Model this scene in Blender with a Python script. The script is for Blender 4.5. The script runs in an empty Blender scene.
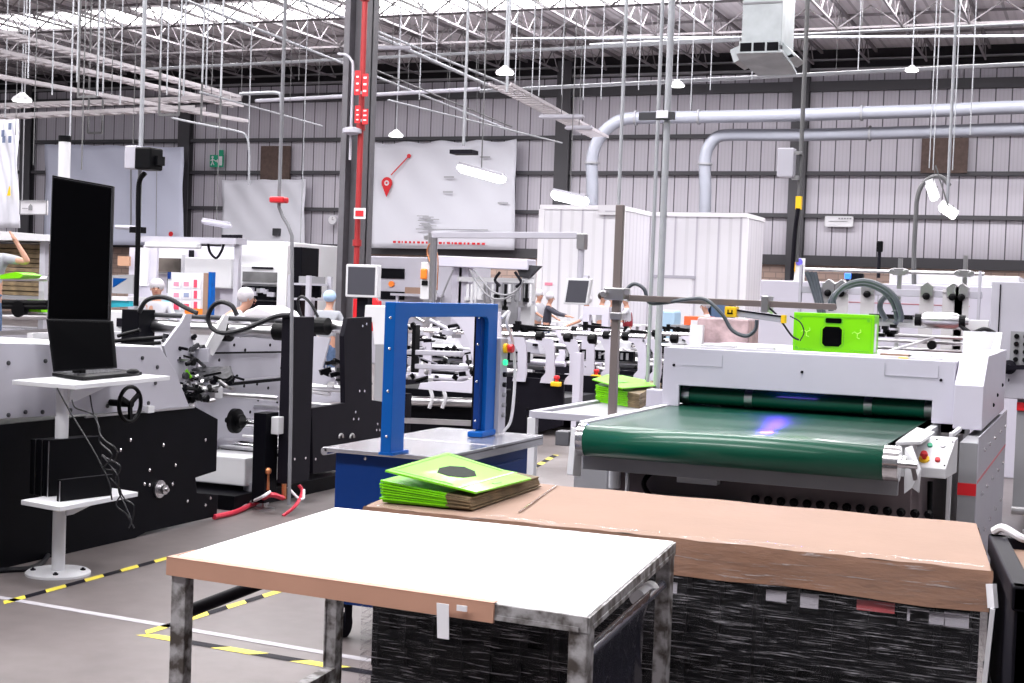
import bpy, bmesh, math, random
from mathutils import Vector, Matrix
random.seed(7)
SC = bpy.context.scene
COL = SC.collection
PI = math.pi

# ------------------------------------------------------------------ camera
F = 1422.0; CX, CY = 512.0, 341.5; H = 1.55
ROLL = math.radians(2.1); YAW = math.radians(22.5)
PITCH = math.atan(48*math.cos(ROLL)/F)
fw = Vector((-math.sin(YAW)*math.cos(PITCH), math.cos(YAW)*math.cos(PITCH), -math.sin(PITCH)))
r0 = Vector((math.cos(YAW), math.sin(YAW), 0)); u0 = r0.cross(fw)
rt = r0*math.cos(ROLL) + u0*math.sin(ROLL); up = -r0*math.sin(ROLL) + u0*math.cos(ROLL)
cd = bpy.data.cameras.new('camera'); cam = bpy.data.objects.new('camera', cd); COL.objects.link(cam)
cd.sensor_width = 36; cd.lens = F/1024*36; cd.clip_end = 300; cd.clip_start = .05
cam.matrix_world = Matrix(((rt.x, up.x, -fw.x, 0), (rt.y, up.y, -fw.y, 0), (rt.z, up.z, -fw.z, H), (0, 0, 0, 1)))
SC.camera = cam
# ------------------------------------------------------------------ world, exposure, large lights
SC.view_settings.view_transform = 'Standard'; SC.view_settings.look = 'None'
SC.view_settings.gamma = 1; SC.view_settings.exposure = 0.62
try: SC.view_settings.use_curve_mapping = False
except Exception: pass
w = bpy.data.worlds.new('world'); SC.world = w; w.use_nodes = True
w.node_tree.nodes['Background'].inputs[0].default_value = (.93, .91, 1, 1)
w.node_tree.nodes['Background'].inputs[1].default_value = .13
SC.cycles.max_bounces = 7; SC.cycles.diffuse_bounces = 4; SC.cycles.sample_clamp_indirect = 6

def area(name, loc, sx, sy, power):
    l = bpy.data.lights.new(name, 'AREA'); l.shape = 'RECTANGLE'; l.size = sx; l.size_y = sy; l.energy = power
    l.color = (1, .985, .99)
    o = bpy.data.objects.new(name, l); COL.objects.link(o); o.location = loc
    return o
# daylight coming down through the roof lights (one lamp under each strip)
for i, (yy, pw) in enumerate(((-3, 1250), (6, 1450), (15, 1400), (26.5, 2200), (38.2, 2900))):
    area('roof_light_daylight', (-11, yy, 9.97), 34 if yy > 20 else 24, 1.8, pw)

# ------------------------------------------------------------------ pixel rays of the photograph -> points at a known depth / height
def _ray(x, y): return fw + rt*((x-CX)/F) + up*((CY-y)/F)
def PZ(x, y, z): d = _ray(x, y); t = (z-H)/d.z; return Vector((d.x*t, d.y*t, z))
def PY(x, y, Y): d = _ray(x, y); t = Y/d.y; return Vector((d.x*t, Y, H+d.z*t))
def PX(x, y, X): d = _ray(x, y); t = X/d.x; return Vector((X, d.y*t, H+d.z*t))

# ------------------------------------------------------------------ materials
MATS = {}
def mat(name, col, rough=.5, metal=0, noise=0, nscale=8, col2=None, emit=0, bump=0, bscale=40, trans=0, coat=0, stretch=None, spec=None, thr=None):
    m = bpy.data.materials.new(name); m.use_nodes = True; nt = m.node_tree; b = nt.nodes['Principled BSDF']
    c = (*col, 1) if len(col) == 3 else col
    b.inputs['Base Color'].default_value = c; b.inputs['Roughness'].default_value = rough; b.inputs['Metallic'].default_value = metal
    if spec is not None: b.inputs['Specular IOR Level'].default_value = spec
    if coat: b.inputs['Coat Weight'].default_value = coat
    tc = nt.nodes.new('ShaderNodeTexCoord'); mp = nt.nodes.new('ShaderNodeMapping')
    nt.links.new(tc.outputs['Object'], mp.inputs[0])
    if stretch: mp.inputs['Scale'].default_value = stretch
    if noise or col2:
        n = nt.nodes.new('ShaderNodeTexNoise'); n.inputs['Scale'].default_value = nscale; n.inputs['Detail'].default_value = 5
        nt.links.new(mp.outputs[0], n.inputs[0])
        r = nt.nodes.new('ShaderNodeValToRGB'); r.color_ramp.elements[0].position = (thr or (.35, .7))[0]; r.color_ramp.elements[1].position = (thr or (.35, .7))[1]
        k = 1-noise
        r.color_ramp.elements[0].color = (*(col2 or [v*k for v in col]), 1); r.color_ramp.elements[1].color = c
        nt.links.new(n.outputs['Fac'], r.inputs[0]); nt.links.new(r.outputs[0], b.inputs['Base Color'])
    if bump:
        n2 = nt.nodes.new('ShaderNodeTexNoise'); n2.inputs['Scale'].default_value = bscale; n2.inputs['Detail'].default_value = 4
        nt.links.new(mp.outputs[0], n2.inputs[0])
        bp = nt.nodes.new('ShaderNodeBump'); bp.inputs['Strength'].default_value = bump; bp.inputs['Distance'].default_value = .02
        nt.links.new(n2.outputs['Fac'], bp.inputs['Height']); nt.links.new(bp.outputs[0], b.inputs['Normal'])
    if emit:
        b.inputs['Emission Color'].default_value = c; b.inputs['Emission Strength'].default_value = emit
    if trans: b.inputs['Transmission Weight'].default_value = trans
    MATS[name] = m; return m
WHITE = mat('white_laminate', (.93, .93, .94), .35, noise=.03, nscale=3)
LAV = mat('pale_machine_paint', (.56, .54, .63), .4, noise=.05, nscale=2)
LAV2 = mat('pale_grey_paint', (.42, .41, .47), .45, noise=.06, nscale=3)
OFFW = mat('off_white_paint', (.64, .64, .67), .4, noise=.05, nscale=3)
GREY = mat('grey_paint', (.27, .27, .29), .5, noise=.1, nscale=3)
DGREY = mat('dark_grey_paint', (.045, .045, .052), .5, noise=.15, nscale=4, spec=.3)
MGREY = mat('mid_grey_paint', (.14, .14, .155), .5, noise=.1)
BLACK = mat('black_paint', (.0025, .0025, .005), .5, noise=.3, nscale=6, spec=.08)
BLACKP = mat('black_plastic', (.002, .002, .003), .45, spec=.12)
CHARC = mat('charcoal_paint', (.008, .007, .012), .55, noise=.2, nscale=5, spec=.1)
STEEL = mat('brushed_steel', (.62, .61, .63), .28, 1, noise=.15, nscale=6, stretch=(1, 12, 1))
CHROME = mat('polished_roller', (.75, .74, .76), .18, 1)
GALV = mat('galvanised_steel', (.42, .45, .47), .45, .4, noise=.22, nscale=3)
PIPE = mat('pale_conduit', (.34, .35, .38), .45, .1, noise=.1)
DPIPE = mat('dull_conduit', (.11, .11, .115), .5, .1)
WORN = mat('worn_white_frame_paint', (.33, .32, .33), .55, .1, col2=(.05, .04, .035), nscale=26, thr=(.38, .60), bump=.2)
TAN = mat('kraft_cardboard', (.29, .19, .145), .7, noise=.08, nscale=4, bump=.06, spec=.2)
TAN2 = mat('kraft_edge_tape', (.46, .25, .175), .5, noise=.12, nscale=5)
TANF = mat('filmed_cardboard_side', (.30, .165, .11), .2, noise=.06, nscale=3, bump=.5, bscale=9, stretch=(1, 1, 3), coat=.9)
BLUE = mat('blue_machine_paint', (.002, .095, .40), .4, noise=.05, spec=.2)
DBLUE = mat('deep_blue_cabinet_paint', (.002, .030, .17), .42, noise=.05, spec=.2)
GREEN = mat('bright_green_print', (.165, .56, .001), .35, noise=.03, coat=.1, spec=.3)
DGREEN = mat('dark_green_print', (.10, .42, .01), .35)  # darker green of the printed lines and borders
BELT = mat('dark_green_belt', (.001, .075, .042), .34, coat=.3, noise=.12, nscale=2, spec=.35)
RED = mat('red_paint', (.62, .012, .02), .4)
REDH = mat('red_hose_rubber', (.55, .02, .05), .4)
YEL = mat('yellow_plastic', (.9, .55, .01), .4)
ORANGE = mat('orange_plastic', (.9, .22, .02), .4)
SCRN = mat('black_glass_screen', (.001, .001, .0015), .3, spec=.06)
SCRG = mat('grey_screen_glass', (.06, .06, .075), .3)
HOSE = mat('grey_rubber_hose', (.05, .06, .075), .4)
BHOSE = mat('black_rubber_hose', (.006, .006, .009), .4, spec=.3)
SKIN = mat('skin', (.46, .24, .17), .55)
CAPW = mat('white_hair_net', (.52, .50, .54), .8, bump=.6, bscale=60)
CLW = mat('pale_work_shirt', (.45, .45, .50), .8, bump=.3, bscale=15)
CLG = mat('light_grey_shirt', (.30, .31, .345), .8, bump=.3, bscale=15)
CLD = mat('dark_jacket_cloth', (.04, .04, .06), .8)
CLM = mat('maroon_vest_cloth', (.22, .01, .02), .8)
JEAN = mat('blue_denim', (.08, .13, .24), .85, noise=.3, nscale=30)
HAIR = mat('dark_hair', (.03, .02, .018), .6)
BANNER = mat('white_banner_vinyl', (.64, .64, .71), .5, bump=.5, bscale=1.2)
BANB = mat('pale_blue_banner_vinyl', (.56, .58, .72), .5, bump=.5, bscale=1.2)
BOOTHM = mat('white_ribbed_booth_steel', (.78, .77, .81), .45)
BROWN = mat('brown_board', (.11, .07, .06), .7, noise=.3)
DUCT = mat('pale_duct_paint', (.27, .28, .33), .45, .05)
GIRT = mat('dark_grey_girt_steel', (.055, .053, .062), .6)
BOXK = mat('brown_kraft_stack', (.24, .17, .09), .7, noise=.5, nscale=9)
PINK = mat('pink_print', (.75, .25, .35), .6)
PAPER = mat('white_paper', (.66, .65, .69), .7)
LAMPW = mat('lit_lamp_tube', (1, 1, 1), .4, emit=4)
SGREEN = mat('green_sign_print', (0, .30, .16), .5)
PURPLE = mat('violet_ultraviolet_tube', (.25, .1, 1), .4, emit=14)
CLEARW = mat('clear_plastic_curtain', (.75, .75, .8), .3, noise=.2, nscale=12)
COPPER = mat('copper_fitting', (.55, .22, .10), .35, .8)
SILVF = mat('silver_tape', (.75, .75, .78), .3, .5)

def floor_material():
    m = bpy.data.materials.new('polished_concrete'); m.use_nodes = True; nt = m.node_tree; b = nt.nodes['Principled BSDF']
    tc = nt.nodes.new('ShaderNodeTexCoord')
    n1 = nt.nodes.new('ShaderNodeTexNoise'); n1.inputs['Scale'].default_value = .8; n1.inputs['Detail'].default_value = 8
    n2 = nt.nodes.new('ShaderNodeTexNoise'); n2.inputs['Scale'].default_value = 9; n2.inputs['Detail'].default_value = 6
    r = nt.nodes.new('ShaderNodeValToRGB'); r.color_ramp.elements[0].color = (.100, .086, .086, 1); r.color_ramp.elements[1].color = (.178, .152, .152, 1)
    r.color_ramp.elements[0].position = .3; r.color_ramp.elements[1].position = .7
    mx = nt.nodes.new('ShaderNodeMath'); mx.operation = 'MULTIPLY_ADD'; mx.inputs[1].default_value = .35
    nt.links.new(tc.outputs['Object'], n1.inputs[0]); nt.links.new(tc.outputs['Object'], n2.inputs[0])
    a = nt.nodes.new('ShaderNodeMath'); a.operation = 'MULTIPLY'; a.inputs[1].default_value = .65
    nt.links.new(n1.outputs['Fac'], a.inputs[0]); nt.links.new(n2.outputs['Fac'], mx.inputs[0]); nt.links.new(a.outputs[0], mx.inputs[2])
    nt.links.new(mx.outputs[0], r.inputs[0]); nt.links.new(r.outputs[0], b.inputs['Base Color'])
    r2 = nt.nodes.new('ShaderNodeMapRange'); r2.inputs[3].default_value = .28; r2.inputs[4].default_value = .55
    nt.links.new(n1.outputs['Fac'], r2.inputs[0]); nt.links.new(r2.outputs[0], b.inputs['Roughness'])
    return m
def cladding_material(name, col, seam, axis, period, rib):
    m = bpy.data.materials.new(name); m.use_nodes = True; nt = m.node_tree; b = nt.nodes['Principled BSDF']
    tc = nt.nodes.new('ShaderNodeTexCoord'); sp = nt.nodes.new('ShaderNodeSeparateXYZ'); nt.links.new(tc.outputs['Object'], sp.inputs[0])
    def frac(per):
        d = nt.nodes.new('ShaderNodeMath'); d.operation = 'DIVIDE'; d.inputs[1].default_value = per
        f = nt.nodes.new('ShaderNodeMath'); f.operation = 'FRACT'
        nt.links.new(sp.outputs[axis], d.inputs[0]); nt.links.new(d.outputs[0], f.inputs[0]); return f
    def less(f, v):
        l = nt.nodes.new('ShaderNodeMath'); l.operation = 'LESS_THAN'; l.inputs[1].default_value = v; nt.links.new(f.outputs[0], l.inputs[0]); return l
    s = less(frac(period), .085)
    rb = less(frac(rib), .3)
    nz = nt.nodes.new('ShaderNodeTexNoise'); nz.inputs['Scale'].default_value = .6; nt.links.new(tc.outputs['Object'], nz.inputs[0])
    mixn = nt.nodes.new('ShaderNodeMixRGB'); mixn.inputs[1].default_value = (*[c*.88 for c in col], 1); mixn.inputs[2].default_value = (*col, 1)
    nt.links.new(nz.outputs['Fac'], mixn.inputs[0])
    m1 = nt.nodes.new('ShaderNodeMixRGB'); m1.inputs[2].default_value = (*[c*.86 for c in col], 1)
    nt.links.new(rb.outputs[0], m1.inputs[0]); nt.links.new(mixn.outputs[0], m1.inputs[1])
    m2 = nt.nodes.new('ShaderNodeMixRGB'); m2.inputs[2].default_value = (*seam, 1)
    nt.links.new(s.outputs[0], m2.inputs[0]); nt.links.new(m1.outputs[0], m2.inputs[1])
    nt.links.new(m2.outputs[0], b.inputs['Base Color']); b.inputs['Roughness'].default_value = .5
    bp = nt.nodes.new('ShaderNodeBump'); bp.inputs['Distance'].default_value = .03; bp.inputs['Strength'].default_value = .5
    nt.links.new(rb.outputs[0], bp.inputs['Height']); nt.links.new(bp.outputs[0], b.inputs['Normal'])
    return m
def brick_material():
    m = bpy.data.materials.new('peach_block'); m.use_nodes = True; nt = m.node_tree; b = nt.nodes['Principled BSDF']
    tc = nt.nodes.new('ShaderNodeTexCoord'); sp = nt.nodes.new('ShaderNodeSeparateXYZ'); cb = nt.nodes.new('ShaderNodeCombineXYZ')
    nt.links.new(tc.outputs['Object'], sp.inputs[0]); nt.links.new(sp.outputs[0], cb.inputs[0]); nt.links.new(sp.outputs[2], cb.inputs[1])
    k = nt.nodes.new('ShaderNodeTexBrick'); k.inputs['Scale'].default_value = 1; k.inputs['Brick Width'].default_value = .42; k.inputs['Row Height'].default_value = .2
    k.inputs['Mortar Size'].default_value = .018
    k.inputs['Color1'].default_value = (.52, .37, .31, 1); k.inputs['Color2'].default_value = (.44, .32, .28, 1); k.inputs['Mortar'].default_value = (.33, .25, .23, 1)
    nt.links.new(cb.outputs[0], k.inputs[0]); nt.links.new(k.outputs[0], b.inputs['Base Color']); b.inputs['Roughness'].default_value = .8
    return m
def film_material(name='stretch_film', scl=(5, 5, 120), col=(.6, .58, .63), p0=.53, p1=.70, a0=.03, a1=.9):
    # dark stretch-wrapped goods: black goods under glossy film with long pale streaks painted as its highlights
    m = bpy.data.materials.new(name); m.use_nodes = True; nt = m.node_tree; b = nt.nodes['Principled BSDF']
    tc = nt.nodes.new('ShaderNodeTexCoord'); mp = nt.nodes.new('ShaderNodeMapping'); mp.inputs['Scale'].default_value = scl
    nt.links.new(tc.outputs['Object'], mp.inputs[0])
    n = nt.nodes.new('ShaderNodeTexNoise'); n.inputs['Scale'].default_value = 1.6; n.inputs['Detail'].default_value = 7; n.inputs['Roughness'].default_value = .65
    n.inputs['Distortion'].default_value = .6
    nt.links.new(mp.outputs[0], n.inputs[0])
    bp = nt.nodes.new('ShaderNodeBump'); bp.inputs['Strength'].default_value = .9; bp.inputs['Distance'].default_value = .03
    nt.links.new(n.outputs['Fac'], bp.inputs['Height']); nt.links.new(bp.outputs[0], b.inputs['Normal'])
    b.inputs['Base Color'].default_value = (*col, 1); b.inputs['Coat Weight'].default_value = .5; b.inputs['Roughness'].default_value = .16
    r = nt.nodes.new('ShaderNodeValToRGB'); r.color_ramp.elements[0].position = p0; r.color_ramp.elements[1].position = p1
    r.color_ramp.elements[0].color = (a0, a0, a0, 1); r.color_ramp.elements[1].color = (a1, a1, a1, 1)
    nt.links.new(n.outputs['Fac'], r.inputs[0]); nt.links.new(r.outputs[0], b.inputs['Alpha'])
    return m
PCM = mat('pale_contents_print', (.42, .40, .45), .4); DPINK = mat('dull_red_label', (.42, .07, .08), .5); FLOORM = floor_material(); FILM = film_material(); RIMFILM = film_material('film_rim_glints', (4, 20, 70), (.8, .72, .72), .55, .70, .02, .75)
CLAD = cladding_material('ribbed_wall_cladding', (.56, .53, .60), (.10, .09, .11), 0, .50, .125)
ROOFM = cladding_material('ribbed_roof_sheet', (.86, .82, .86), (.5, .47, .5), 0, 1.0, .25)
BOOTHR = cladding_material('ribbed_booth_panel', (.78, .77, .82), (.50, .48, .55), 0, .62, .31)
BOOTHS = cladding_material('ribbed_booth_side_panel', (.66, .64, .70), (.5, .48, .55), 1, .62, .31)
BRICK = brick_material()

# ------------------------------------------------------------------ mesh builder
class G:
    def __init__(s): s.b = bmesh.new(); s.mi = 0
    def _f(s, vs):
        try: f = s.b.faces.new(vs); f.material_index = s.mi; return f
        except ValueError: return None
    def box(s, x0, x1, y0, y1, z0, z1):
        v = [s.b.verts.new((x, y, z)) for x in (x0, x1) for y in (y0, y1) for z in (z0, z1)]
        for q in ((0, 1, 3, 2), (4, 6, 7, 5), (0, 4, 5, 1), (2, 3, 7, 6), (0, 2, 6, 4), (1, 5, 7, 3)): s._f([v[i] for i in q])
        return s
    def bar(s, p0, p1, wd, ht, upv=(0, 0, 1)):
        p0 = Vector(p0); p1 = Vector(p1); d = (p1-p0).normalized(); u = Vector(upv)
        if abs(d.dot(u)) > .98: u = Vector((0, 1, 0))
        a = d.cross(u).normalized(); u = a.cross(d).normalized()
        v = [s.b.verts.new(p + a*(i*wd/2) + u*(j*ht/2)) for p in (p0, p1) for i, j in ((-1, -1), (1, -1), (1, 1), (-1, 1))]
        for q in ((3, 2, 1, 0), (4, 5, 6, 7), (0, 1, 5, 4), (1, 2, 6, 5), (2, 3, 7, 6), (3, 0, 4, 7)): s._f([v[i] for i in q])
        return s
    def prism(s, pts, vec):
        vec = Vector(vec); A = [s.b.verts.new(Vector(p)) for p in pts]; B = [s.b.verts.new(Vector(p)+vec) for p in pts]; n = len(pts)
        s._f(A[::-1]); s._f(B)
        for i in range(n): s._f([A[i], A[(i+1) % n], B[(i+1) % n], B[i]])
        return s
    def tube(s, pts, r, n=8, closed=False):
        pts = [Vector(p) for p in pts]; N = len(pts); rings = []; pa = None
        rs = r if isinstance(r, (list, tuple)) else [r]*N
        for i, p in enumerate(pts):
            d = (pts[min(i+1, N-1)]-pts[max(i-1, 0)])
            if closed: d = pts[(i+1) % N]-pts[(i-1) % N]
            d.normalize()
            if pa is None:
                t = Vector((0, 0, 1)) if abs(d.z) < .9 else Vector((1, 0, 0)); pa = d.cross(t).normalized()
            a = (pa - d*pa.dot(d)).normalized(); pa = a; b = d.cross(a)
            rings.append([s.b.verts.new(p + (a*math.cos(2*PI*k/n)+b*math.sin(2*PI*k/n))*rs[i]) for k in range(n)])
        for i in range(N if closed else N-1):
            A = rings[i]; B = rings[(i+1) % N]
            for k in range(n): s._f([A[k], A[(k+1) % n], B[(k+1) % n], B[k]])
        if not closed: s._f(rings[0][::-1]); s._f(rings[-1])
        return s
    def cyl(s, p0, p1, r, n=16, r1=None): return s.tube([p0, p1], [r, r if r1 is None else r1], n)
    def lathe(s, c, prof, n=20, axis='z'):
        rings = []
        for (r, h) in prof:
            ring = []
            for k in range(n):
                a = 2*PI*k/n; q = (r*math.cos(a), r*math.sin(a), h)
                if axis == 'x': q = (q[2], q[0], q[1])
                if axis == 'y': q = (q[0], q[2], q[1])
                ring.append(s.b.verts.new(Vector(c)+Vector(q)))
            rings.append(ring)
        for A, B in zip(rings, rings[1:]):
            for k in range(n): s._f([A[k], A[(k+1) % n], B[(k+1) % n], B[k]])
        s._f(rings[0][::-1]); s._f(rings[-1]); return s
    def ball(s, c, r, sc=(1, 1, 1), n=12):
        m = Matrix.Translation(Vector(c)) @ Matrix.Diagonal((*[q*r for q in sc], 1))
        bmesh.ops.create_uvsphere(s.b, u_segments=n, v_segments=max(6, n*2//3), radius=1, matrix=m); return s
    def quad(s, *p): s._f([s.b.verts.new(Vector(q)) for q in p]); return s
def spline(P, n=8):
    P = [Vector(p) for p in P]; out = []
    Q = [P[0]*2-P[1]] + P + [P[-1]*2-P[-2]]
    for i in range(1, len(Q)-2):
        for k in range(n):
            t = k/n; a, b, c, d = Q[i-1], Q[i], Q[i+1], Q[i+2]
            out.append(.5*((2*b)+(c-a)*t+(2*a-5*b+4*c-d)*t*t+(3*b-a-3*c+d)*t**3))
    out.append(P[-1]); return out
SPLIT = {'screw', 'bolt', 'foot_flange', 'valve_block', 'roller_band', 'corner_gusset', 'louvre', 'foot_rail', 'sign_text', 'sign_print', 'side_rail', 'bracket', 'panel_hinge', 'access_panel', 'grey_print', 'folding_tool', 'trim_strip'}
def part(name, g, m, parent=None, bev=0, smooth=False, label=None, kind=None):
    if name in SPLIT and parent is not None:
        seen = set(); isl = []
        for v in g.b.verts:
            if v in seen: continue
            st = [v]; seen.add(v); comp = []
            while st:
                q = st.pop(); comp.append(q)
                for e in q.link_edges:
                    w_ = e.other_vert(q)
                    if w_ not in seen: seen.add(w_); st.append(w_)
            isl.append(comp)
        if len(isl) > 1:
            o = None
            for comp in isl:
                h = G(); mp = {v: h.b.verts.new(v.co) for v in comp}; fs = {f for v in comp for f in v.link_faces}
                for f in fs: h._f([mp[v] for v in f.verts])
                o = part1(name, h, m, parent, bev, smooth, label, kind)
            g.b.free(); return o
    return part1(name, g, m, parent, bev, smooth, label, kind)
def part1(name, g, m, parent=None, bev=0, smooth=False, label=None, kind=None):
    bmesh.ops.recalc_face_normals(g.b, faces=g.b.faces)
    me = bpy.data.meshes.new(name)
    org = Vector((0, 0, 0))
    if parent is None:   # origin at the base centre
        xs = [v.co for v in g.b.verts]
        org = Vector(((min(c.x for c in xs)+max(c.x for c in xs))/2, (min(c.y for c in xs)+max(c.y for c in xs))/2, min(c.z for c in xs)))
        if name.startswith(('floor', 'ceiling', 'wall')): org = Vector((0, 0, 0))
        for v in g.b.verts: v.co -= org
    g.b.to_mesh(me); g.b.free()
    for k in (m if isinstance(m, (list, tuple)) else [m]): me.materials.append(k)
    o = bpy.data.objects.new(name, me); COL.objects.link(o); o.location = org
    if smooth:
        for p in me.polygons: p.use_smooth = True
        try: me.set_sharp_from_angle(angle=math.radians(40))
        except Exception: pass
    if parent is not None:
        o.parent = parent; o.matrix_parent_inverse = Matrix.Translation(-wloc(parent))
    if bev:
        b = o.modifiers.new('bevel', 'BEVEL'); b.width = bev; b.segments = 2; b.limit_method = 'ANGLE'
    if label: o['label'] = label
    if kind: o['kind'] = kind
    return o
def wloc(o):
    # world location of a scene node made here (translations only)
    if o.parent is None: return o.location.copy()
    return wloc(o.parent) + o.matrix_parent_inverse.translation + o.location
def thing(name, label, cat, loc, group=None):
    o = bpy.data.objects.new(name, None); COL.objects.link(o); o.location = loc; o.empty_display_size = .1
    o['label'] = label; o['category'] = cat
    if group: o['group'] = group
    return o
def tag(o, label, cat, group=None):
    o['label'] = label; o['category'] = cat
    if group: o['group'] = group
    return o
def struct(name, g, m, parent=None, **k):
    o = part(name, g, m, parent, **k)
    if parent is None: o['kind'] = 'structure'
    return o
def dup(root, off, label=None):
    r = root.copy(); COL.objects.link(r); r.location = root.location + Vector(off)
    if label: r['label'] = label
    for ch in root.children:
        c = ch.copy(); COL.objects.link(c); c.parent = r
        for q in ch.children:
            d = q.copy(); COL.objects.link(d); d.parent = c
    return r

# ================================================================== SETTING
WY = 48.0
struct('floor', G().box(-58, 14, -7, WY+.3, -.2, 0), FLOORM)
ce = struct('ceiling', G().box(-58, 14, -7, WY+.3, 10.05, 10.15), ROOFM)
for yy in (-3, 6, 15, 26.5, 38.2):
    part('skylight', G().box(-56, 12, yy-1.3, yy+1.3, 10.0, 10.049), mat('skylight_sheet', (1, .99, 1), .5, emit=3.5), ce)
TRU = mat('roof_truss_steel', (.23, .21, .225), .55, .2, noise=.2)
for yy in range(21, 48, 3):
    part('purlin', G().box(-56, 10, yy-.04, yy+.04, 9.93, 10.0), TRU, ce)
for i in range(30):
    x = -3.70 - 1.76*i
    g = G(); zb, zt = 9.3, 9.9
    g.bar((x, 20, zb), (x, 46.2, zb), .05, .06); g.bar((x, 20, zt), (x, 47.6, zt), .08, .09)
    n = 22
    for k in range(n):
        y0 = 20+k*1.19
        g.bar((x, y0, zb), (x, y0+.595, zt), .028, .028); g.bar((x, y0+.595, zt), (x, y0+1.19, zb), .028, .028)
    part('roof_truss', g, TRU, ce)
g = G()
for y in (36.2, 40.4):
    g.bar((-56, y, 9.3), (10, y, 9.3), .06, .06)
    for i in range(30):
        x = -3.7-1.76*i; g.bar((x, y, 9.3), (x+.88, y, 9.9), .035, .035); g.bar((x+.88, y, 9.9), (x+1.76, y, 9.3), .035, .035)
part('cross_bracing', g, TRU, ce)

wb = struct('wall_back', G().box(-58, 14, WY, WY+.3, 2.9, 9.3), CLAD)
part('block_base', G().box(-58, 14, WY-.04, WY+.3, 0, 2.9), BRICK, wb)
part('gable_shade_strip', G().box(-58, 14, WY-.05, WY+.3, 9.3, 10.05), mat('painted_gable_shade', (.012, .01, .014), .8), wb)  # black strip painted in for the shadowed gap at the wall top
for z, h_ in ((3.02, .34), (4.52, .13), (5.93, .13), (7.2, .13), (8.82, .32)):
    part('girt', G().box(-58, 14, WY-.22, WY-.001, z-h_/2, z+h_/2), GIRT if h_ > .2 else GIRT, wb)
part('girt', G().box(-58, 14, WY-.3, WY-.06, 9.33, 9.40), GREY, wb)
part('girt', G().box(-58, 14, WY-.3, WY-.06, 9.66, 9.70), GREY, wb)
for x in (-1.2, -9.65, -18.1, -26.4, -34.3, -42.3, -50.5):
    g = G(); g.box(x-.27, x+.27, WY-.34, WY-.28, 0, 9.9); g.box(x-.27, x+.27, WY-.06, WY-.02, 0, 9.9); g.box(x-.03, x+.03, WY-.3, WY-.05, 0, 9.9)
    part('column', g, GIRT, wb)
for (a, b, c, d) in ((261, 146, 289, 181), (922, 138, 967, 173)):
    p = PY(a, b, WY-.3); q = PY(c, d, WY-.3)
    part('louvre_panel', G().box(p.x, q.x, WY-.3, WY-.2, q.z, p.z), BROWN, wb)

# inner H column with red sprinkler riser
hx = PY(345, 200, 20).x; hx1 = PY(367, 200, 20).x
g = G(); g.box(hx, hx+.10, 19.8, 20.2, 0, 9.9); g.box(hx1-.10, hx1, 19.8, 20.2, 0, 9.9); g.box(hx, hx1, 19.98, 20.02, 0, 9.9)
g.box(hx-.05, hx1+.05, 19.7, 20.3, 0, .03)
o = struct('column_1', g, mat('column_steel', (.11, .105, .12), .5, noise=.15))
g = G(); rx = PY(361, 200, 19.6).x; g.cyl((rx-.045, 19.6, 1.6), (rx-.045, 19.6, 9.9), .045, 12)
for z in (2.2, 4, 6, 8): g.cyl((rx-.045, 19.6, z), (rx-.045, 19.6, z+.1), .07, 12)
o = part('sprinkler_riser', g, mat('dull_red_pipe_paint', (.30, .012, .015), .5), smooth=True); tag(o, 'red vertical sprinkler pipe running up the dark steel column', 'pipe')
for i, (x0, y0, x1, y1, lb) in enumerate(((356, 71, 368, 95, 'upper red fire sign high on the dark column'), (356, 106, 368, 123, 'lower red fire sign on the dark column, below a taller one'), (355, 208, 366, 219, 'small red and white fire sign at head height on dark column'))):
    a = PY(x0, y0, 19.45); b = PY(x1, y1, 19.45); mid = (a.x+b.x)/2
    root = thing('fire_sign', lb, 'sign', (mid, 19.45, b.z))
    part('sign_plate', G().box(a.x, mid-.02, 19.42, 19.44, b.z, a.z) if i < 2 else G().box(a.x, b.x, 19.42, 19.44, b.z, a.z), RED if i < 2 else PAPER, root)
    if i < 2: part('sign_plate', G().box(mid+.02, b.x, 19.43, 19.45, b.z-.02, a.z-.05), RED, root)
    part('bracket', G().box(mid-.03, mid+.03, 19.44, 19.56, b.z+.02, b.z+.06), GREY, root)
    gg = G(); hh = a.z-b.z
    if i < 2:
        for k in range(3): gg.box(a.x+.03, mid-.04, 19.41, 19.419, b.z+hh*(.15+.28*k), b.z+hh*(.22+.28*k)); gg.box(mid+.04, b.x-.02, 19.42, 19.429, b.z+hh*(.12+.27*k), b.z+hh*(.2+.27*k))
        part('print', gg, PAPER, root)
    else:
        gg.box(a.x+.03, b.x-.03, 19.41, 19.419, b.z+.04, a.z-.04); part('print', gg, RED, root)

# floor tapes
def tape(name, p0, p1, wd, label, stripes=True, period=.16):
    p0 = Vector(p0); p1 = Vector(p1); d = p1-p0; L = d.length; d.normalize(); a = Vector((-d.y, d.x, 0)); g = G(); z = Vector((0, 0, .002))
    if not stripes: g.quad(p0-a*wd/2+z, p1-a*wd/2+z, p1+a*wd/2+z, p0+a*wd/2+z); ms = [mat('white_line_tape', (.42, .40, .43), .5, noise=.25, nscale=20)]
    else:
        t = 0; k = 0; sh = wd
        while t < L:
            t1 = min(t+period, L); g.mi = k % 2
            s1 = min(t+sh, L+.0); s2 = min(t1+sh, L)
            g.quad(p0+d*t-a*wd/2+z, p0+d*t1-a*wd/2+z, p0+d*s2+a*wd/2+z, p0+d*s1+a*wd/2+z); t = t1; k += 1
        ms = [MATS.get('hazard_yellow') or mat('hazard_yellow', (.72, .60, .06), .5, noise=.15, nscale=30), CHARC]
    o = part(name, g, ms); tag(o, label, 'floor tape'); return o
tape('floor_tape', PZ(-40, 591, 0), PZ(372, 661, 0), .05, 'thin white line taped across the concrete floor', False)
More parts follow.
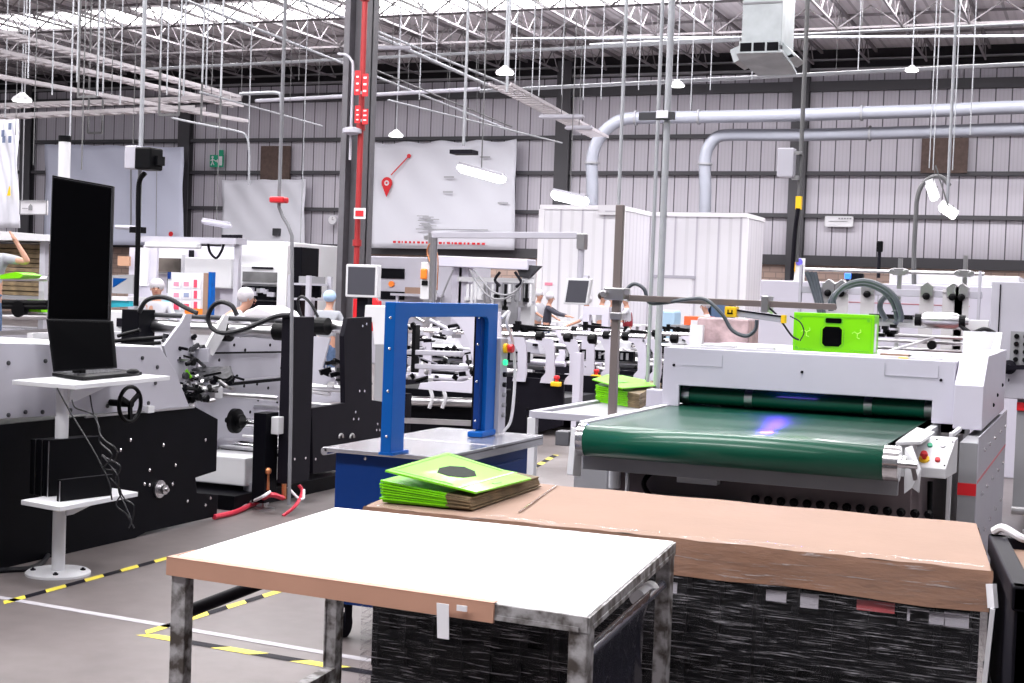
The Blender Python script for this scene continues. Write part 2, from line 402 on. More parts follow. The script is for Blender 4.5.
tape('floor_tape', PZ(0, 604, 0), PZ(172, 557, 0), .05, 'yellow and black tape beside the round stand base', True, .15)
tape('floor_tape', PZ(142, 634, 0), PZ(290, 588, 0), .05, 'yellow and black tape running away under the white table', True, .15)
tape('floor_tape', PZ(140, 634, 0), PZ(376, 674, 0), .06, 'yellow and black tape running sideways behind the white table legs', True, .2)
tape('floor_tape', PZ(530, 470, 0), PZ(556, 455, 0), .06, 'worn yellow and black tape in the aisle beyond the blue machine', True, .2)

# ================================================================== FOREGROUND
def leg_worn(g, x, y, z0, z1, s=.05): g.box(x-s/2, x+s/2, y-s/2, y+s/2, z0, z1)
def white_table():
    t = thing('work_table', 'large white-topped work table on worn steel legs in the foreground', 'table', (-1.5, 3.2, 0))
    FL, FR, BR, BL = Vector((-1.999, 2.78, 0)), Vector((-.938, 2.723, 0)), Vector((-1.035, 3.697, 0)), Vector((-2.069, 3.675, 0))
    ins = lambda p, c=Vector((-1.5, 3.2, 0)): p + (c-p)*.006
    part('tabletop', G().prism([ins(p)+Vector((0, 0, .876)) for p in (FL, FR, BR, BL)], (0, 0, .024)), WHITE, t, bev=.002)
    g = G()
    for a, b in ((FL, FR), (FR, BR), (BR, BL), (BL, FL)):
        g.bar(a+Vector((0, 0, .879)), b+Vector((0, 0, .881)), .006, .032)
    c = Vector((-1.5, 3.2, 0))
    for a, b in ((FL, FR), (FR, BR), (BR, BL), (BL, FL)):
        i = lambda p: p+(c-p)*.03
        g.bar(i(a)+Vector((0, 0, .870)), i(b)+Vector((0, 0, .870)), .04, .010)
    part('frame_rim', g, WORN, t)
    k = (PY(497, 600, 2.74).x-FL.x)/(FR.x-FL.x)
    e = FL+(FR-FL)*k
    g = G(); g.prism([FL+Vector((-.006, -.012, .859)), e+Vector((0, -.012, .859)), e+Vector((0, -.012, .9015)), FL+Vector((-.006, -.012, .9015))], (0, .007, 0))
    g.prism([FL+Vector((-.006, -.012, .900)), e+Vector((0, -.012, .900)), e+Vector((0, .012, .900)), FL+Vector((-.006, .016, .900))], (0, 0, .0022))
    g.box(FL.x-.008, FL.x-.003, FL.y-.01, FL.y+.10, .860, .901)
    part('edge_tape', g, TAN2, t, label='brown kraft tape over the front edge')
    for p, sx, sy in ((FL, 1, 1), (FR, -1, 1), (BR, -1, -1), (BL, 1, -1)):
        q = p+Vector((.021*sx, .022*sy, 0)); g = G()
        g.box(q.x-.020, q.x+.020, q.y-.003-(.019 if sy > 0 else -.019), q.y+.003-(.019 if sy > 0 else -.019), 0, .865)
        g.box(q.x-.003-.019*sx, q.x+.003-.019*sx, q.y-.02, q.y+.02, 0, .865)
        g.box(q.x-.017, q.x+.017, q.y-.016, q.y+.016, 0, .86)
        part('leg', g, WORN, t, bev=.002)
    g = G(); g.cyl((FL.x+.022, FL.y+.03, .765), (BL.x+.03, BL.y-.03, .768), .016, 12); part('side_rail', g, CHARC, t, smooth=True)
    g = G(); g.bar((BL.x+.03, BL.y-.05, .42), (FL.x+.03, FL.y+.04, .42), .035, .035); part('lower_rail', g, WORN, t)
    g = G(); g.bar((BR.x-.03, BR.y-.05, .30), (FR.x-.03, FR.y+.04, .30), .035, .035); part('lower_rail', g, WORN, t)
    g = G(); g.cyl((FR.x-.022, FR.y+.03, .802), (BR.x-.022, BR.y-.03, .785), .013, 14); part('cross_tube', g, mat('dark_glossy_tube', (.10, .10, .13), .25, 0), t, smooth=True)
    g = G(); g.lathe((BR.x-.024, 3.45, .789), [(.017, 0), (.021, .0), (.021, .04), (.018, .045), (.018, .08), (.023, .085), (.023, .12), (.017, .125)], 16, 'y'); part('tube_clamp', g, OFFW, t, smooth=True)
    return t
white_table()
# black film hanging over the tube
g = G(); N = 22; rows = []
for j in range(9):
    row = []
    for i in range(N+1):
        f = i/N; y = 2.86+f*.56; x = -.966-f*.05
        zz = .820 - j*.075 if j else .820
        dx = (.020 if j else 0)+.012*math.sin(i*1.7+j*.4)*min(j, 3)/3+.01*math.sin(i*3.1)*min(j, 3)/3
        row.append(g.b.verts.new((x-dx, y-j*.004*(1-f)+(.02*j*(1-f)), zz-.03*f*min(j, 1)*0)))
    rows.append(row)
for a, b in zip(rows, rows[1:]):
    for i in range(N): g._f([a[i], a[i+1], b[i+1], b[i]])
o = part('plastic_sheet', g, mat('black_film_sheet', (.018, .018, .028), .2, bump=.8, bscale=6, stretch=(1, 6, .5), coat=.5), smooth=True)
md = o.modifiers.new('thick', 'SOLIDIFY'); md.thickness = .004
tag(o, 'black plastic sheet draped over the tube under the table right side', 'plastic sheet')
# tags stuck to the tape
a = PY(441, 601, 2.735); b = PY(453, 637, 2.735)
o = part('hanging_tag', G().prism([(a.x, 2.713, a.z), (b.x-.003, 2.713, a.z), (b.x+.002, 2.710, b.z), (a.x+.006, 2.710, b.z)], (0, .002, 0)), PAPER); tag(o, 'narrow white paper tag hanging from the brown table edge', 'tag')
a = PY(461, 603, 2.735); b = PY(471, 610, 2.735)
o = part('sticker', G().box(a.x, b.x, 2.713, 2.7155, b.z, a.z), PAPER); tag(o, 'small white sticker on the brown table edge tape', 'sticker')

# wrapped pallet
def pallet():
    X0, X1, Y0, Y1 = -2.07, -.242, 3.875, 4.68
    t = thing('wrapped_pallet_load', 'film-wrapped pallet of black crates under a brown cardboard cover', 'pallet load', (-1.15, 4.28, 0))
    g = G()
    for x in (X0+.05, -1.15, X1-.15): g.box(x, x+.1, Y0+.02, Y1-.02, 0, .1)
    for k in range(6): y = Y0+.02+k*.13; g.box(X0, X1, y, y+.09, .1, .12)
    part('wooden_pallet', g, BOXK, t)
    cw = (X1-X0-.03)/3
    for i in range(3):
        for lv in range(3):
            x0 = X0+.02+i*cw; z0 = .125+lv*.225; g = G()
            g.box(x0+.005, x0+cw-.005, Y0+.03, Y1-.02, z0, z0+.03)
            g.box(x0+.005, x0+cw-.005, Y0+.045, Y1-.02, z0+.03, z0+.10)
            g.box(x0+.005, x0+cw-.005, Y0+.025, Y1-.02, z0+.10, z0+.125)
            g.box(x0+.005, x0+cw-.005, Y0+.02, Y1-.02, z0+.20, z0+.222)
            g.box(x0+.005, x0+cw-.005, Y0+.12, Y1-.02, z0+.125, z0+.20)
            for k in range(7):
                xx = x0+.005+(cw-.03)*k/6; g.box(xx, xx+.02, Y0+.02, Y0+.12, z0+.03, z0+.20)
            c = part('crate', g, BLACKP, t)
            random.seed(i*5+lv)
            gg = G(); cnt = 0
            for k in range(6):
                if i >= 1 and random.random() < (.6 if lv == 2 else .35):
                    xx = x0+.03+(cw-.03)*k/6; w_ = random.uniform(.04, .065); zz = z0+.14+random.uniform(0, .02)
                    gg.box(xx, xx+w_, Y0+.012, Y0+.019, zz, zz+.028+random.uniform(0, .012)); cnt += 1
            if cnt: part('pale_contents', gg, PCM, c)
            else: gg.b.free()
    a = PY(858, 598, Y0+.02)
    part('red_label', G().box(a.x, a.x+.10, Y0+.012, Y0+.018, a.z-.03, a.z-.002), DPINK, t)
    part('white_label', G().box(a.x+.14, a.x+.23, Y0+.012, Y0+.018, a.z-.045, a.z-.015), PCM, t)
    # draped film, slightly wavy sheet around the load
    g = G(); n = 60; loop = []
    per = [(X0, Y0), (X1, Y0), (X1, Y1), (X0, Y1)]
    pts = []
    for k in range(4):
        a = Vector((*per[k], 0)); b = Vector((*per[(k+1) % 4], 0)); m = 26 if k % 2 == 0 else 12
        for q in range(m): pts.append(a.lerp(b, q/m))
    random.seed(4); rings = []
    for lv in range(9):
        z = .1+lv*(.70/8); ring = []
        for q, p in enumerate(pts):
            c = Vector((-1.15, 4.28, 0)); d = (p-c); off = .003+.006*random.random()
            sx = (1 if d.x > 0 else -1)*off; sy = (1 if d.y > 0 else -1)*off
            ring.append(g.b.verts.new((p.x+sx, p.y+sy, z)))
        rings.append(ring)
    for A, B in zip(rings, rings[1:]):
        for k in range(len(A)): g._f([A[k], A[(k+1) % len(A)], B[(k+1) % len(A)], B[k]])
    part('stretch_film', g, FILM, t, smooth=True)
    # cardboard cover: uneven top sheet with skirt
    g = G(); nx, ny = 24, 8; top = {}
    for i in range(nx+1):
        for j in range(ny+1):
            x = X0-.006+(X1-X0+.012)*i/nx; y = Y0-.008+(Y1-Y0+.016)*j/ny
            z = .88+.002*math.sin(i*1.3)*math.cos(j*1.1)
            if j == 0: z -= .004+.002*math.sin(i*2.1)
            top[i, j] = g.b.verts.new((x, y, z))
    for i in range(nx):
        for j in range(ny): g._f([top[i, j], top[i+1, j], top[i+1, j+1], top[i, j+1]])
    g.b.faces.ensure_lookup_table()
    part('cover_top', g, TAN, t, smooth=True)
    g = G(); edge = [(i, 0) for i in range(nx)]+[(nx, j) for j in range(ny)]+[(i, ny) for i in range(nx, 0, -1)]+[(0, j) for j in range(ny, 0, -1)]
    R = []
    for lv, zz in enumerate((.878, .862, .835, .80, .768)):
        ring = []
        for q, (i, j) in enumerate(edge):
            x = X0-.006+(X1-X0+.012)*i/nx; y = Y0-.008+(Y1-Y0+.016)*j/ny
            o_ = (.004 if lv in (1, 2) else .001)+.003*math.sin(q*1.9+lv)
            if lv == 4: zz2 = zz+.02*(1-i/nx)+.004*math.sin(q*.8)
            else: zz2 = zz+.002*math.sin(q*2.1)
            x += o_*(1 if i == nx else -1 if i == 0 else 0); y += o_*(1 if j == ny else -1 if j == 0 else 0)
            ring.append(g.b.verts.new((x, y, zz2)))
        R.append(ring)
    for A, B in zip(R, R[1:]):
        for k in range(len(A)): g._f([A[k], A[(k+1) % len(A)], B[(k+1) % len(A)], B[k]])
    part('cover_side', g, TANF, t, smooth=True, label='glossy film-covered cardboard side of the cover')
    a, b = PZ(582, 488, .884), PZ(524, 512.5, .884)
    part('sheet_joint', G().bar(a, b, .006, .002), TANF, t)
    # film sheet over the cover rim, its pale streaks painted as glossy highlights
    for nm, rows_ in (('rim_highlight_film', ((.036, .8855), (.012, .8850), (-.012, .880), (-.0145, .850), (-.012, .815), (-.011, .785))),):
        g = G(); R2 = []
        for off, zz in rows_:
            ring = []
            for i in range(61):
                x = X0+.0+(X1-X0)*i/60; ring.append(g.b.verts.new((x, Y0+off+.002*math.sin(i*1.7)-(.0 if off > 0 else .002), zz+.0012*math.sin(i*2.3))))
            R2.append(ring)
        for A, B in zip(R2, R2[1:]):
            for k in range(60): g._f([A[k], A[k+1], B[k+1], B[k]])
        part(nm, g, RIMFILM, t, smooth=True)
    for ob in t.children_recursive:
        for v in ob.data.vertices: v.co.x -= .10*(v.co.y-Y0)/(Y1-Y0)
pallet()
# black bin on the right
def bin_right():
    x0, x1, y0, y1 = -.160, .75, 3.57, 4.36
    t = thing('plastic_bin', 'black plastic bin lined with cardboard at the right edge', 'bin', (.3, 4, 0))
    for n, (a, b, c, d) in (('side_wall', (x0, x0+.035, y0, y1)), ('side_wall', (x1-.035, x1, y0, y1)), ('end_wall', (x0, x1, y0, y0+.035)), ('end_wall', (x0, x1, y1-.035, y1))):
        g = G(); g.box(a, b, c, d, .1, .88); g.box(a-.008, b+.008, c-.008, d+.008, .84, .9); g.box(a-.006, b+.006, c-.006, d+.006, .5, .53); part(n, g, CHARC, t, bev=.006)
    g = G(); g.box(x0+.02, x1-.02, y0+.02, y1-.02, .08, .12)
    for x in (x0+.02, x1-.12): g.box(x, x+.1, y0+.02, y1-.02, 0, .08)
    part('base', g, CHARC, t)
    part('cardboard_liner', G().prism([(x0+.04, y0+.04, .8), (x1-.04, y0+.04, .8), (x1-.04, y1-.05, .86), (x0+.04, y1-.05, .86)], (0, 0, .01)), TAN, t)
    g = G(); g.tube(spline([(x0+.005, y1-.01, .91), (x0+.03, y1-.03, .925), (x0+.08, y1-.06, .905), (x0+.12, y1-.03, .90)]), .012, 8); part('white_wrap_fold', g, PAPER, t)
    for ob in t.children_recursive:
        for v in ob.data.vertices: v.co.x -= .11*(v.co.y-y0)/(y1-y0)
bin_right()
a, b = PY(984, 690, 3.84), PY(993, 608, 3.84)
g = G(); g.bar((a.x+.015, 3.84, 0), (a.x, 3.84, a.z), .012, .04); g.bar(a, b, .012, .035); g.bar(b, b+Vector((-.008, .01, .06)), .012, .03)
o = part('paper_strip', g, PAPER); tag(o, 'upright white strip between the wrapped pallet and the black bin', 'strip')

# green cartons
def carton_stack(P, n, t0, t1, topq, zb, where, pile, brown=True):
    """P: four ground corners (front-left, front-right, back-right, back-left); cartons are thicker on the left"""
    for k in range(n):
        zl = zb+k*t0; zr = zb+k*t1
        sh = Vector((random.uniform(-.004, .004)-(k*.0012), random.uniform(-.004, .004), 0))
        z = [zl, zr, zr, zl]
        q = [p+sh+Vector((0, 0, zz)) for p, zz in zip(P, z)]
        lab = f'flat green carton in the {pile}, ' + ('bottom layer' if k == 0 else 'just under the tilted one' if k == n-1 else f'layer {k+1} from the bottom')
        root = thing('flat_carton', lab, 'carton', (P[0].x, P[0].y, zl), f'flat green cartons in the {pile}')
        f = .74
        m0 = q[0].lerp(q[1], f); m1 = q[3].lerp(q[2], f)
        def slab(a, b, c, d, ta, tb):
            g = G(); A = [g.b.verts.new(v) for v in (a, b, c, d)]; B = [g.b.verts.new(v+Vector((0, 0, tt))) for v, tt in zip((a, b, c, d), (ta, tb, tb, ta))]
            g._f(A[::-1]); g._f(B)
            for i in range(4): g._f([A[i], A[(i+1) % 4], B[(i+1) % 4], B[i]])
            return g
        tm = t0+(t1-t0)*f
        part('printed_panel', slab(q[0], m0, m1, q[3], t0*.72, tm*.8), GREEN, root)
        part('raw_board', slab(m0, q[1], q[2], m1, tm*.8, t1*.85), BOXK if brown else DGREEN, root)
random.seed(2)
zc = .885
Pc = [PZ(381, 502, zc), PZ(471, 510, zc), PZ(540, 487, zc)]; Pc.append(Pc[0]+Pc[2]-Pc[1]); Pc = [Vector((p.x, p.y, 0)) for p in Pc]
carton_stack(Pc, 8, .0088, .0045, None, zc, 'on pallet', 'stack on the pallet')
def top_carton(c, label):
    t = thing('flat_carton', label, 'carton', c[0], None)
    n = (c[1]-c[0]).cross(c[3]-c[0]).normalized(); n = n if n.z > 0 else -n
    part('printed_panel', G().prism(c, n*.006), GREEN, t)
    L = lambda u, v, h=.0065: (c[0].lerp(c[1], u)).lerp(c[3].lerp(c[2], u), v)+n*h
    return t, L, n
tcA = [PZ(385, 472, .985), PZ(476, 494, .932), PZ(531, 480, .925), PZ(447, 454, .985)]
t, L, n = top_carton(tcA, 'green printed carton tilted on top of the stack on the pallet')
g = G(); g.prism([L(.28, .45), L(.36, .30), L(.50, .28), L(.62, .36), L(.66, .52), L(.55, .66), L(.40, .70), L(.30, .6)], n*.0008); part('dark_print', g, mat('dark_photo_print', (.005, .012, .007), .6, spec=.1, noise=.5, nscale=30), t)
g = G(); g.prism([L(.80, .0), L(.815, .0), L(.80, 1), L(.785, 1)], n*.0012); part('fold_line', g, PAPER, t)
g = G(); g.prism([L(.90, .42), L(.93, .42), L(.93, .55), L(.90, .55)], n*.001); part('small_emblem', g, DGREEN, t)
g = G()
for u0, v0, u1, v1 in ((.04, .05, .05, .95), (.05, .93, .7, .95), (.05, .05, .7, .07)): g.prism([L(u0, v0), L(u1, v0), L(u1, v1), L(u0, v1)], n*.001)
part('border_line', g, DGREEN, t)

# ================================================================== BLUE STRAPPING MACHINE
def strapping():
    t = thing('strapping_machine', 'blue arch strapping machine with steel top behind the cardboard pallet', 'strapping machine', (-2.8, 6, 0))
    x0, x1, y0, y1, zt = -3.10, -2.59, 5.44, 6.58, .85
    g = G(); g.box(x0+.02, x1-.02, y0+.02, y1-.02, .16, zt-.02)
    part('cabinet', g, DBLUE, t, bev=.006)
    part('side_door', G().box(x1-.021, x1-.008, y0+.10, y1-.10, .30, .74), DBLUE, t, bev=.004)
    g = G(); g.box(x0-.01, x1+.04, y0-.03, -.0+5.98, zt-.02, zt); g.box(x0-.01, x1+.04, 6.0, y1+.03, zt-.02, zt)
    g.box(x1+.025, x1+.04, y0-.03, y1+.03, zt-.05, zt-.01); g.cyl((x0-.01, y0-.03, zt-.018), (x0-.01, y1+.03, zt-.018), .018)
    part('steel_top', g, mat('worn_stainless_top', (.50, .50, .54), .22, .75, noise=.15, nscale=3), t, bev=.003)
    ax0, ax1 = -2.785, -2.735
    A0 = PX(391, 440, ax1).y; A1 = PX(404, 440, ax1).y; B0 = PX(486, 400, ax1).y; B1 = PX(495, 400, ax1).y
    z1 = PX(440, 303, ax1).z; z2 = PX(440, 317, ax1).z; c_ = .03
    part('arch_frame', G().prism([(ax0, A0, zt+.002), (ax0, A1, zt+.002), (ax0, A1, z2-c_), (ax0, A1+.3*c_, z2-.3*c_), (ax0, A1+c_, z2), (ax0, B0-c_, z2), (ax0, B0-.3*c_, z2-.3*c_), (ax0, B0, z2-c_), (ax0, B0, zt+.002), (ax0, B1, zt+.002), (ax0, B1, z1), (ax0, A0, z1)], (ax1-ax0, 0, 0)), BLUE, t, bev=.003)
    part('inner_channel', G().box(ax0+.004, ax0+.030, B0-.045, B0-.001, zt+.04, z2-.002), DBLUE, t, bev=.002)
    part('inner_channel', G().box(ax0-.012, ax0+.004, B0-.03, B0-.001, zt+.04, z2-.002), BLACKP, t)
    part('foot_flange', G().prism([(ax0-.005, A0-.004, zt+.001), (ax1+.01, A0-.004, zt+.001), (ax1+.01, A1+.03, zt+.001), (ax0-.005, A1+.03, zt+.001)], (0, 0, .012)), BLUE, t)
    part('foot_flange', G().prism([(ax0-.01, B0-.08, zt+.001), (ax1+.008, B0-.05, zt+.001), (ax1+.008, B1+.01, zt+.001), (ax0-.01, B1+.01, zt+.001)], (0, 0, .03)), BLUE, t, bev=.008)
    g = G()
    for z in (.93, 1.12, 1.3, 1.43):
        g.ball((ax0+.03, A0-.001, z), .007, n=8); g.ball((ax0+.018, B0-.046, z), .006, n=8)
    for x in (-2.93, -2.6, -2.7): g.ball((x, y0+.018, .81), .008, n=8)
    part('screw', g, CHROME, t)
    # control strip on the far post
    a = PX(497, 336, ax1+.02); zc1 = a.z; yc = B1+.005
    g = G(); g.box(ax0+.02, ax1+.02, yc, yc+.09, .86, PX(499, 338, ax1).z); c = part('control_strip', g, LAV2, t, bev=.004)
    ztop = PX(499, 338, ax1).z
    for z, m, r in ((ztop-.05, YEL, .024), (ztop-.12, mat('green_lit_button', (.02, .6, .2), .3, emit=1.5), .014), (ztop-.18, BLACKP, .012), (ztop-.23, BLACKP, .012), (ztop-.28, GREY, .012), (ztop-.33, GREY, .012), (ztop-.38, GREY, .012)):
        part('button', G().cyl((ax1+.02, yc+.045, z), (ax1+.035, yc+.045, z), r, 12), m, c)
    part('button', G().cyl((ax1+.035, yc+.06, ztop-.05), (ax1+.06, yc+.06, ztop-.05), .020, 12), RED, c, label='red mushroom stop button')
    g = G(); g.tube(spline([(ax1+.01, yc+.02, ztop+.10), (ax1+.03, yc+.06, ztop+.13), (ax1+.03, yc+.04, ztop+.07), (ax1+.04, yc+.10, ztop-.02), (ax1+.05, yc+.12, ztop-.2), (ax1+.05, yc+.09, ztop-.4), (ax1+.02, yc+.06, .86)]), .008, 8); part('cable', g, PAPER, t, smooth=True)
    for x in (x0+.05, x1-.05):
        for y in (y0+.08, y1-.08):
            g = G(); g.cyl((x-.02, y, .055), (x+.02, y, .055), .055, 16); g.box(x-.03, x-.024, y-.03, y+.03, .05, .15); g.box(x+.024, x+.03, y-.03, y+.03, .05, .15); g.box(x-.035, x+.035, y-.035, y+.035, .14, .16)
            part('caster', g, CHARC, t, smooth=True)
    g = G(); g.bar((x0+.03, y0+.03, .19), (x1-.03, y0+.03, .19), .03, .03); g.cyl((-2.70, y0-.10, .13), (-2.70, y0+.1, .13), .025, 10); part('foot_rail', g, CHARC, t)
strapping()

# ================================================================== BELT MACHINE (large, right)
def belt_machine():
    t = thing('belt_conveyor_machine', 'large pale printing dryer with a glossy green conveyor belt', 'conveyor machine', (-1.5, 8, 0))
    xl, xr = -2.25, -.83; ys = 6.36; yh = 7.8
    r = .078; zb = .948; zc = zb-r
    g = G(); seg = 20
    for k in range(2):
        pass
    # belt loop: top run, roller wrap, bottom run
    pts = [(8.75, zb), (ys, zb)]
    for k in range(1, 12): a = PI/2+PI*k/12; pts.append((ys+r*math.cos(a), zc+r*math.sin(a)))
    pts += [(ys, zc-r), (8.75, zc-r)]
    A = [g.b.verts.new((xl+.02, y, z)) for y, z in pts]; B = [g.b.verts.new((xr-.02, y, z)) for y, z in pts]
    for i in range(len(pts)-1): g._f([A[i], B[i], B[i+1], A[i+1]])
    o = part('conveyor_belt', g, BELT, t, smooth=True); md = o.modifiers.new('s', 'SOLIDIFY'); md.thickness = .004
    g = G(); g.cyl((xl, ys, zc), (xr, ys, zc), r-.006, 32); g.cyl((xr-.02, ys, zc), (xr+.045, ys, zc), r+.001, 32); g.cyl((xl-.015, ys, zc), (xl+.02, ys, zc), r+.001, 32)
    g.cyl((xr, ys, zc), (xr+.12, ys, zc), .018, 12); g.cyl((xl-.09, ys, zc), (xl, ys, zc), .016, 12)
    part('end_roller', g, CHROME, t, smooth=True)
    part('bearing_block', G().box(xl-.13, xl-.06, ys-.035, ys+.035, zc-.035, zc+.035), MGREY, t, bev=.005)
    # side rails of the table
    g = G(); g.box(xl-.045, xl-.012, ys-.05, yh+.1, zb-.15, zb-.02); g.box(xl-.045, xl+.0, ys+.06, yh+.1, zb-.025, zb+.004); g.prism([(xl-.045, ys-.09, zb-.24), (xl-.045, ys+.03, zb-.26), (xl-.045, ys+.03, zb-.02), (xl-.045, ys-.05, zb-.02)], (.03, 0, 0)); part('side_rail', g, OFFW, t, bev=.003)
    g = G(); g.prism([(xr+.005, 6.50, zb-.012), (xr+.10, 6.62, zb-.012), (xr+.10, 7.2, zb-.012), (xr-.01, 7.4, zb-.012)], (0, 0, .016)); g.box(xr+.012, xr+.05, 6.6, yh+.2, zb-.16, zb-.015); part('side_rail', g, OFFW, t, bev=.003)
    g = G(); g.box(xl-.03, xr+.03, ys+.09, ys+.12, zb-.23, zb-.13); part('front_beam', g, GREY, t, bev=.003)
    # lower body
    part('lower_body', G().box(xl+.02, xr+.05, 6.78, 9.4, .12, .78), mat('dark_taupe_paint', (.15, .115, .125), .5, noise=.15), t, bev=.005)
    for i in range(14):
        x = xl+.75+i*.062; y = 6.74
        part('rubber_stud', G().lathe((x, 6.76, .605), [(.020, 0), (.022, -.012), (.012, -.022), (.012, -.035)], 10, 'y'), BLACKP, t)
    g = G(); g.box(-1.88, -1.68, 6.70, 6.77, .66, .69); part('junction_box', g, OFFW, t, bev=.003)
    g = G(); g.box(-2.06, -1.55, 6.6, 6.77, .53, .59); part('motor_cover', g, mat('silver_paint', (.5, .5, .52), .35, .4), t, bev=.006)
    part('cable', G().tube(spline([(-2.15, 6.75, .72), (-2.13, 6.7, .62), (-2.14, 6.7, .5), (-2.12, 6.72, .3)]), .01, 8), PAPER, t)
    part('cable', G().tube(spline([(-2.0, 6.75, .72), (-2.04, 6.68, .64), (-1.98, 6.7, .52), (-2.02, 6.72, .3)]), .013, 8), BLACKP, t)
    g = G(); g.cyl((-2.21, 6.74, .60), (-2.21, 6.74, .73), .03, 14); part('air_filter', g, OFFW, t, smooth=True)
    g = G(); g.box(xl-.06, xl+.10, 6.9, 7.75, .1, .79); g.box(xl-.03, xl+.02, 6.86, 6.9, .1, .79); part('left_cabinet', g, GREY, t, bev=.004)
    for x in (xl+.05, xr-.02):
        for y in (6.9, 9.2): part('levelling_foot', G().lathe((x, y, 0), [(.05, 0), (.05, .02), (.02, .03), (.02, .125)], 14), STEEL, t)
    # hood
    y0, y1 = yh, 9.35; hx0, hx1, hz0, hz1 = -2.295, -.70, .945, 1.278
    a = PY(679, 388, y0); b = PY(932, 404, y0)
    ox0, ox1, oz = a.x, b.x, 1.065
    g = G(); g.prism([(hx0, y0, hz0), (ox0, y0, hz0), (ox0, y0, oz), (ox1, y0, oz), (ox1, y0, hz0), (hx1, y0, hz0), (hx1, y0, hz1), (hx0, y0, hz1)], (0, .03, 0))
    g.box(hx0, hx0+.03, y0+.03, y1, hz0, hz1); g.box(hx1-.03, hx1, y0+.03, y1, hz0, hz1); g.box(hx0, hx1, y1-.03, y1, 1.0, hz1)
    g.box(hx0+.03, hx1-.03, y0+.03, y1-.03, hz1-.03, hz1)
    g.box(hx0-.10, hx0, y0+.02, y0+.12, .93, 1.03)
    hood = part('hood', g, LAV, t, bev=.004)
    g = G()
    for px, py in ((674, 365), (802, 372), (941, 380)): p = PY(px, py, y0); g.lathe((p.x, y0, p.z), [(.008, 0), (.008, -.006), (.004, -.008)], 8, 'y')
    part('screw', g, CHARC, hood)
    # access panel outline
    p, q = PY(885, 363, y0), PY(938, 378, y0); g = G(); yy = y0-.0015
    for s in (((p.x, yy, p.z), (p.x, yy, q.z)), ((p.x, yy, q.z), (q.x, yy, q.z)), ((q.x, yy, q.z), (q.x, yy, p.z))): g.bar(s[0], s[1], .003, .003)
    p, q = PY(683, 353, y0), PY(722, 367, y0)
    for s in (((p.x, yy, q.z), (q.x, yy, q.z)), ((q.x, yy, q.z), (q.x, yy, p.z))): g.bar(s[0], s[1], .002, .002)
    part('access_panel', g, LAV2, hood)
    g = G(); random.seed(11)
    g.box(hx0+.1, hx1-.08, y0+.05, y0+.14, hz1, hz1+.012)
    part('top_ledge', g, OFFW, hood, bev=.003)
    for k, (x0_, w_) in enumerate(((-2.1, .2), (-1.78, .1), (-1.1, .16), (-.95, .12))):
        part('latch_plate', G().box(x0_, x0_+w_, y0+.06, y0+.12, hz1+.012, hz1+.022), OFFW if k != 2 else TAN, hood)
    part('warning_label', G().box(-1.0, -.95, y0+.03, y0+.05, hz1+.001, hz1+.006), YEL, hood)
    # inner pinch roller with silver bands
    rr = .05; yr = 7.91; zr = 1.008
    part('pinch_roller', G().cyl((ox0-.05, yr, zr), (ox1+.05, yr, zr), rr, 28), BELT, t, smooth=True)
    g = G()
    for px in (685, 748, 868, 929): p = PY(px, 395, yr-rr); g.cyl((p.x-.022, yr, zr), (p.x+.022, yr, zr), rr+.004, 28)
    part('roller_band', g, STEEL, t, smooth=True)
    part('uv_lamp', G().cyl((-1.66, 7.825, 1.075), (-1.44, 7.825, 1.075), .008, 10), PURPLE, t)
    ul = bpy.data.lights.new('uv_glow', 'SPOT'); ul.energy = 6; ul.color = (.12, .03, 1); ul.spot_size = math.radians(120); ul.spot_blend = .9; ul.shadow_soft_size = .05
    uo = bpy.data.objects.new('uv_glow', ul); COL.objects.link(uo); uo.location = (-1.62, 7.77, 1.14); uo.rotation_euler = (math.radians(-58), 0, 0)
    part('chamber_lining', G().box(hx0+.04, hx1-.04, 9.0, 9.02, .8, 1.24), BLACK, t)
    # right end block
    g = G(); bx0, bx1 = -.695, -.55; yf = 7.72
    g.prism([(bx0, yf, .93), (bx0, yf, 1.16), (bx0, yf+.25, 1.31), (bx0, 9.5, 1.31), (bx0, 9.5, .93)], (bx1-bx0, 0, 0)); part('end_block', g, LAV, t, bev=.004)
    p = PX(870, 331, -.6)
    g = G(); g.prism([(-.80, 9.3, 1.278), (-.60, 9.3, 1.278), (-.60, 9.3, 1.42), (-.80, 9.3, 1.42)], (0, .02, 0)); g.prism([(-.60, 9.3, 1.42), (-.57, 9.3, 1.42), (-.55, 8.8, 1.31), (-.60, 8.8, 1.31)], (0, .05, 0)); part('guard_plate', g, OFFW, t)
    g = G()
    for px, py in ((985+8, 405), (997, 395), (1002, 385), (1008, 380)): p = PX(px, py, -.55); g.lathe((-.55, p.y, p.z), [(.011, 0), (.011, .006), (.004, .01)], 8, 'x')
    part('bolt', g, CHARC, t)
    # lower side guard with red stripe
    gx0, gx1, gy0, gy1 = -.62, -.53, 7.3, 9.5
    body = part('side_guard', G().box(gx0, gx1-.004, gy0, gy1, .08, .90), GREY, t, bev=.003)
    part('side_plate', G().box(gx1-.004, gx1, gy0, gy1, .06, .93), LAV2, body)
    part('red_stripe', G().box(gx0-.001, gx1-.003, gy0-.002, gy0, .64, .70), RED, body)
    part('red_stripe', G().box(gx1, gx1+.0012, gy0, gy1, .70, .715), mat('faded_red_line', (.5, .12, .14), .5), body)
    g = G()
    for y in (7.6, 7.95, 8.35, 8.8, 9.25):
        for z in (.84, .62, .40): g.lathe((gx1, y+z*.3-.2, z), [(.013, 0), (.013, .008), (.005, .012)], 10, 'x')
    part('bolt', g, CHROME, body)
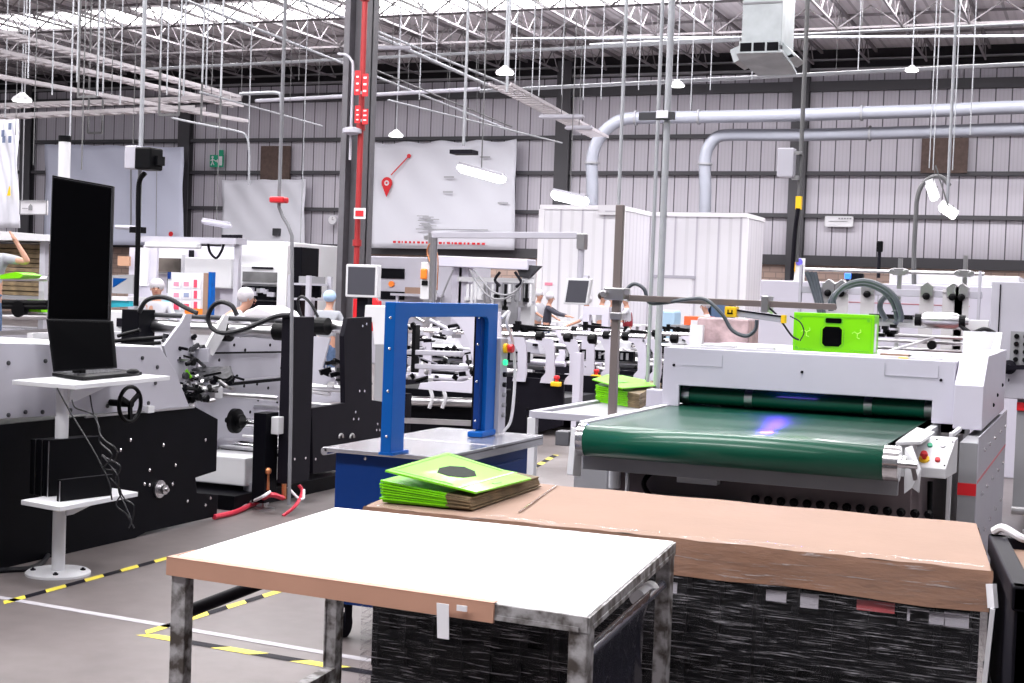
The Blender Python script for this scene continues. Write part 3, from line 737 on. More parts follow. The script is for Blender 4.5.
    g = G(); g.box(gx0-.045, gx0-.025, gy0-.08, gy0-.04, .20, .95); g.bar((gx0-.035, gy0-.06, .935), (gx0-.02, gy0+.2, .95), .02, .02); part('front_upright', g, OFFW, t, bev=.002)
    # control panel
    TL, TR, BR_, BL_ = PY(919, 437, 6.98), PY(956, 438, 6.98), PY(953, 470, 6.80), PY(908, 466, 6.80)
    BR2, BL2 = PY(953, 481, 6.80), PY(908, 476, 6.80)
    cp = part('control_box', G().prism([TL, BL_, BL2, Vector((TL.x, TL.y+.12, BL2.z)), Vector((TL.x, TL.y+.12, TL.z))], (TR.x-TL.x, 0, 0)), OFFW, t, bev=.004)
    TR = Vector((TL.x+(TR.x-TL.x), TL.y, TL.z)); BR_ = BL_+Vector((TR.x-TL.x, 0, 0))
    nrm = (BR_-BL_).cross(TL-BL_).normalized()
    if nrm.z < 0: nrm = -nrm
    def face(u, v): return BL_.lerp(BR_, u).lerp(TL.lerp(TR, u), v)
    for u, v, r_, m, h_ in ((.38, .72, .012, mat('green_button', (.02, .35, .18), .4), .010), (.72, .74, .013, PAPER, .010), (.36, .25, .024, YEL, .010), (.72, .25, .012, RED, .013)):
        c = face(u, v); part('button', G().cyl(c, c+nrm*h_, r_, 16), m, cp)
    c = face(.36, .25); part('button', G().tube([c+nrm*.010, c+nrm*.028, c+nrm*.030, c+nrm*.044], [.010, .010, .019, .014], 16), RED, cp, smooth=True, label='red mushroom stop button')
    g = G()
    for u, v in ((.06, .1), (.94, .1), (.06, .9), (.94, .9), (.5, .95)): c = face(u, v); g.cyl(c, c+nrm*.004, .004, 8)
    part('screw', g, CHARC, cp)
    part('cable', G().tube(spline([(-.72, 7.0, .73), (-.715, 6.98, .60), (-.70, 6.96, .45), (-.68, 6.95, .2)]), .013, 8), BLACKP, t)
    g = G(); g.prism([PY(905, 448, 6.5), PY(912, 446, 6.5), PY(921, 470, 6.45), PY(919, 493, 6.45), PY(912, 488, 6.45), PY(904, 494, 6.45), PY(904, 465, 6.5)], (0, .02, 0)); part('bearing_bracket', g, OFFW, t, bev=.002)
    g = G(); c = PY(908, 466, 6.4); g.bar(c+Vector((-.05, 0, 0)), c+Vector((.02, 0, 0)), .018, .018); g.cyl(c+Vector((-.02, -.02, .01)), c+Vector((-.02, .03, .03)), .012, 12); g.bar(c+Vector((.02, 0, .0)), c+Vector((.035, 0, -.06)), .008, .02); part('tensioner', g, STEEL, t)
belt_machine()

# machine continuation on the right behind (tall pale cabinets, grey base with red line)
def rear_cabinet():
    t = thing('machine_cabinet', 'pale machine cabinet with black button panel and red stripe at right edge', 'machine cabinet', (0, 11, 0))
    a = PY(968, 300, 10.4); z1 = PY(980, 281, 10.4).z
    part('upper_body', G().box(-.72, 1.6, 10.4, 12.5, .95, z1), LAV2, t, bev=.006)
    part('lower_body', G().box(-.52, 1.6, 10.45, 12.5, .16, .948), GREY, t, bev=.005)
    part('red_stripe', G().box(-.52, 1.6, 10.43, 10.45, .87, .925), RED, t)
    part('foot_rail', G().cyl((-.52, 10.4, .18), (1.6, 10.4, .18), .03, 12), STEEL, t)
    for x in (-.4, .5, 1.4):
        for y in (10.6, 12.3): part('levelling_foot', G().lathe((x, y, 0), [(.05, 0), (.05, .02), (.02, .03), (.02, .17)], 14), STEEL, t)
    p, q = PY(1011, 331, 10.38), PY(1027, 365, 10.38)
    b = part('button_panel', G().box(p.x, p.x+.14, 10.365, 10.399, q.z, p.z), GREY, t)
    for i in range(4):
        for j in range(2): part('button', G().cyl((p.x+.04+.06*j, 10.365, q.z+.035+i*(p.z-q.z)/4.3), (p.x+.04+.06*j, 10.345, q.z+.035+i*(p.z-q.z)/4.3), .017, 12), BLACKP, b)
    g = G(); g.lathe((p.x-.0, 10.38, q.z-.02), [(.05, 0), (.05, -.03), (.02, -.04), (.02, -.12)], 16, 'y'); g.bar((p.x, 10.27, q.z-.02), (p.x+.13, 10.25, q.z-.01), .03, .03); part('lever_handle', g, CHARC, t)
    g = G(); x = PY(999, 320, 10.4).x; g.box(x-.004, x+.004, 10.392, 10.399, 1, z1-.02); part('door_gap', g, CHARC, t)
rear_cabinet()

# ------------------------------------------------------------------ gripper frame behind the hood
def gripper_frame():
    Y = 10.6
    t = thing('feeder_gantry', 'pale steel gantry of bars and plates with clamps behind the green box', 'feeder gantry', (-1.9, Y, 0))
    zb = PY(880, 292, Y).z; zb2 = PY(880, 271, Y).z
    X0, X1 = PY(800, 300, Y).x, PY(982, 300, Y).x
    g = G(); g.bar((X0, Y, zb), (X1, Y, zb), .04, .05); part('cross_bar', g, LAV2, t, bev=.003)
    g = G(); g.cyl((PY(805, 270, Y+.1).x, Y+.1, zb2), (X1, Y+.1, zb2), .014, 10); part('cross_rod', g, STEEL, t)
    for px in (829, 842, 868, 927, 953, 962):
        x = PY(px, 300, Y).x; g = G(); w_ = .05 if px not in (953,) else .07
        g.box(x-w_, x+w_, Y-.03, Y-.015, .97, zb+.01)
        g.box(x-w_, x+w_, Y-.04, Y+.03, zb+.01, zb+.03)
        part('vertical_plate', g, mat('plate_paint_%d' % px, (.52, .50, .52), .4, noise=.08), t, bev=.002)
        g = G(); g.prism([(x-.045, Y-.05, zb-.02), (x+.045, Y-.05, zb-.02), (x+.045, Y-.05, zb+.05), (x, Y-.05, zb+.085), (x-.045, Y-.05, zb+.05)], (0, .09, 0)); c = part('clamp', g, STEEL, t, bev=.004)
        part('knob', G().lathe((x, Y-.05, zb-.02), [(.026, 0), (.026, -.02), (.012, -.03)], 12, 'y'), BLACKP, c)
    for px in (900, 965):
        x = PY(px, 280, Y+.1).x; g = G(); g.box(x-.015, x+.015, Y+.06, Y+.10, .97, PY(px, 258 if px == 900 else 255, Y).z); part('upright', g, STEEL, t)
        g = G(); g.bar((x-.045, Y+.04, zb2), (x+.045, Y+.04, zb2), .05, .05); g.cyl((x-.05, Y+.0, zb2), (x-.05, Y+.09, zb2), .02, 12); g.cyl((x+.05, Y, zb2), (x+.05, Y+.09, zb2), .02, 12); part('clamp', g, STEEL, t, bev=.004)
    for px in (801, 980): x = PY(px, 280, Y).x; g = G(); g.box(x-.009, x+.009, Y-.03, Y+.02, .95, zb2+.02 if px == 980 else zb2+.03); part('end_post', g, LAV2, t)
    g = G(); a, b = PY(812, 275, Y), PY(823, 318, Y-.1)
    for k in range(3): g.tube(spline([a+Vector((-.03+.03*k, -.06, .02)), a+Vector((.03+.02*k, -.07, -.12)), b+Vector((-.02+.015*k, 0, 0)), b+Vector((.01*k, 0, -.2))]), .017, 8)
    part('hose_bundle', g, HOSE, t, smooth=True)
    g = G(); random.seed(21)
    Yb = 10.0
    for z in (1.27, 1.32, 1.21, 1.36):
        g.cyl((PY(872, 330, Yb).x, Yb+random.uniform(-.15, .3), z), (PY(985, 330, Yb).x, Yb, z), .012, 8)
    g.cyl((PY(872, 330, Yb).x, Yb+.1, 1.24), (PY(985, 330, Yb).x, Yb+.1, 1.24), .03, 12)
    part('guide_rod', g, STEEL, t)
    zt = PY(900, 322, Yb).z
    g = G(); g.bar((PY(866, 326, Yb).x, Yb-.1, zt), (PY(990, 326, Yb).x, Yb-.1, zt), .05, .07); part('drive_beam', g, OFFW, t, bev=.004)
    g = G(); g.box(PY(872, 326, Yb).x, PY(915, 326, Yb).x, Yb-.16, Yb-.05, zt+.02, zt+.05); part('black_rail', g, BLACKP, t)
    a, b = PY(926, 320, Yb-.2), PY(956, 322, Yb-.2)
    g = G(); g.lathe((a.x, Yb-.2, a.z), [(.02, -.05), (.035, -.03), (.055, 0), (.055, b.x-a.x), (.035, b.x-a.x+.03), (.02, b.x-a.x+.08)], 20, 'x'); part('motor', g, STEEL, t, smooth=True, label='cylindrical steel motor')
    for x_, s in ((a.x-.05, -1), (b.x+.04, 1)): part('coupling', G().cyl((x_-.02, Yb-.2, a.z), (x_+.02, Yb-.2, a.z), .042, 14), BLACKP, t)
    g = G(); random.seed(5)
    for k in range(10):
        p = PY(random.uniform(876, 895), random.uniform(325, 336), Yb-.2); g.box(p.x-.02, p.x+.02, Yb-.22, Yb-.15, p.z-.012, p.z+.012)
    p = PY(932, 345, Yb-.2); g.lathe(p, [(.03, -.03), (.03, .03)], 12, 'y')
    part('valve_block', g, BLACKP, t)
    g = G()
    c0, c1, c2, c3 = PY(958, 323, Yb-.22), PY(970, 333, Yb-.22), PY(984, 329, Yb-.22), PY(995, 333, Yb-.2)
    g.tube(spline([c0, c1, c2, c3]), .014, 8); g.tube(spline([c1, PY(973, 340, Yb-.2), PY(969, 352, Yb-.2)]), .01, 8)
    g.tube(spline([c0, PY(966, 329, Yb-.2), PY(978, 336, Yb-.2), PY(990, 334, Yb-.2)]), .01, 8)
    part('cable', g, BHOSE, t, smooth=True)
    g = G(); g.bar(PY(880, 354, 9.6), PY(934, 338, 9.9), .03, .015); part('rocker_arm', g, OFFW, t)
    g = G(); g.box(PY(925, 352, 9.7).x, PY(985, 352, 9.7).x, 9.6, 9.9, 1.19, 1.22); part('tray', g, mat('dark_red_tray', (.18, .05, .05), .5), t)
    g = G()
    for (sx, sy) in ((-.3, 0), (1.1, 0)): g.box(-2.0+sx, -1.94+sx, Y-.05, Y+.05, 0, .98)
    g.box(X0, X1, Y-.2, Y+.2, .9, .97); part('base_frame', g, GREY, t)
gripper_frame()
# hoses arching from the green box
g = G()
Yg = 8.7
def hose(pix, Y, r, zoff=0): return [PY(x, y, Y+(0 if not isinstance(Y, list) else 0)) for x, y in pix]
P1 = [(834, 309), (834, 298), (845, 286), (864, 281), (883, 287), (895, 298), (901, 315), (900, 322)]
P2 = [(831, 311), (831, 300), (842, 289), (862, 284), (881, 290), (893, 303), (897, 318), (895, 324)]
P3 = [(886, 320), (880, 308), (883, 299), (892, 295), (898, 301)]
for i, P in enumerate((P1, P2, P3)): g.tube(spline([PY(x, y, Yg+.05*i) for x, y in P]), .017, 8)
for x, y in ((897, 312), (893, 298)): p = PY(x, y, Yg+.03); g.tube(spline([p+Vector((-.03, 0, -.0)), p+Vector((0, -.02, .01)), p+Vector((.03, 0, 0))], 4), .004, 5)
o = part('hose_loop', g, HOSE, smooth=True); tag(o, 'looped grey rubber hoses arching behind the green box', 'hose')

# green lamp box
def green_box():
    Y = 8.25; a, b = PY(794, 312, Y), PY(873, 354, Y); z0 = 1.28; z1 = a.z
    t = thing('green_box', 'bright green printed carton with black window standing on the pale hood', 'box', ((a.x+b.x)/2, Y, z0))
    x0, x1 = a.x, b.x
    part('box_body', G().box(x0, x1, Y, Y+.18, z0, z1), GREEN, t, bev=.003)
    W = x1-x0; Hh = z1-z0
    def oct_(u0, v0, u1, v1, c, y, th=.002):
        X0_, X1_, Z0_, Z1_ = x0+W*u0, x0+W*u1, z0+Hh*v0, z0+Hh*v1
        return G().prism([(X0_+c, y, Z0_), (X1_-c, y, Z0_), (X1_, y, Z0_+c), (X1_, y, Z1_-c), (X1_-c, y, Z1_), (X0_+c, y, Z1_), (X0_, y, Z1_-c), (X0_, y, Z0_+c)], (0, -th, 0))
    part('window_border', oct_(.34, .12, .64, .70, .02, Y, .0015), DGREEN, t); part('window_rim', oct_(.35, .13, .63, .69, .019, Y-.0016, .001), GREEN, t); part('black_window', oct_(.37, .15, .61, .66, .016, Y-.0027), SCRN, t)
    part('window_border', oct_(.38, .73, .62, .90, .01, Y, .0015), DGREEN, t); part('black_window', oct_(.40, .75, .60, .88, .006, Y-.0016), SCRN, t)
    g = G()
    for u0, v0, u1, v1 in ((.03, .06, .036, .90), (.03, .90, .97, .915), (.964, .10, .97, .90), (.06, .05, .25, .062), (.72, .06, .95, .072)): g.box(x0+W*u0, x0+W*u1, Y-.0015, Y, z0+Hh*v0, z0+Hh*v1)
    for u, v in ((.05, .08), (.93, .85)): g.lathe((x0+W*u, Y, z0+Hh*v), [(.010, 0), (.010, -.002)], 12, 'y')
    g.prism([(x0+W*.06, Y, z0+Hh*.88), (x0+W*.12, Y, z0+Hh*.88), (x0+W*.09, Y, z0+Hh*.80)], (0, -.002, 0))
    part('printed_lines', g, DGREEN, t)
    g = G()
    for u, v in ((.80, .5), (.17, .5)):
        for k in range(3): a_ = k*2*PI/3+.5; g.tube([(x0+W*u, Y-.001, z0+Hh*v), (x0+W*u+.022*math.cos(a_), Y-.001, z0+Hh*v+.022*math.sin(a_)), (x0+W*u+.03*math.cos(a_+.5), Y-.001, z0+Hh*v+.03*math.sin(a_+.5))], .0018, 5)
    part('printed_symbol', g, mat('pale_green_print', (.45, .85, .12), .3), t)
    part('clear_side_tape', G().box(x1, x1+.002, Y+.02, Y+.09, z0+.01, z1-.05), PAPER, t)
green_box()

# ------------------------------------------------------------------ post, crossbar, hose, sensor bar
def sensor_frame():
    Y = 8.0
    # post is clamped to the left side table; its base is level with the steel table there
    a = PY(611, 290, 7.6); b = PY(612, 405, 7.6)
    t = thing('sensor_stand', 'dull steel post carrying a long square crossbar over the pale hood', 'stand', (b.x, 7.6, b.z))
    part('post', G().box(b.x-.018, b.x+.026, 7.58, 7.62, .80, PY(623, 205, 7.6).z), mat('dull_brown_steel', (.20, .165, .16), .45, .4), t, bev=.003)
    p, q = PY(608, 297, 7.6), PY(888, 322, 8.35)
    part('crossbar', G().bar(p, PY(836, 307, 8.05), .03, .035), MATS['dull_brown_steel'], t, bev=.003)
    g = G(); c = PY(616, 294, 7.58); g.box(c.x-.06, c.x+.06, 7.54, 7.66, c.z-.035, c.z+.035); g.cyl((c.x-.05, 7.50, c.z), (c.x-.05, 7.7, c.z), .02, 10); part('clamp', g, STEEL, t, bev=.006)
    g = G(); c = PY(616, 316, 7.58); g.box(c.x-.03, c.x+.04, 7.56, 7.64, c.z-.02, c.z+.02); part('clamp', g, STEEL, t, bev=.004)
    g = G(); c = PY(766, 305, 7.9); g.box(c.x-.02, c.x+.02, 7.86, 8.0, c.z-.06, c.z+.05); g.box(c.x-.05, c.x+.03, 7.86, 7.9, c.z-.07, c.z-.04); part('hanger', g, STEEL, t, bev=.003)
    return t
sensor_frame()
t = thing('sensor_bar', 'silver ionising bar with yellow warning end hanging from the crossbar', 'sensor bar', PY(762, 314, 7.85))
a, b = PY(733, 312, 7.85), PY(782, 319, 7.85)
part('housing', G().bar(a, b, .05, .04), LAV2, t, bev=.004); part('dark_slot', G().bar(a+Vector((0, -.026, .014)), b+Vector((0, -.026, .014)), .004, .01), CHARC, t)
c = PY(732, 312, 7.83); part('end_cap', G().box(c.x-.035, c.x+.03, 7.80, 7.88, c.z-.03, c.z+.03), YEL, t, bev=.004, label='yellow end cap with a black symbol')
g = G(); g.box(c.x-.02, c.x+.012, 7.797, 7.80, c.z-.012, c.z-.004); g.box(c.x-.018, c.x-.012, 7.797, 7.80, c.z-.004, c.z+.012); g.box(c.x+.004, c.x+.01, 7.797, 7.80, c.z-.004, c.z+.012); part('symbol', g, BLACKP, t)
part('end_cap', G().bar(b, b+Vector((.02, 0, 0)), .055, .045), YEL, t)
g = G(); g.tube(spline([PY(x, y, 7.72) for x, y in ((617, 335), (618, 310), (625, 292), (634, 284), (644, 289), (649, 302), (662, 303), (690, 299), (706, 300), (722, 314), (732, 330), (746, 336), (755, 330), (757, 320))]), .011, 8)
o = part('air_hose', g, HOSE, smooth=True); tag(o, 'grey air hose looping over the post and under the crossbar', 'hose')
g = G(); g.tube(spline([PY(x, y, 7.9) for x, y in ((769, 308), (776, 314), (784, 325), (792, 336), (799, 340))]), .006, 6); g.tube(spline([PY(x, y, 8.1) for x, y in ((790, 316), (800, 322), (804, 332), (800, 341))]), .004, 6)
o = part('thin_cable', g, BHOSE, smooth=True); tag(o, 'thin black cable sagging from the sensor bar to the green box', 'cable')

# left side table with second green stack
def side_table():
    z = .93
    A = [PZ(566, 398, z), PZ(600, 420, z), PZ(672, 396, z), PZ(640, 380, z)]
    t = thing('side_table', 'pale framed side table beside the conveyor holding green cartons', 'table', ((A[0].x+A[2].x)/2, (A[0].y+A[2].y)/2, 0))
    x0, x1, y0, y1 = -2.98, -2.425, 7.55, 9.4
    part('tabletop', G().box(x0+.05, x1-.02, y0+.05, y1-.05, .86, .872), GREY, t)
    g = G()
    for a, b in (((x0, y0), (x1, y0)), ((x1, y0), (x1, y1)), ((x1, y1), (x0, y1)), ((x0, y1), (x0, y0))): g.bar((*a, .865), (*b, .865), .05, .04)
    part('rim', g, LAV2, t, bev=.003)
    for x in (x0, x1):
        for y in (y0, y1): part('leg', G().box(x-.025, x+.025, y-.025, y+.025, 0, .846), OFFW, t, bev=.003)
    part('shelf', G().box(x0, x1, y0, y1, .3, .32), LAV2, t)
    part('side_cabinet', G().box(x0+.25, x1+.02, y0+.03, y0+.5, .06, .84), GREY, t, bev=.004)
side_table()
random.seed(9)
z2 = .874
Pd = [PZ(596, 400, z2+.01), PZ(640, 407, z2+.01), PZ(662, 394, z2+.01)]; Pd.append(Pd[0]+Pd[2]-Pd[1]); Pd = [Vector((p.x, p.y, 0)) for p in Pd]
carton_stack(Pd, 8, .014, .011, None, z2, 'side', 'pile on the side table', True)
tcB = [PZ(592, 379, 1.005), PZ(615, 383, .99), PZ(660, 387, .965), PZ(611, 374, 1.03)]
tcB = [PZ(592, 380, 1.01), PZ(622, 389, .99), PZ(659, 386, .975), PZ(612, 374, 1.02)]
t, L, n = top_carton(tcB, 'green printed carton lying crooked on the pile on the side table')
g = G(); g.prism([L(.35, .35), L(.6, .35), L(.6, .6), L(.35, .6)], n*.001); part('dark_print', g, DGREEN, t)

# ================================================================== MOBILE COMPUTER STAND
def pc_stand():
    bx, by = PZ(58, 574, 0).x, PZ(58, 574, 0).y
    t = thing('computer_stand', 'white pedestal stand with two shelves and round floor plate', 'stand', (bx, by, 0))
    g = G(); g.lathe((bx, by, 0), [(.165, 0), (.165, .012), (.155, .02), (.06, .022)], 36); part('base_plate', g, OFFW, t, smooth=True)
    for k in range(4):
        a = k*PI/2+.6; part('bolt', G().lathe((bx+.125*math.cos(a), by+.125*math.sin(a), .02), [(.014, 0), (.014, .008), (.007, .010), (.007, .014)], 8), CHARC, t)
    part('pole', G().cyl((bx, by, .02), (bx, by, 1.0), .034, 24), OFFW, t, smooth=True)
    z = 1.012
    def shelf(c, z, n, th=.024):
        s = part(n, G().prism([(p[0], p[1], z-th) for p in c], (0, 0, th)), OFFW, t, bev=.002); return s
    # top shelf
    T0, T1, T2 = PZ(12, 380, z), PZ(75, 385, z), PZ(170, 376, z); T3 = T0+T2-T1
    shelf([T0, T1, T2, T3], z, 'top_shelf')
    zl = .42
    L0, L1, L2 = PZ(21, 500, zl), PZ(60, 507, zl), PZ(138, 492, zl); L3 = L0+L2-L1
    shelf([L0, L1, L2, L3], zl, 'lower_shelf')
    for zz, m, n in ((z-.024, T1, T2), (zl-.024, L1, L2)):
        d = (n-m).normalized(); s = Vector((bx+.03, by, zz)); g = G()
        e = s+Vector((d.x, d.y, 0))*.42
        g.prism([s, e, e+Vector((0, 0, -.012)), s+Vector((d.x, d.y, 0))*.05+Vector((0, 0, -.085)), s+Vector((0, 0, -.085))], (.02, .0, 0)); part('bracket', g, OFFW, t, bev=.002)
    # monitor
    zs = z
    a, b, c, d = PY(49, 176, 6.12), PY(113, 186, 6.12), PY(109, 322, 6.12), PY(47, 320, 6.12)
    W = .40
    m = thing('portrait_display', 'tall black portrait display standing behind the open laptop', 'monitor', (-4.9, 6.12, zs))
    p0, p1 = Vector((-5.20, 6.02, 0)), Vector((-4.84, 6.24, 0))
    p0 = PY(47, 320, 6.08); p1 = PY(109, 320, 6.22); p0.z = p1.z = 0
    nrm = (p1-p0).cross(Vector((0, 0, 1))).normalized()
    V = lambda p, z_, o=0: Vector((p.x, p.y, z_))+nrm*o
    D = [PY(47, 321, 6.08), PY(109, 322, 6.22), PY(113, 186, 6.22), PY(52, 175, 6.08)]; nrm = (D[1]-D[0]).cross(D[3]-D[0]).normalized(); nrm = -nrm if nrm.y > 0 else nrm
    part('casing', G().prism(D, -nrm*.045), BLACKP, m, bev=.004)
    dc = sum(D, Vector())/4; sc_ = lambda f: [dc+(q-dc)*f+nrm*.001 for q in D]
    part('screen', G().prism(sc_(.95), nrm*.001), SCRN, m)
    g = G(); e_ = sc_(.975)
    for k in range(4): g.bar(e_[k], e_[(k+1) % 4], .003, .003)
    part('bezel_edge', g, DGREY, m)
    mid = p0.lerp(p1, .5)-nrm*.05
    g = G(); g.box(mid.x-.03, mid.x+.03, mid.y-.02, mid.y+.02, zs+.01, 1.5); g.box(mid.x-.13, mid.x+.13, mid.y-.05, mid.y+.05, zs, zs+.012); part('stand_neck', g, BLACKP, m, bev=.003)
    g = G(); q = PY(113, 278, 6.2); g.prism([q, q+Vector((.05, .05, .0)), q+Vector((0, .0, -.05))], (0, .01, 0)); part('side_flap', g, BLUE, m)
    # laptop
    l = thing('laptop', 'open black laptop on the top shelf of the white stand', 'laptop', (-4.9, 5.9, zs))
    k0, k1, k2 = PZ(60, 377, zs+.004), PZ(84, 380, zs+.004), PZ(143, 373, zs+.004)
    K0 = PZ(52, 376, zs+.003); K1 = PZ(83, 380.5, zs+.003); K2 = PZ(142, 375, zs+.003); K3 = K0+K2-K1
    part('keyboard_base', G().prism([K0, K1, K2, K3], (0, 0, .018)), BLACKP, l, bev=.002)
    g = G(); u = (K2-K1); v = (K0-K1)
    for r_ in range(5):
        for c_ in range(13): o_ = K1+u*(.05+.06*c_)+v*(.34+.115*r_)+Vector((0, 0, .0185)); g.prism([o_, o_+u*.05, o_+u*.05+v*.09, o_+v*.09], (0, 0, .0025))
    part('keys', g, DGREY, l)
    h0, h1 = K0.lerp(K3, .05), K3
    s0, s1 = PY(53, 372, 5.98), PY(116, 368, 5.98); tp0, tp1 = PY(46, 319, 6.03), PY(112, 321, 6.03)
    part('lid', G().prism([s0, s1, tp1, tp0], (0, .012, 0)), BLACKP, l, bev=.002)
    c_ = (s0+s1+tp0+tp1)/4; sh = lambda p: c_+(p-c_)*.93+Vector((0, -.0015, 0))
    part('screen', G().prism([sh(s0), sh(s1), sh(tp1), sh(tp0)], (0, .001, 0)), SCRN, l)
    q = PZ(133, 374, zs+.02); mo = part('computer_mouse', G().ball(q+Vector((0, 0, .012)), .03, (1, 1.5, .6), 14), BLACKP, smooth=True); tag(mo, 'small black mouse at the right end of the laptop', 'computer mouse')
    # towers
    def tower(pa, pb, ztp, lab, widths):
        d = (pb-pa); d.z = 0; nn = Vector((-d.y, d.x, 0)).normalized(); dn = d.normalized()
        tt = thing('computer_tower', lab, 'computer', (pa.x, pa.y, zl)); o_ = 0
        for k, w_ in enumerate(widths):
            A0 = Vector((pa.x, pa.y, zl))+nn*o_; B0 = A0+d
            part('case', G().prism([A0, B0, B0+nn*w_, A0+nn*w_], (0, 0, ztp-zl-.004*k)), BLACKP, tt, bev=.003)
            e1_ = A0-dn*.001+nn*.003
            part('silver_trim', G().bar(e1_, e1_+Vector((0, 0, ztp-zl-.006)), .004, .006), STEEL, tt)
            part('edge_highlight', G().bar(A0+Vector((0, 0, ztp-zl-.004*k+.001)), B0+Vector((0, 0, ztp-zl-.004*k+.001)), .004, .002), DGREY, tt)  # grey bar stands in for the highlight along the case top
            o_ += w_+.006
    Pa = PZ(48, 497, zl); tower(Pa, PZ(101, 491, zl), PY(48, 440, Pa.y).z, 'large black computer tower with silver strips on the lower shelf', (.045, .05, .05))
    Pb = PZ(60, 502, zl); tower(Pb, PZ(112, 495.5, zl), PY(60, 480, Pb.y).z, 'low black box computer in front of the taller tower', (.028,))
    g = G(); random.seed(3)
    for P in (((57, 388), (72, 415), (92, 448), (108, 480), (112, 500)), ((72, 400), (76, 408), (95, 416), (101, 436), (114, 447), (118, 452)), ((90, 395), (93, 412), (100, 430), (100, 442), (112, 455), (104, 468), (116, 470)), ((118, 452), (113, 462), (102, 455), (117, 475), (119, 492), (125, 505), (131, 520), (129, 528)), ((102, 456), (120, 466), (116, 480), (124, 498), (134, 506), (132, 524)), ((110, 478), (121, 492), (116, 505), (127, 515), (134, 528))):
        g.tube(spline([PY(x, y, 5.57+random.uniform(-.02, .03)) for x, y in P]), .0038, 6)
    o = part('cable_tangle', g, BHOSE, smooth=True); tag(o, 'tangle of black cables dangling below the stand shelves', 'cables')
pc_stand()

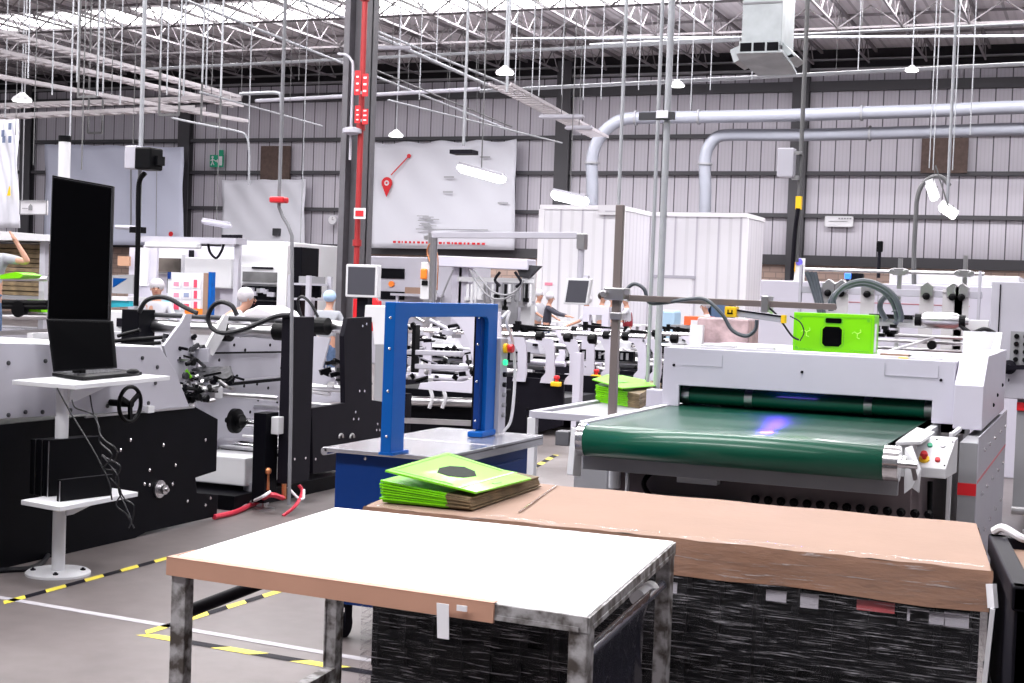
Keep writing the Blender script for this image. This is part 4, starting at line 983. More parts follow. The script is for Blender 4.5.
# ================================================================== LEFT FOLDER GLUER
def screw_row(g, pts, axis, r=.01, s=1):
    for p in pts: g.lathe(p, [(r, 0), (r, .006*s), (r*.5, .009*s)], 8, axis)
def left_machine():
    t = thing('folding_gluing_machine', 'long black and grey carton folding machine on the left', 'machine', (-6.2, 7.5, 0))
    X = -5.3
    bt = PX(193, 406, X)
    pts = [(4.3, .0), (7.0, 0), (7.10, .02), (7.85, .02), (7.86, .16), (7.62, .20), (7.60, .30), (7.83, .32), (7.83, .66), (7.55, .765), (6.5, .765), (4.3, .765)]
    base = part('black_side_plate', G().prism([(X, y, z) for y, z in pts], (-.03, 0, 0)), BLACK, t, bev=.003)
    g = G(); g.box(X-1.3, X-.03, 4.3, 7.6, .12, .7); part('inner_body', g, BLACK, t)
    g = G()
    for px, py in ((52, 464), (163, 445), (205, 440), (175, 465), (149, 470), (144, 484), (149, 485), (172, 484), (120, 450), (205, 505), (210, 498), (130, 440), (187, 501)): p = PX(px, py, X); screw_row(g, [(X, p.y, p.z)], 'x', .011)
    part('screw', g, CHROME, base)
    h = PX(159, 489, X); g = G(); g.lathe((X, h.y, h.z), [(.055, 0), (.055, .012), (.03, .014), (.03, .05), (.012, .052), (.012, .07)], 20, 'x'); part('shaft_hub', g, STEEL, base, smooth=True)
    part('trim_rail', G().bar(PX(85, 417, X+.01), PX(194, 407, X+.01), .01, .012), STEEL, base)
    # grey upper side panel
    g = G(); pts = [PX(-60, 424, X), PX(0, 419, X), PX(190, 408, X), PX(175, 370, X), PX(160, 347, X), PX(0, 343, X), PX(-60, 341, X)]
    up_ = part('grey_side_panel', G().prism(pts, (-.03, 0, 0)), LAV2, t, bev=.003)
    g = G()
    for px, py in ((8, 363), (45, 361), (142, 358), (157, 367), (155, 383), (8, 415), (25, 412), (42, 412), (107, 406), (148, 403), (70, 410)): p = PX(px, py, X); g.lathe((X, p.y, p.z), [(.012, 0), (.012, .008), (.005, .011)], 8, 'x')
    part('bolt', g, DGREY, up_)
    part('top_cover', G().box(X-1.3, X-.03, 4.3, 7.2, 1.08, 1.15), OFFW, t)
    # handwheel
    c = PX(130, 404, X+.14); g = G()
    ring = [(c.x, c.y+.10*math.cos(a), c.z+.10*math.sin(a)) for a in [2*PI*k/28 for k in range(28)]]
    g.tube(ring, .012, 8, closed=True)
    g.cyl((c.x-.14, c.y, c.z), (c.x+.015, c.y, c.z), .02, 12)
    for k in range(3): a = k*2*PI/3+.6; g.bar((c.x, c.y, c.z), (c.x, c.y+.10*math.cos(a), c.z+.10*math.sin(a)), .016, .024)
    part('handwheel', g, BLACKP, t, smooth=True)
    p = PX(146, 409, X); part('bracket', G().box(X, X+.04, p.y-.03, p.y+.03, p.z-.02, p.z+.02), OFFW, t)
    # ---- second bay: tall grey plates with pointed shoulders
    Xp = -5.75
    S1 = [PX(164, 346, Xp), PX(182, 322, Xp), PX(186, 314, Xp), PX(192, 314, Xp), PX(190, 330, Xp), PX(198, 360, Xp), PX(200, 400, Xp), PX(180, 410, Xp)]
    part('shoulder_plate', G().prism(S1, (-.02, 0, 0)), LAV2, t)
    Xq = -5.9
    S2 = [PX(196, 395, Xq), PX(203, 362, Xq), PX(216, 332, Xq), PX(226, 315, Xq), PX(229, 316, Xq), PX(227, 326, Xq), PX(238, 338, Xq), PX(286, 338, Xq), PX(286, 470, Xq), PX(215, 472, Xq), PX(200, 440, Xq)]
    bp = part('inner_side_plate', G().prism(S2, (-.02, 0, 0)), LAV2, t)
    part('shoulder_plate', G().prism([PX(205, 350, -5.82), PX(214, 333, -5.82), PX(225, 315, -5.82), PX(229, 316, -5.82), PX(225, 335, -5.82), PX(213, 356, -5.82)], (-.02, 0, 0)), OFFW, t)
    g = G()
    for px, py in ((217, 346), (219, 360), (240, 336), (244, 386), (257, 384), (268, 388), (277, 402), (281, 368), (234, 345), (262, 431), (250, 412), (270, 415), (232, 455), (262, 459), (245, 350), (270, 345), (258, 400), (276, 440)): p = PX(px, py, Xq); g.lathe((Xq, p.y, p.z), [(.012, 0), (.012, .004)], 8, 'x')
    part('bolt_hole', g, BLACKP, bp)
    # cross rollers (run across the machine)
    for (a, b, r, m, n) in (((150, 327), (283, 331), .05, STEEL, 'upper_roller'), ((140, 314), (283, 321), .018, DGREY, 'tie_bar'), ((205, 389), (278, 403), .02, STEEL, 'tie_rod'), ((238, 420), (276, 427), .035, CHROME, 'lower_roller'), ((218, 441), (283, 451), .04, CHROME, 'lower_roller'), ((243, 434), (283, 441), .012, STEEL, 'tie_rod'), ((222, 450), (283, 455), .016, BLACKP, 'tie_bar')):
        Yr = 8.75 if n != 'tie_rod' else 8.6
        A_, B_ = PY(*a, Yr), PY(*b, Yr); z_ = (A_.z+B_.z)/2; A_.z = B_.z = z_
        part(n, G().cyl(A_, B_, r, 20), m, t, smooth=True)
    c = PY(238, 421, 8.7); part('hand_knob', G().lathe(c, [(.02, -.10), (.03, -.06), (.09, -.04), (.09, 0), (.05, .01), (.05, .04)], 18, 'x'), BLACKP, t, smooth=True)
    for a, b in (((217, 325), (229, 340)), ((276, 318), (284, 345))):
        A_ = PY((a[0]+b[0])/2, (a[1]+b[1])/2, 8.72); part('collar', G().cyl((A_.x-.05, 8.74, A_.z), (A_.x+.05, 8.74, A_.z), .065, 20), BLACKP, t, smooth=True)
    part('seam_bar', G().bar(PX(215, 353, Xq+.02), PX(281, 352, Xq+.02), .01, .014), BLACKP, t)
    part('slide_rail', G().bar(PX(190, 388, Xq+.05), PX(283, 379, Xq+.05), .03, .022), BLACK, t)
    part('slide_rail', G().bar(PX(190, 384, Xq+.06), PX(283, 376, Xq+.06), .02, .006), STEEL, t)
    a, b = PY(126, 309, 8.6), PY(142, 346, 8.6); part('drive_housing', G().box(a.x, b.x, 8.55, 8.75, b.z-.1, a.z), BLACK, t, bev=.006)
    for px, py, qx, qy in ((114, 341, 165, 337), (118, 336, 140, 330), (116, 345, 160, 343)): part('black_lever', G().cyl(PY(px, py, 8.4), PY(qx, qy, 8.4), .014, 10), BLACKP, t)
    # smoked cover
    g = G(); g.prism([PY(197, 367, 8.2), PY(228, 366, 8.2), PY(233, 380, 8.1), PY(196, 380, 8.1)], (0, .03, 0)); part('smoked_cover', g, mat('smoked_grey_cover', (.10, .10, .11), .25, noise=.6, nscale=20), t)
    g = G(); g.prism([PY(193, 349, 8.2), PY(208, 348, 8.2), PY(208, 363, 8.2), PY(194, 362, 8.2)], (0, .03, 0)); part('motor_cover', g, LAV2, t, bev=.004)
    p = PY(214, 392, 8.3); part('slide_block', G().box(p.x-.09, p.x+.04, 8.25, 8.35, p.z-.045, p.z+.04), OFFW, t, bev=.006)
    # dark mechanisms
    random.seed(31)
    for (x0, y0, x1, y1, n_, Yd) in ((172, 336, 204, 350, 22, 8.2), (172, 346, 196, 380, 32, 8.1), (162, 386, 212, 402, 30, 7.95), (176, 376, 232, 390, 26, 8.05)):
        for k in range(n_):
            a = PY(random.uniform(x0, x1), random.uniform(y0, y1), Yd+random.uniform(-.1, .1)); d = Vector((random.uniform(-.14, .14), random.uniform(-.1, .1), random.uniform(-.04, .06)))*.8
            g = G()
            if random.random() < .5: g.cyl(a, a+d, random.uniform(.006, .016), 10)
            else: g.bar(a, a+d, random.uniform(.012, .035), random.uniform(.01, .03))
            if random.random() < .35: g.lathe(a, [(.024, -.012), (.024, .012)], 12, 'x')
            part('linkage', g, random.choice([BLACKP, BLACKP, BLACK, BLACK, DGREY, STEEL]), t)
    g = G(); g.tube(spline([PY(x, y, 8.15) for x, y in ((186, 346), (190, 355), (197, 360), (205, 367))]), .012, 8); part('short_hose', g, BHOSE, t)
    p = PY(184, 371, 8.1); g = G(); g.prism([p+Vector((-.07, 0, -.08)), p+Vector((0, 0, -.1)), p+Vector((.03, 0, .05)), p+Vector((-.02, 0, .06))], (0, .01, 0)); part('guard_flap', g, OFFW, t)
    part('green_tag', G().bar(PY(186, 370, 8.05), PY(191, 378, 8.05), .01, .02), GREEN, t)
    # ---- black portal: post and U plate
    Xu = -5.1
    g = G(); y0 = PX(292, 400, Xu).y; y1 = PX(312, 400, Xu).y
    zt = PX(300, 317, Xu).z; g.box(Xu-.10, Xu, y0, y1, PX(300, 482, Xu).z, zt); part('portal_post', g, CHARC, t, bev=.004)
    P = [PX(312, 408, Xu), PX(345, 403, Xu), PX(344, 336, Xu), PX(348, 318, Xu), PX(372, 317, Xu), PX(372, 400, Xu), PX(385, 402, Xu), PX(385, 462, Xu), PX(313, 474, Xu)]
    up2 = part('u_plate', G().prism(P, (-.04, 0, 0)), CHARC, t, bev=.003)
    g = G()
    for px, py in ((362, 326), (366, 324), (355, 412), (353, 419), (358, 419), (377, 424), (376, 430), (379, 430), (315, 459), (359, 391), (364, 391)): p = PX(px, py, Xu); g.lathe((Xu, p.y, p.z), [(.01, 0), (.01, .006)], 8, 'x')
    for px, py in ((294, 459), (305, 458)): p = PX(px, py, Xu); g.lathe((Xu, p.y, p.z), [(.01, 0), (.01, .006)], 8, 'x')
    part('screw', g, CHROME, up2)
    for x, y in ((341, 438), (352, 438)): c = PX(x, y, Xu+.01); part('lifting_eye', G().tube([c+Vector((.0, .03*math.cos(a), .03*math.sin(a))) for a in [PI*k/8 for k in range(9)]], .008, 8), STEEL, t)
    # lower black leg with box and hoses
    a, b = PX(268, 412, -5.25), PX(284, 500, -5.25)
    g = G(); g.box(-5.33, -5.23, 8.3, 8.46, PX(276, 500, -5.25).z, PX(276, 412, -5.25).z); leg = part('support_leg', g, BLACK, t, bev=.004)
    c = PX(278, 425, -5.2); part('switch_box', G().box(-5.22, -5.16, c.y-.06, c.y+.06, c.z-.06, c.z+.06), OFFW, t, bev=.006)
    g = G(); c = PX(280, 510, -5.2); g.lathe((-5.27, 8.38, 0), [(.07, 0), (.07, .012), (.018, .02), (.018, .16)], 16); part('levelling_foot', g, STEEL, t, smooth=True)
    part('support_foot', G().cyl((-5.45, 8.55, 0), (-5.45, 8.55, .16), .09, 18), LAV2, t)
    # low drip tray
    T = [PX(196, 468, -5.9), PX(270, 459, -5.9), PX(270, 490, -5.9), PX(200, 484, -5.9)]
    part('catch_tray', G().box(-6.3, -5.45, 8.4, 9.8, .14, .34), OFFW, t, bev=.01)
    part('floor_rail', G().box(-6.4, -5.4, 8.2, 10.0, .0, .10), BLACK, t)
    # far side frame
    part('far_side_plate', G().box(-6.95, -6.9, 7.9, 10.2, .3, 1.15), OFFW, t)
    for z_, r_ in ((.45, .03), (.62, .02)):
        for y_ in (9.2, 9.7): part('lower_roller', G().cyl((-6.9, y_, z_), (-5.14, y_, z_), r_, 14), STEEL, t, smooth=True)
    # right inner plate seen through the U
    Y2 = 10.1
    part('rear_plate', G().prism([PY(300, 335, Y2), PY(330, 338, Y2), PY(322, 368, Y2), PY(335, 378, Y2), PY(343, 402, Y2), PY(300, 404, Y2)], (0, .02, 0)), LAV2, t)
    for px, py, qx, qy, r_ in ((308, 387, 344, 389, .03), (308, 391, 330, 394, .018), (318, 325, 350, 328, .05)): part('rear_roller', G().cyl(PY(px, py, 9.9), PY(qx, qy, 9.9), r_, 16), STEEL, t, smooth=True)
    c = PY(317, 326, 9.8); part('collar', G().cyl(c, c+Vector((.1, 0, 0)), .07, 16), BLACKP, t)
    random.seed(8)
    for k in range(16):
        a = PY(random.uniform(327, 347), random.uniform(362, 384), 10+random.uniform(-.1, .1)); d = Vector((random.uniform(-.08, .08), random.uniform(-.1, .1), random.uniform(-.05, .05)))
        part('linkage', G().bar(a, a+d, random.uniform(.015, .05), random.uniform(.015, .05)), random.choice([BLACKP, BLACKP, STEEL]), t)
left_machine()
g = G(); g.tube(spline([PZ(214, 517, .02), PZ(235, 512, .02), PZ(255, 503, .03), PY(270, 495, 8.2), PY(283, 498, 8.3)]), .018, 8)
g.tube(spline([PY(299, 485, 8.5), PY(302, 492, 8.5), PY(296, 505, 8.3), PY(283, 516, 8.2)]), .012, 8)
o = part('air_hose', g, REDH, smooth=True); tag(o, 'red hose on the floor at the foot of the black portal', 'hose')
g = G(); g.tube(spline([PZ(238, 511, .02), PZ(250, 503, .03), PY(262, 497, 8.1), PY(270, 492, 8.2)]), .011, 8); g.tube(spline([PY(288, 487, 8.4), PY(297, 497, 8.4), PY(303, 499, 8.4), PY(304, 490, 8.5)]), .009, 8)
o = part('air_hose', g, PAPER, smooth=True); tag(o, 'white hose beside the red one at the black portal', 'hose')
g = G(); g.cyl(PY(284, 484, 8.35), PY(284, 499, 8.35), .016, 10); g.cyl(PY(267, 470, 8.35), PY(267, 490, 8.35), .018, 10); g.ball(PY(268, 471, 8.33), .025)
o = part('valve', g, COPPER, smooth=True); tag(o, 'copper and orange air valve between the hoses', 'valve')
for P, Yh, lb in ((((139, 312), (146, 301), (158, 297), (170, 299), (184, 307), (197, 313)), 8.4, 'black hose arched behind the stand over the steel roller'), (((237, 315), (232, 306), (222, 302), (213, 306), (208, 318), (213, 329), (226, 333), (245, 329), (262, 322), (278, 316), (290, 315)), 8.4, 'black hose curling in a ring beside the portal post'), (((318, 317), (311, 304), (303, 297), (298, 300), (299, 309), (302, 318)), 9.0, 'thin black hose loop above the portal post')):
    o = part('black_hose', G().tube(spline([PY(x, y, Yh) for x, y in P]), .017 if Yh < 9 else .011, 8), BHOSE, smooth=True); tag(o, lb, 'hose')

# ================================================================== MIDDLE FOLDING LINES
def arm(g, p, L=.5):  # black pointed clamp arm
    L *= .8
    g.prism([p+Vector((-.15, 0, .012)), p+Vector((-.10, 0, .03)), p+Vector((0, 0, .02)), p+Vector((L, 0, .0)), p+Vector((L, 0, -.01)), p+Vector((0, 0, -.022)), p+Vector((-.13, 0, -.01))], (0, .05, 0))
    g.box(p.x-.12, p.x-.07, p.y-.01, p.y+.05, p.z-.05, p.z+.06); g.box(p.x-.015, p.x+.02, p.y-.01, p.y+.05, p.z-.16, p.z-.01)
def mid_line(Y, xa, xb, label, brk, seed, zbase=.62):
    X0, X1 = PY(xa, 400, Y).x, PY(xb, 400, Y).x
    t = thing('folding_gluing_machine', label, 'machine', ((X0+X1)/2, Y, 0))
    part('base_plate', G().prism([(X0, Y, 0), (X1-.35, Y, 0), (X1, Y, .12), (X1, Y, zbase), (X1-.9, Y, zbase+.01), (X1-.95, Y, zbase-.1), (X0, Y, zbase-.1)], (0, .05, 0)), CHARC, t, bev=.005)
    part('base_plate', G().box(X0, X1, Y+1.1, Y+1.15, 0, zbase), CHARC, t)
    part('bed', G().box(X0, X1, Y+.05, Y+1.1, .3, .42), DGREY, t)
    g = G(); random.seed(seed)
    for k in range(int((X1-X0)*6)): g.lathe((random.uniform(X0+.1, X1-.1), Y, random.uniform(.12, zbase-.14)), [(.014, 0), (.014, -.006)], 8, 'y')
    part('screw', g, CHROME, t)
    # side brackets
    for px in brk:
        x = PY(px, 370, Y-.05).x; w_ = .12; zt = zbase+.45
        pts = [(x-.16, zt), (x+.03, zt+.005), (x+.065, zt-.10), (x+.075, zbase+.05), (x+.06, zbase-.04), (x-.09, zbase-.04), (x-.075, zbase+.02), (x-.03, zbase+.07), (x-.035, zt-.16), (x-.09, zt-.06), (x-.17, zt-.035)]
        g = G(); g.prism([(a, Y-.05, b) for a, b in pts], (0, .03, 0)); part('side_bracket', g, LAV, t)
    zr = zbase+.47
    part('upper_roller', G().cyl((X0, Y-.02, zr), (X1-.3, Y-.02, zr), .035, 14), CHROME, t, smooth=True)
    for px in brk: x = PY(px, 340, Y).x+.25; part('hand_knob', G().lathe((x, Y-.02, zr), [(.03, -.06), (.055, -.04), (.055, .03), (.02, .04)], 12, 'x'), BLACKP, t)
    for z_, dy, r_ in ((zbase+.05, .1, .045), (zbase+.16, .3, .03), (zbase+.26, .5, .05), (zbase+.1, .7, .04), (zbase-.06, .05, .04), (zbase+.34, .8, .035)):
        part('roller', G().cyl((X0+random.uniform(0, .5), Y+dy, z_), (X1-random.uniform(0, .8), Y+dy, z_), r_, 12), STEEL if random.random() < .75 else LAV, t, smooth=True)
    for k in range(int((X1-X0)*3)):
        q = Vector((random.uniform(X0+.2, X1-.5), Y-.001, random.uniform(zbase-.32, zbase-.12))); part('adjusting_knob', G().lathe(q, [(.02, 0), (.02, -.03), (.045, -.035), (.045, -.06), (.02, -.07)], 12, 'y'), random.choice([CHROME, STEEL, BLACKP]), t, smooth=True)
    # toothed bed rail
    g = G(); g.box(X0, X1-.5, Y+.16, Y+.24, zbase+.16, zbase+.28)
    part('chain_rail', g, BLACK, t)
    g = G(); x = X0
    while x < X1-.55: g.box(x, x+.03, Y+.15, Y+.16, zbase+.18, zbase+.26); x += .07
    part('chain_links', g, GREY, t)
    # covers
    for k in range(int((X1-X0)/.9)):
        x = X0+.2+k*.9; g = G(); g.prism([(x, Y+.5, zbase+.25), (x+.6, Y+.5, zbase+.25), (x+.55, Y+.5, zbase+.38), (x+.15, Y+.5, zbase+.42)], (0, .4, 0)); part('cover', g, random.choice([LAV2, OFFW, CLEARW]), t, bev=.01)
    for k in range(int((X1-X0)*1.8)):
        x = random.uniform(X0+.1, X1-.3); g = G(); arm(g, Vector((x, Y+random.uniform(.3, .9), zbase+random.choice((.52, .55, .50)))), random.uniform(.2, .5)); part('clamp_arm', g, BLACKP, t)
    for k in range(int((X1-X0)*13)):
        a = Vector((random.uniform(X0, X1-.2), Y+random.uniform(0, .9), zbase+random.uniform(-.1, .5))); d = Vector((random.uniform(-.18, .18), random.uniform(-.1, .1), random.uniform(-.08, .08))); g = G()
        if random.random() < .6: g.cyl(a, a+d, random.uniform(.008, .02), 8)
        else: g.bar(a, a+d, random.uniform(.02, .05), random.uniform(.015, .045))
        part('linkage', g, random.choice([BLACKP, BLACKP, STEEL, OFFW, LAV2, CHROME]), t)
    return t, X0, X1
t, a_, b_ = mid_line(14.6, 386, 563, 'pale carton folding line with black base beyond the blue arch', (425, 465, 520, 548, 572), 41)
for px, py in ((554, 381), (553, 381)):
    pass
def estop(px, py, Y, lb):
    p = PY(px, py, Y); t = thing('emergency_stop', lb, 'emergency stop', (p.x, Y, p.z-.09))
    part('yellow_housing', G().box(p.x-.055, p.x+.055, Y, Y+.07, p.z-.06, p.z-.01), YEL, t, bev=.01); part('stem', G().cyl((p.x, Y+.05, p.z-.01), (p.x, Y+.05, p.z+.02), .02, 12), RED, t)
    part('red_button', G().lathe((p.x, Y+.05, p.z+.03), [(.03, -.01), (.036, .0), (.032, .02), (.015, .028)], 14), RED, t)
estop(555, 381, 14.45, 'red and yellow stop button on the black base left of the post')
estop(595, 374, 15.9, 'red and yellow stop button just above the green carton pile')
t, a_, b_ = mid_line(16.2, 560, 668, 'second pale folding line behind the post and green pile', (588, 607, 640, 655), 43, .62)
t, a_, b_ = mid_line(21, 480, 720, 'farthest folding line in front of the white booth', (520, 560, 600, 640, 690), 47, .55)
part('front_post', G().box(PY(578, 380, 12.5).x-.035, PY(578, 380, 12.5).x+.035, 12.45, 12.55, 0, 1.02), LAV, t)

# big curved white guard seen through the arch
Y = 12.2
t = thing('curved_guard', 'large curved white guard plate seen through the blue arch', 'machine guard', (PY(470, 400, Y).x, Y, 0))
cp = [(440, 312), (452, 318), (461, 328), (468, 342), (472, 358), (474, 378), (462, 382), (440, 381), (420, 383), (418, 389), (440, 391), (480, 394), (500, 392), (502, 360), (500, 312)]
part('guard_plate', G().prism([PY(x, y, Y) for x, y in cp], (0, .03, 0)), LAV, t, bev=.004)
g = G(); q = PY(490, 392, Y); g.box(q.x-.05, q.x+.05, Y, Y+.1, 0, q.z); part('guard_leg', g, CHARC, t)
part('guard_rail', G().bar(PY(395, 420, 12.2), PY(490, 424, 12.2), .04, .05), STEEL, t)
g = G(); q = PY(404, 404, Y); g.box(q.x-.03, q.x+.03, Y, Y+.1, 0, q.z+.1); part('guard_leg', g, CHARC, t)
# closer mechanism module seen through the arch
Y = 12.95; random.seed(77)
t = thing('folding_module', 'cluster of black and silver folding tools seen through the blue arch', 'machine module', (PY(430, 400, Y).x, Y, 0))
part('base', G().box(PY(386, 420, Y).x, PY(480, 420, Y).x, Y, Y+.8, 0, .55), BLACK, t, bev=.01)
for k in range(95):
    px = random.uniform(385, 478); py = random.uniform(322, 402); 
    a = PY(px, py, Y+random.uniform(0, .6)); d = Vector((random.uniform(-.25, .25), random.uniform(-.1, .1), random.uniform(-.08, .08))); g = G()
    if k % 3 == 0: g.cyl(a, a+d*1.3, random.uniform(.008, .02), 10)
    elif k % 3 == 1: g.bar(a, a+d*.7, random.uniform(.015, .05), random.uniform(.015, .05))
    else: g.lathe(a, [(.025, -.02), (.035, 0), (.025, .02)], 12, random.choice('xyz'))
    part('folding_tool', g, random.choice([BLACKP, BLACKP, BLACK, STEEL, OFFW, STEEL, LAV2]), t)
for px, py in ((433, 352), (437, 366)): 
    a = PY(px-25, py, Y-.05); b = PY(px+30, py+2, Y-.05); part('cover_bar', G().bar(a, b, .09, .05), LAV2, t, bev=.01)
for px in (430, 443): a = PY(px, 388, Y-.2); part('hook_rod', G().tube(spline([a, a+Vector((.03, 0, -.1)), a+Vector((0, 0, -.2))]), .02, 8), OFFW, t)
part('lower_roller', G().cyl(PY(384, 400, Y-.1), PY(478, 403, Y-.1), .05, 14), STEEL, t, smooth=True)
for px in (402, 414): a = PY(px, 330, Y-.1); part('upright', G().box(a.x-.02, a.x+.02, Y-.1, Y, PY(px, 372, Y).z, a.z+.05), BLACKP, t)

# ---- feeder with hanging tools (430-540, 235-330)
def tool_feeder():
    Y = 17.2
    t = thing('carton_feeder', 'pale feeder frame with overhead beam, hanging hoses and tools', 'feeder', (PY(480, 330, Y).x, Y, 0))
    a, b = PY(430, 236, Y), PY(583, 237, Y)
    a, b = PY(425, 262, Y), PY(545, 266, Y)
    part('top_beam', G().bar(PY(436, 261, Y), PY(532, 265, Y), .3, .14), LAV, t, bev=.01)
    part('beam_tail', G().prism([PY(515, 264, Y-.1), PY(540, 266, Y-.1), PY(528, 278, Y-.1), PY(520, 277, Y-.1)], (0, .1, 0)), DGREY, t)
    for px in (456, 463, 526): p = PY(px, 300, Y); part('frame_post', G().box(p.x-.07, p.x+.07, Y, Y+.15, 0, PY(px, 265, Y).z), LAV if px < 500 else OFFW, t)
    for k, (px, w_) in enumerate(((478, 12), (494, 14), (510, 14), (524, 10))):
        c0, c1 = PY(px-w_/2, 282, Y+.4), PY(px+w_/2, 325, Y+.4); part('back_panel', G().box(c0.x, c1.x, Y+.4, Y+.45, c1.z, c0.z), random.choice([OFFW, LAV2, GREY]), t)
    part('cross_rail', G().bar(PY(458, 279, Y-.05), PY(535, 281, Y-.05), .06, .06), OFFW, t)
    part('cross_rail', G().bar(PY(465, 301, Y-.05), PY(535, 303, Y-.05), .05, .04), LAV2, t)
    random.seed(13)
    for k in range(16):
        p = PY(468+k*4.2, 284, Y-.1); g = G(); L_ = random.uniform(.12, .3); g.cyl(p, p+Vector((0, 0, -L_)), .02, 8); g.box(p.x-.03, p.x+.03, Y-.13, Y-.07, p.z-L_-.05, p.z-L_); part('suction_tool', g, random.choice([STEEL, OFFW, BLACKP, GREY]), t)
    for P in (((474, 270), (482, 280), (492, 291), (505, 295), (516, 291), (524, 280)), ((470, 270), (478, 284), (490, 297), (503, 299), (515, 294)), ((453, 270), (446, 286), (441, 300), (439, 312))):
        part('hanging_hose', G().tube(spline([PY(x, y, Y-.2) for x, y in P]), .013, 8), GREY, t, smooth=True)
    for P in (((500, 272), (495, 280), (500, 286)), ((515, 272), (521, 282), (516, 287))): part('hanging_hose', G().tube(spline([PY(x, y, Y-.2) for x, y in P]), .02, 8), CHARC, t, smooth=True)
    # upright control pillar with orange handle
    Yp = 16.7; p0, p1 = PY(421, 262, Yp), PY(433, 300, Yp)
    pl = part('pillar', G().box(p0.x, p1.x, Yp, Yp+.12, p1.z, p0.z), OFFW, t, bev=.01)
    part('pillar_post', G().box(p0.x+.04, p1.x-.02, Yp+.02, Yp+.1, 0, p1.z), STEEL, t)
    q = PY(424, 274, Yp-.03); part('orange_handle', G().box(q.x-.05, q.x+.04, Yp-.05, Yp, q.z-.07, q.z+.07), ORANGE, pl, bev=.02)
    q = PY(424, 283, Yp-.03); part('socket', G().box(q.x-.04, q.x+.04, Yp-.02, Yp, q.z-.03, q.z+.03), BLACKP, pl)
    g = G(); g.cyl(PY(431, 262, Yp), PY(432, 233, Yp), .05, 10); g.bar(PY(425, 238, Yp), PY(436, 236, Yp), .06, .05); part('joint', g, STEEL, pl)
    part('cable_bundle', G().tube(spline([PY(x, y, Yp-.05) for x, y in ((430, 262), (427, 252), (430, 244), (436, 250), (438, 262), (437, 290))]), .008, 6), COPPER, pl)
    part('rod', G().cyl(PY(435, 272, Yp), PY(435, 297, Yp), .012, 6), STEEL, pl)
tool_feeder()
# overhead arm with hanging screen
def arm_screen():
    Y = 15.95; t = thing('screen_gantry', 'long pale horizontal arm reaching toward the hanging screen', 'support arm', (PY(434, 330, Y).x, Y, 0))
    a, b = PY(433, 234, Y), PY(578, 236, Y)
    part('boom', G().bar(PY(433, 235, Y), PY(578, 235.5, Y), .1, .075), LAV2, t, bev=.006)
    part('boom_joint', G().box(b.x-.0, b.x+.10, Y-.05, Y+.08, b.z-.16, b.z+.03), STEEL, t, bev=.01)
    part('drop_tube', G().cyl((b.x+.04, Y+.02, b.z-.12), (b.x+.04, Y+.02, PY(582, 282, Y).z), .04, 12), LAV2, t)
    p = PY(432, 300, Y); part('mast', G().cyl((p.x, Y, 0), (p.x, Y, a.z), .045, 12), STEEL, t)
arm_screen()
def screen(p, q, Y, label, tilt=0, mast=None):
    a, b = PY(*p, Y), PY(*q, Y); t = thing('control_screen', label, 'screen', ((a.x+b.x)/2, Y, b.z))
    fr = [(a.x+tilt, Y, a.z), (b.x+tilt, Y, a.z), (b.x, Y, b.z), (a.x, Y, b.z)]
    part('housing', G().prism(fr, (0, .08, 0)), OFFW, t, bev=.01)
    c = Vector(((a.x+b.x)/2+tilt/2, Y, (a.z+b.z)/2)); part('screen_glass', G().prism([c+(Vector(v)-c)*.84+Vector((0, -.004, 0)) for v in fr], (0, .003, 0)), SCRG, t)
    if mast: part('mounting_post', G().box(*mast), CHARC if p[0] < 400 else LAV2, t)
    return t
a = PY(362, 300, 12.5)
screen((346, 264), (377, 298), 12.5, 'grey control screen on a post left of the blue arch', 0, (a.x-.10, a.x+.02, 12.58, 12.68, 0, PY(360, 266, 12.5).z))
a = PY(582, 280, 15.8)
t = screen((564, 278), (587, 305), 15.8, 'small grey control screen hanging from the overhead arm', .04, (a.x-.02, a.x+.04, 15.88, 15.95, PY(582, 305, 15.8).z+.1, PY(582, 277, 15.8).z+.02))
# white portal frame right of the screen (590-612, 305-330) and work tables
Y = 19; a = PY(583, 306, Y); b = PY(609, 306, Y)
g = G(); g.prism([(a.x, Y, 0), (a.x+.1, Y, 0), (a.x+.1, Y, a.z-.12), (b.x-.1, Y, a.z-.12), (b.x-.1, Y, 0), (b.x, Y, 0), (b.x, Y, a.z), (a.x, Y, a.z)], (0, .1, 0))
o = part('portal_frame', g, LAV); tag(o, 'square pale portal frame below and right of the hanging screen', 'frame')
Y = 22; a = PY(497, 334, Y); b = PY(600, 338, Y)
t = thing('packing_table', 'long white packing table where workers sit beside the booth', 'table', ((a.x+b.x)/2, Y+6, 0))
Yt = 33; a = PY(520, 322, Yt); b = PY(640, 326, Yt)
part('tabletop', G().box(a.x, b.x, Yt, Yt+1, .86, .9), OFFW, t)
for x in (a.x+.1, b.x-.1, (a.x+b.x)/2):
    for y in (Yt+.1, Yt+.9): part('leg', G().box(x-.03, x+.03, y-.03, y+.03, 0, .86), GREY, t)

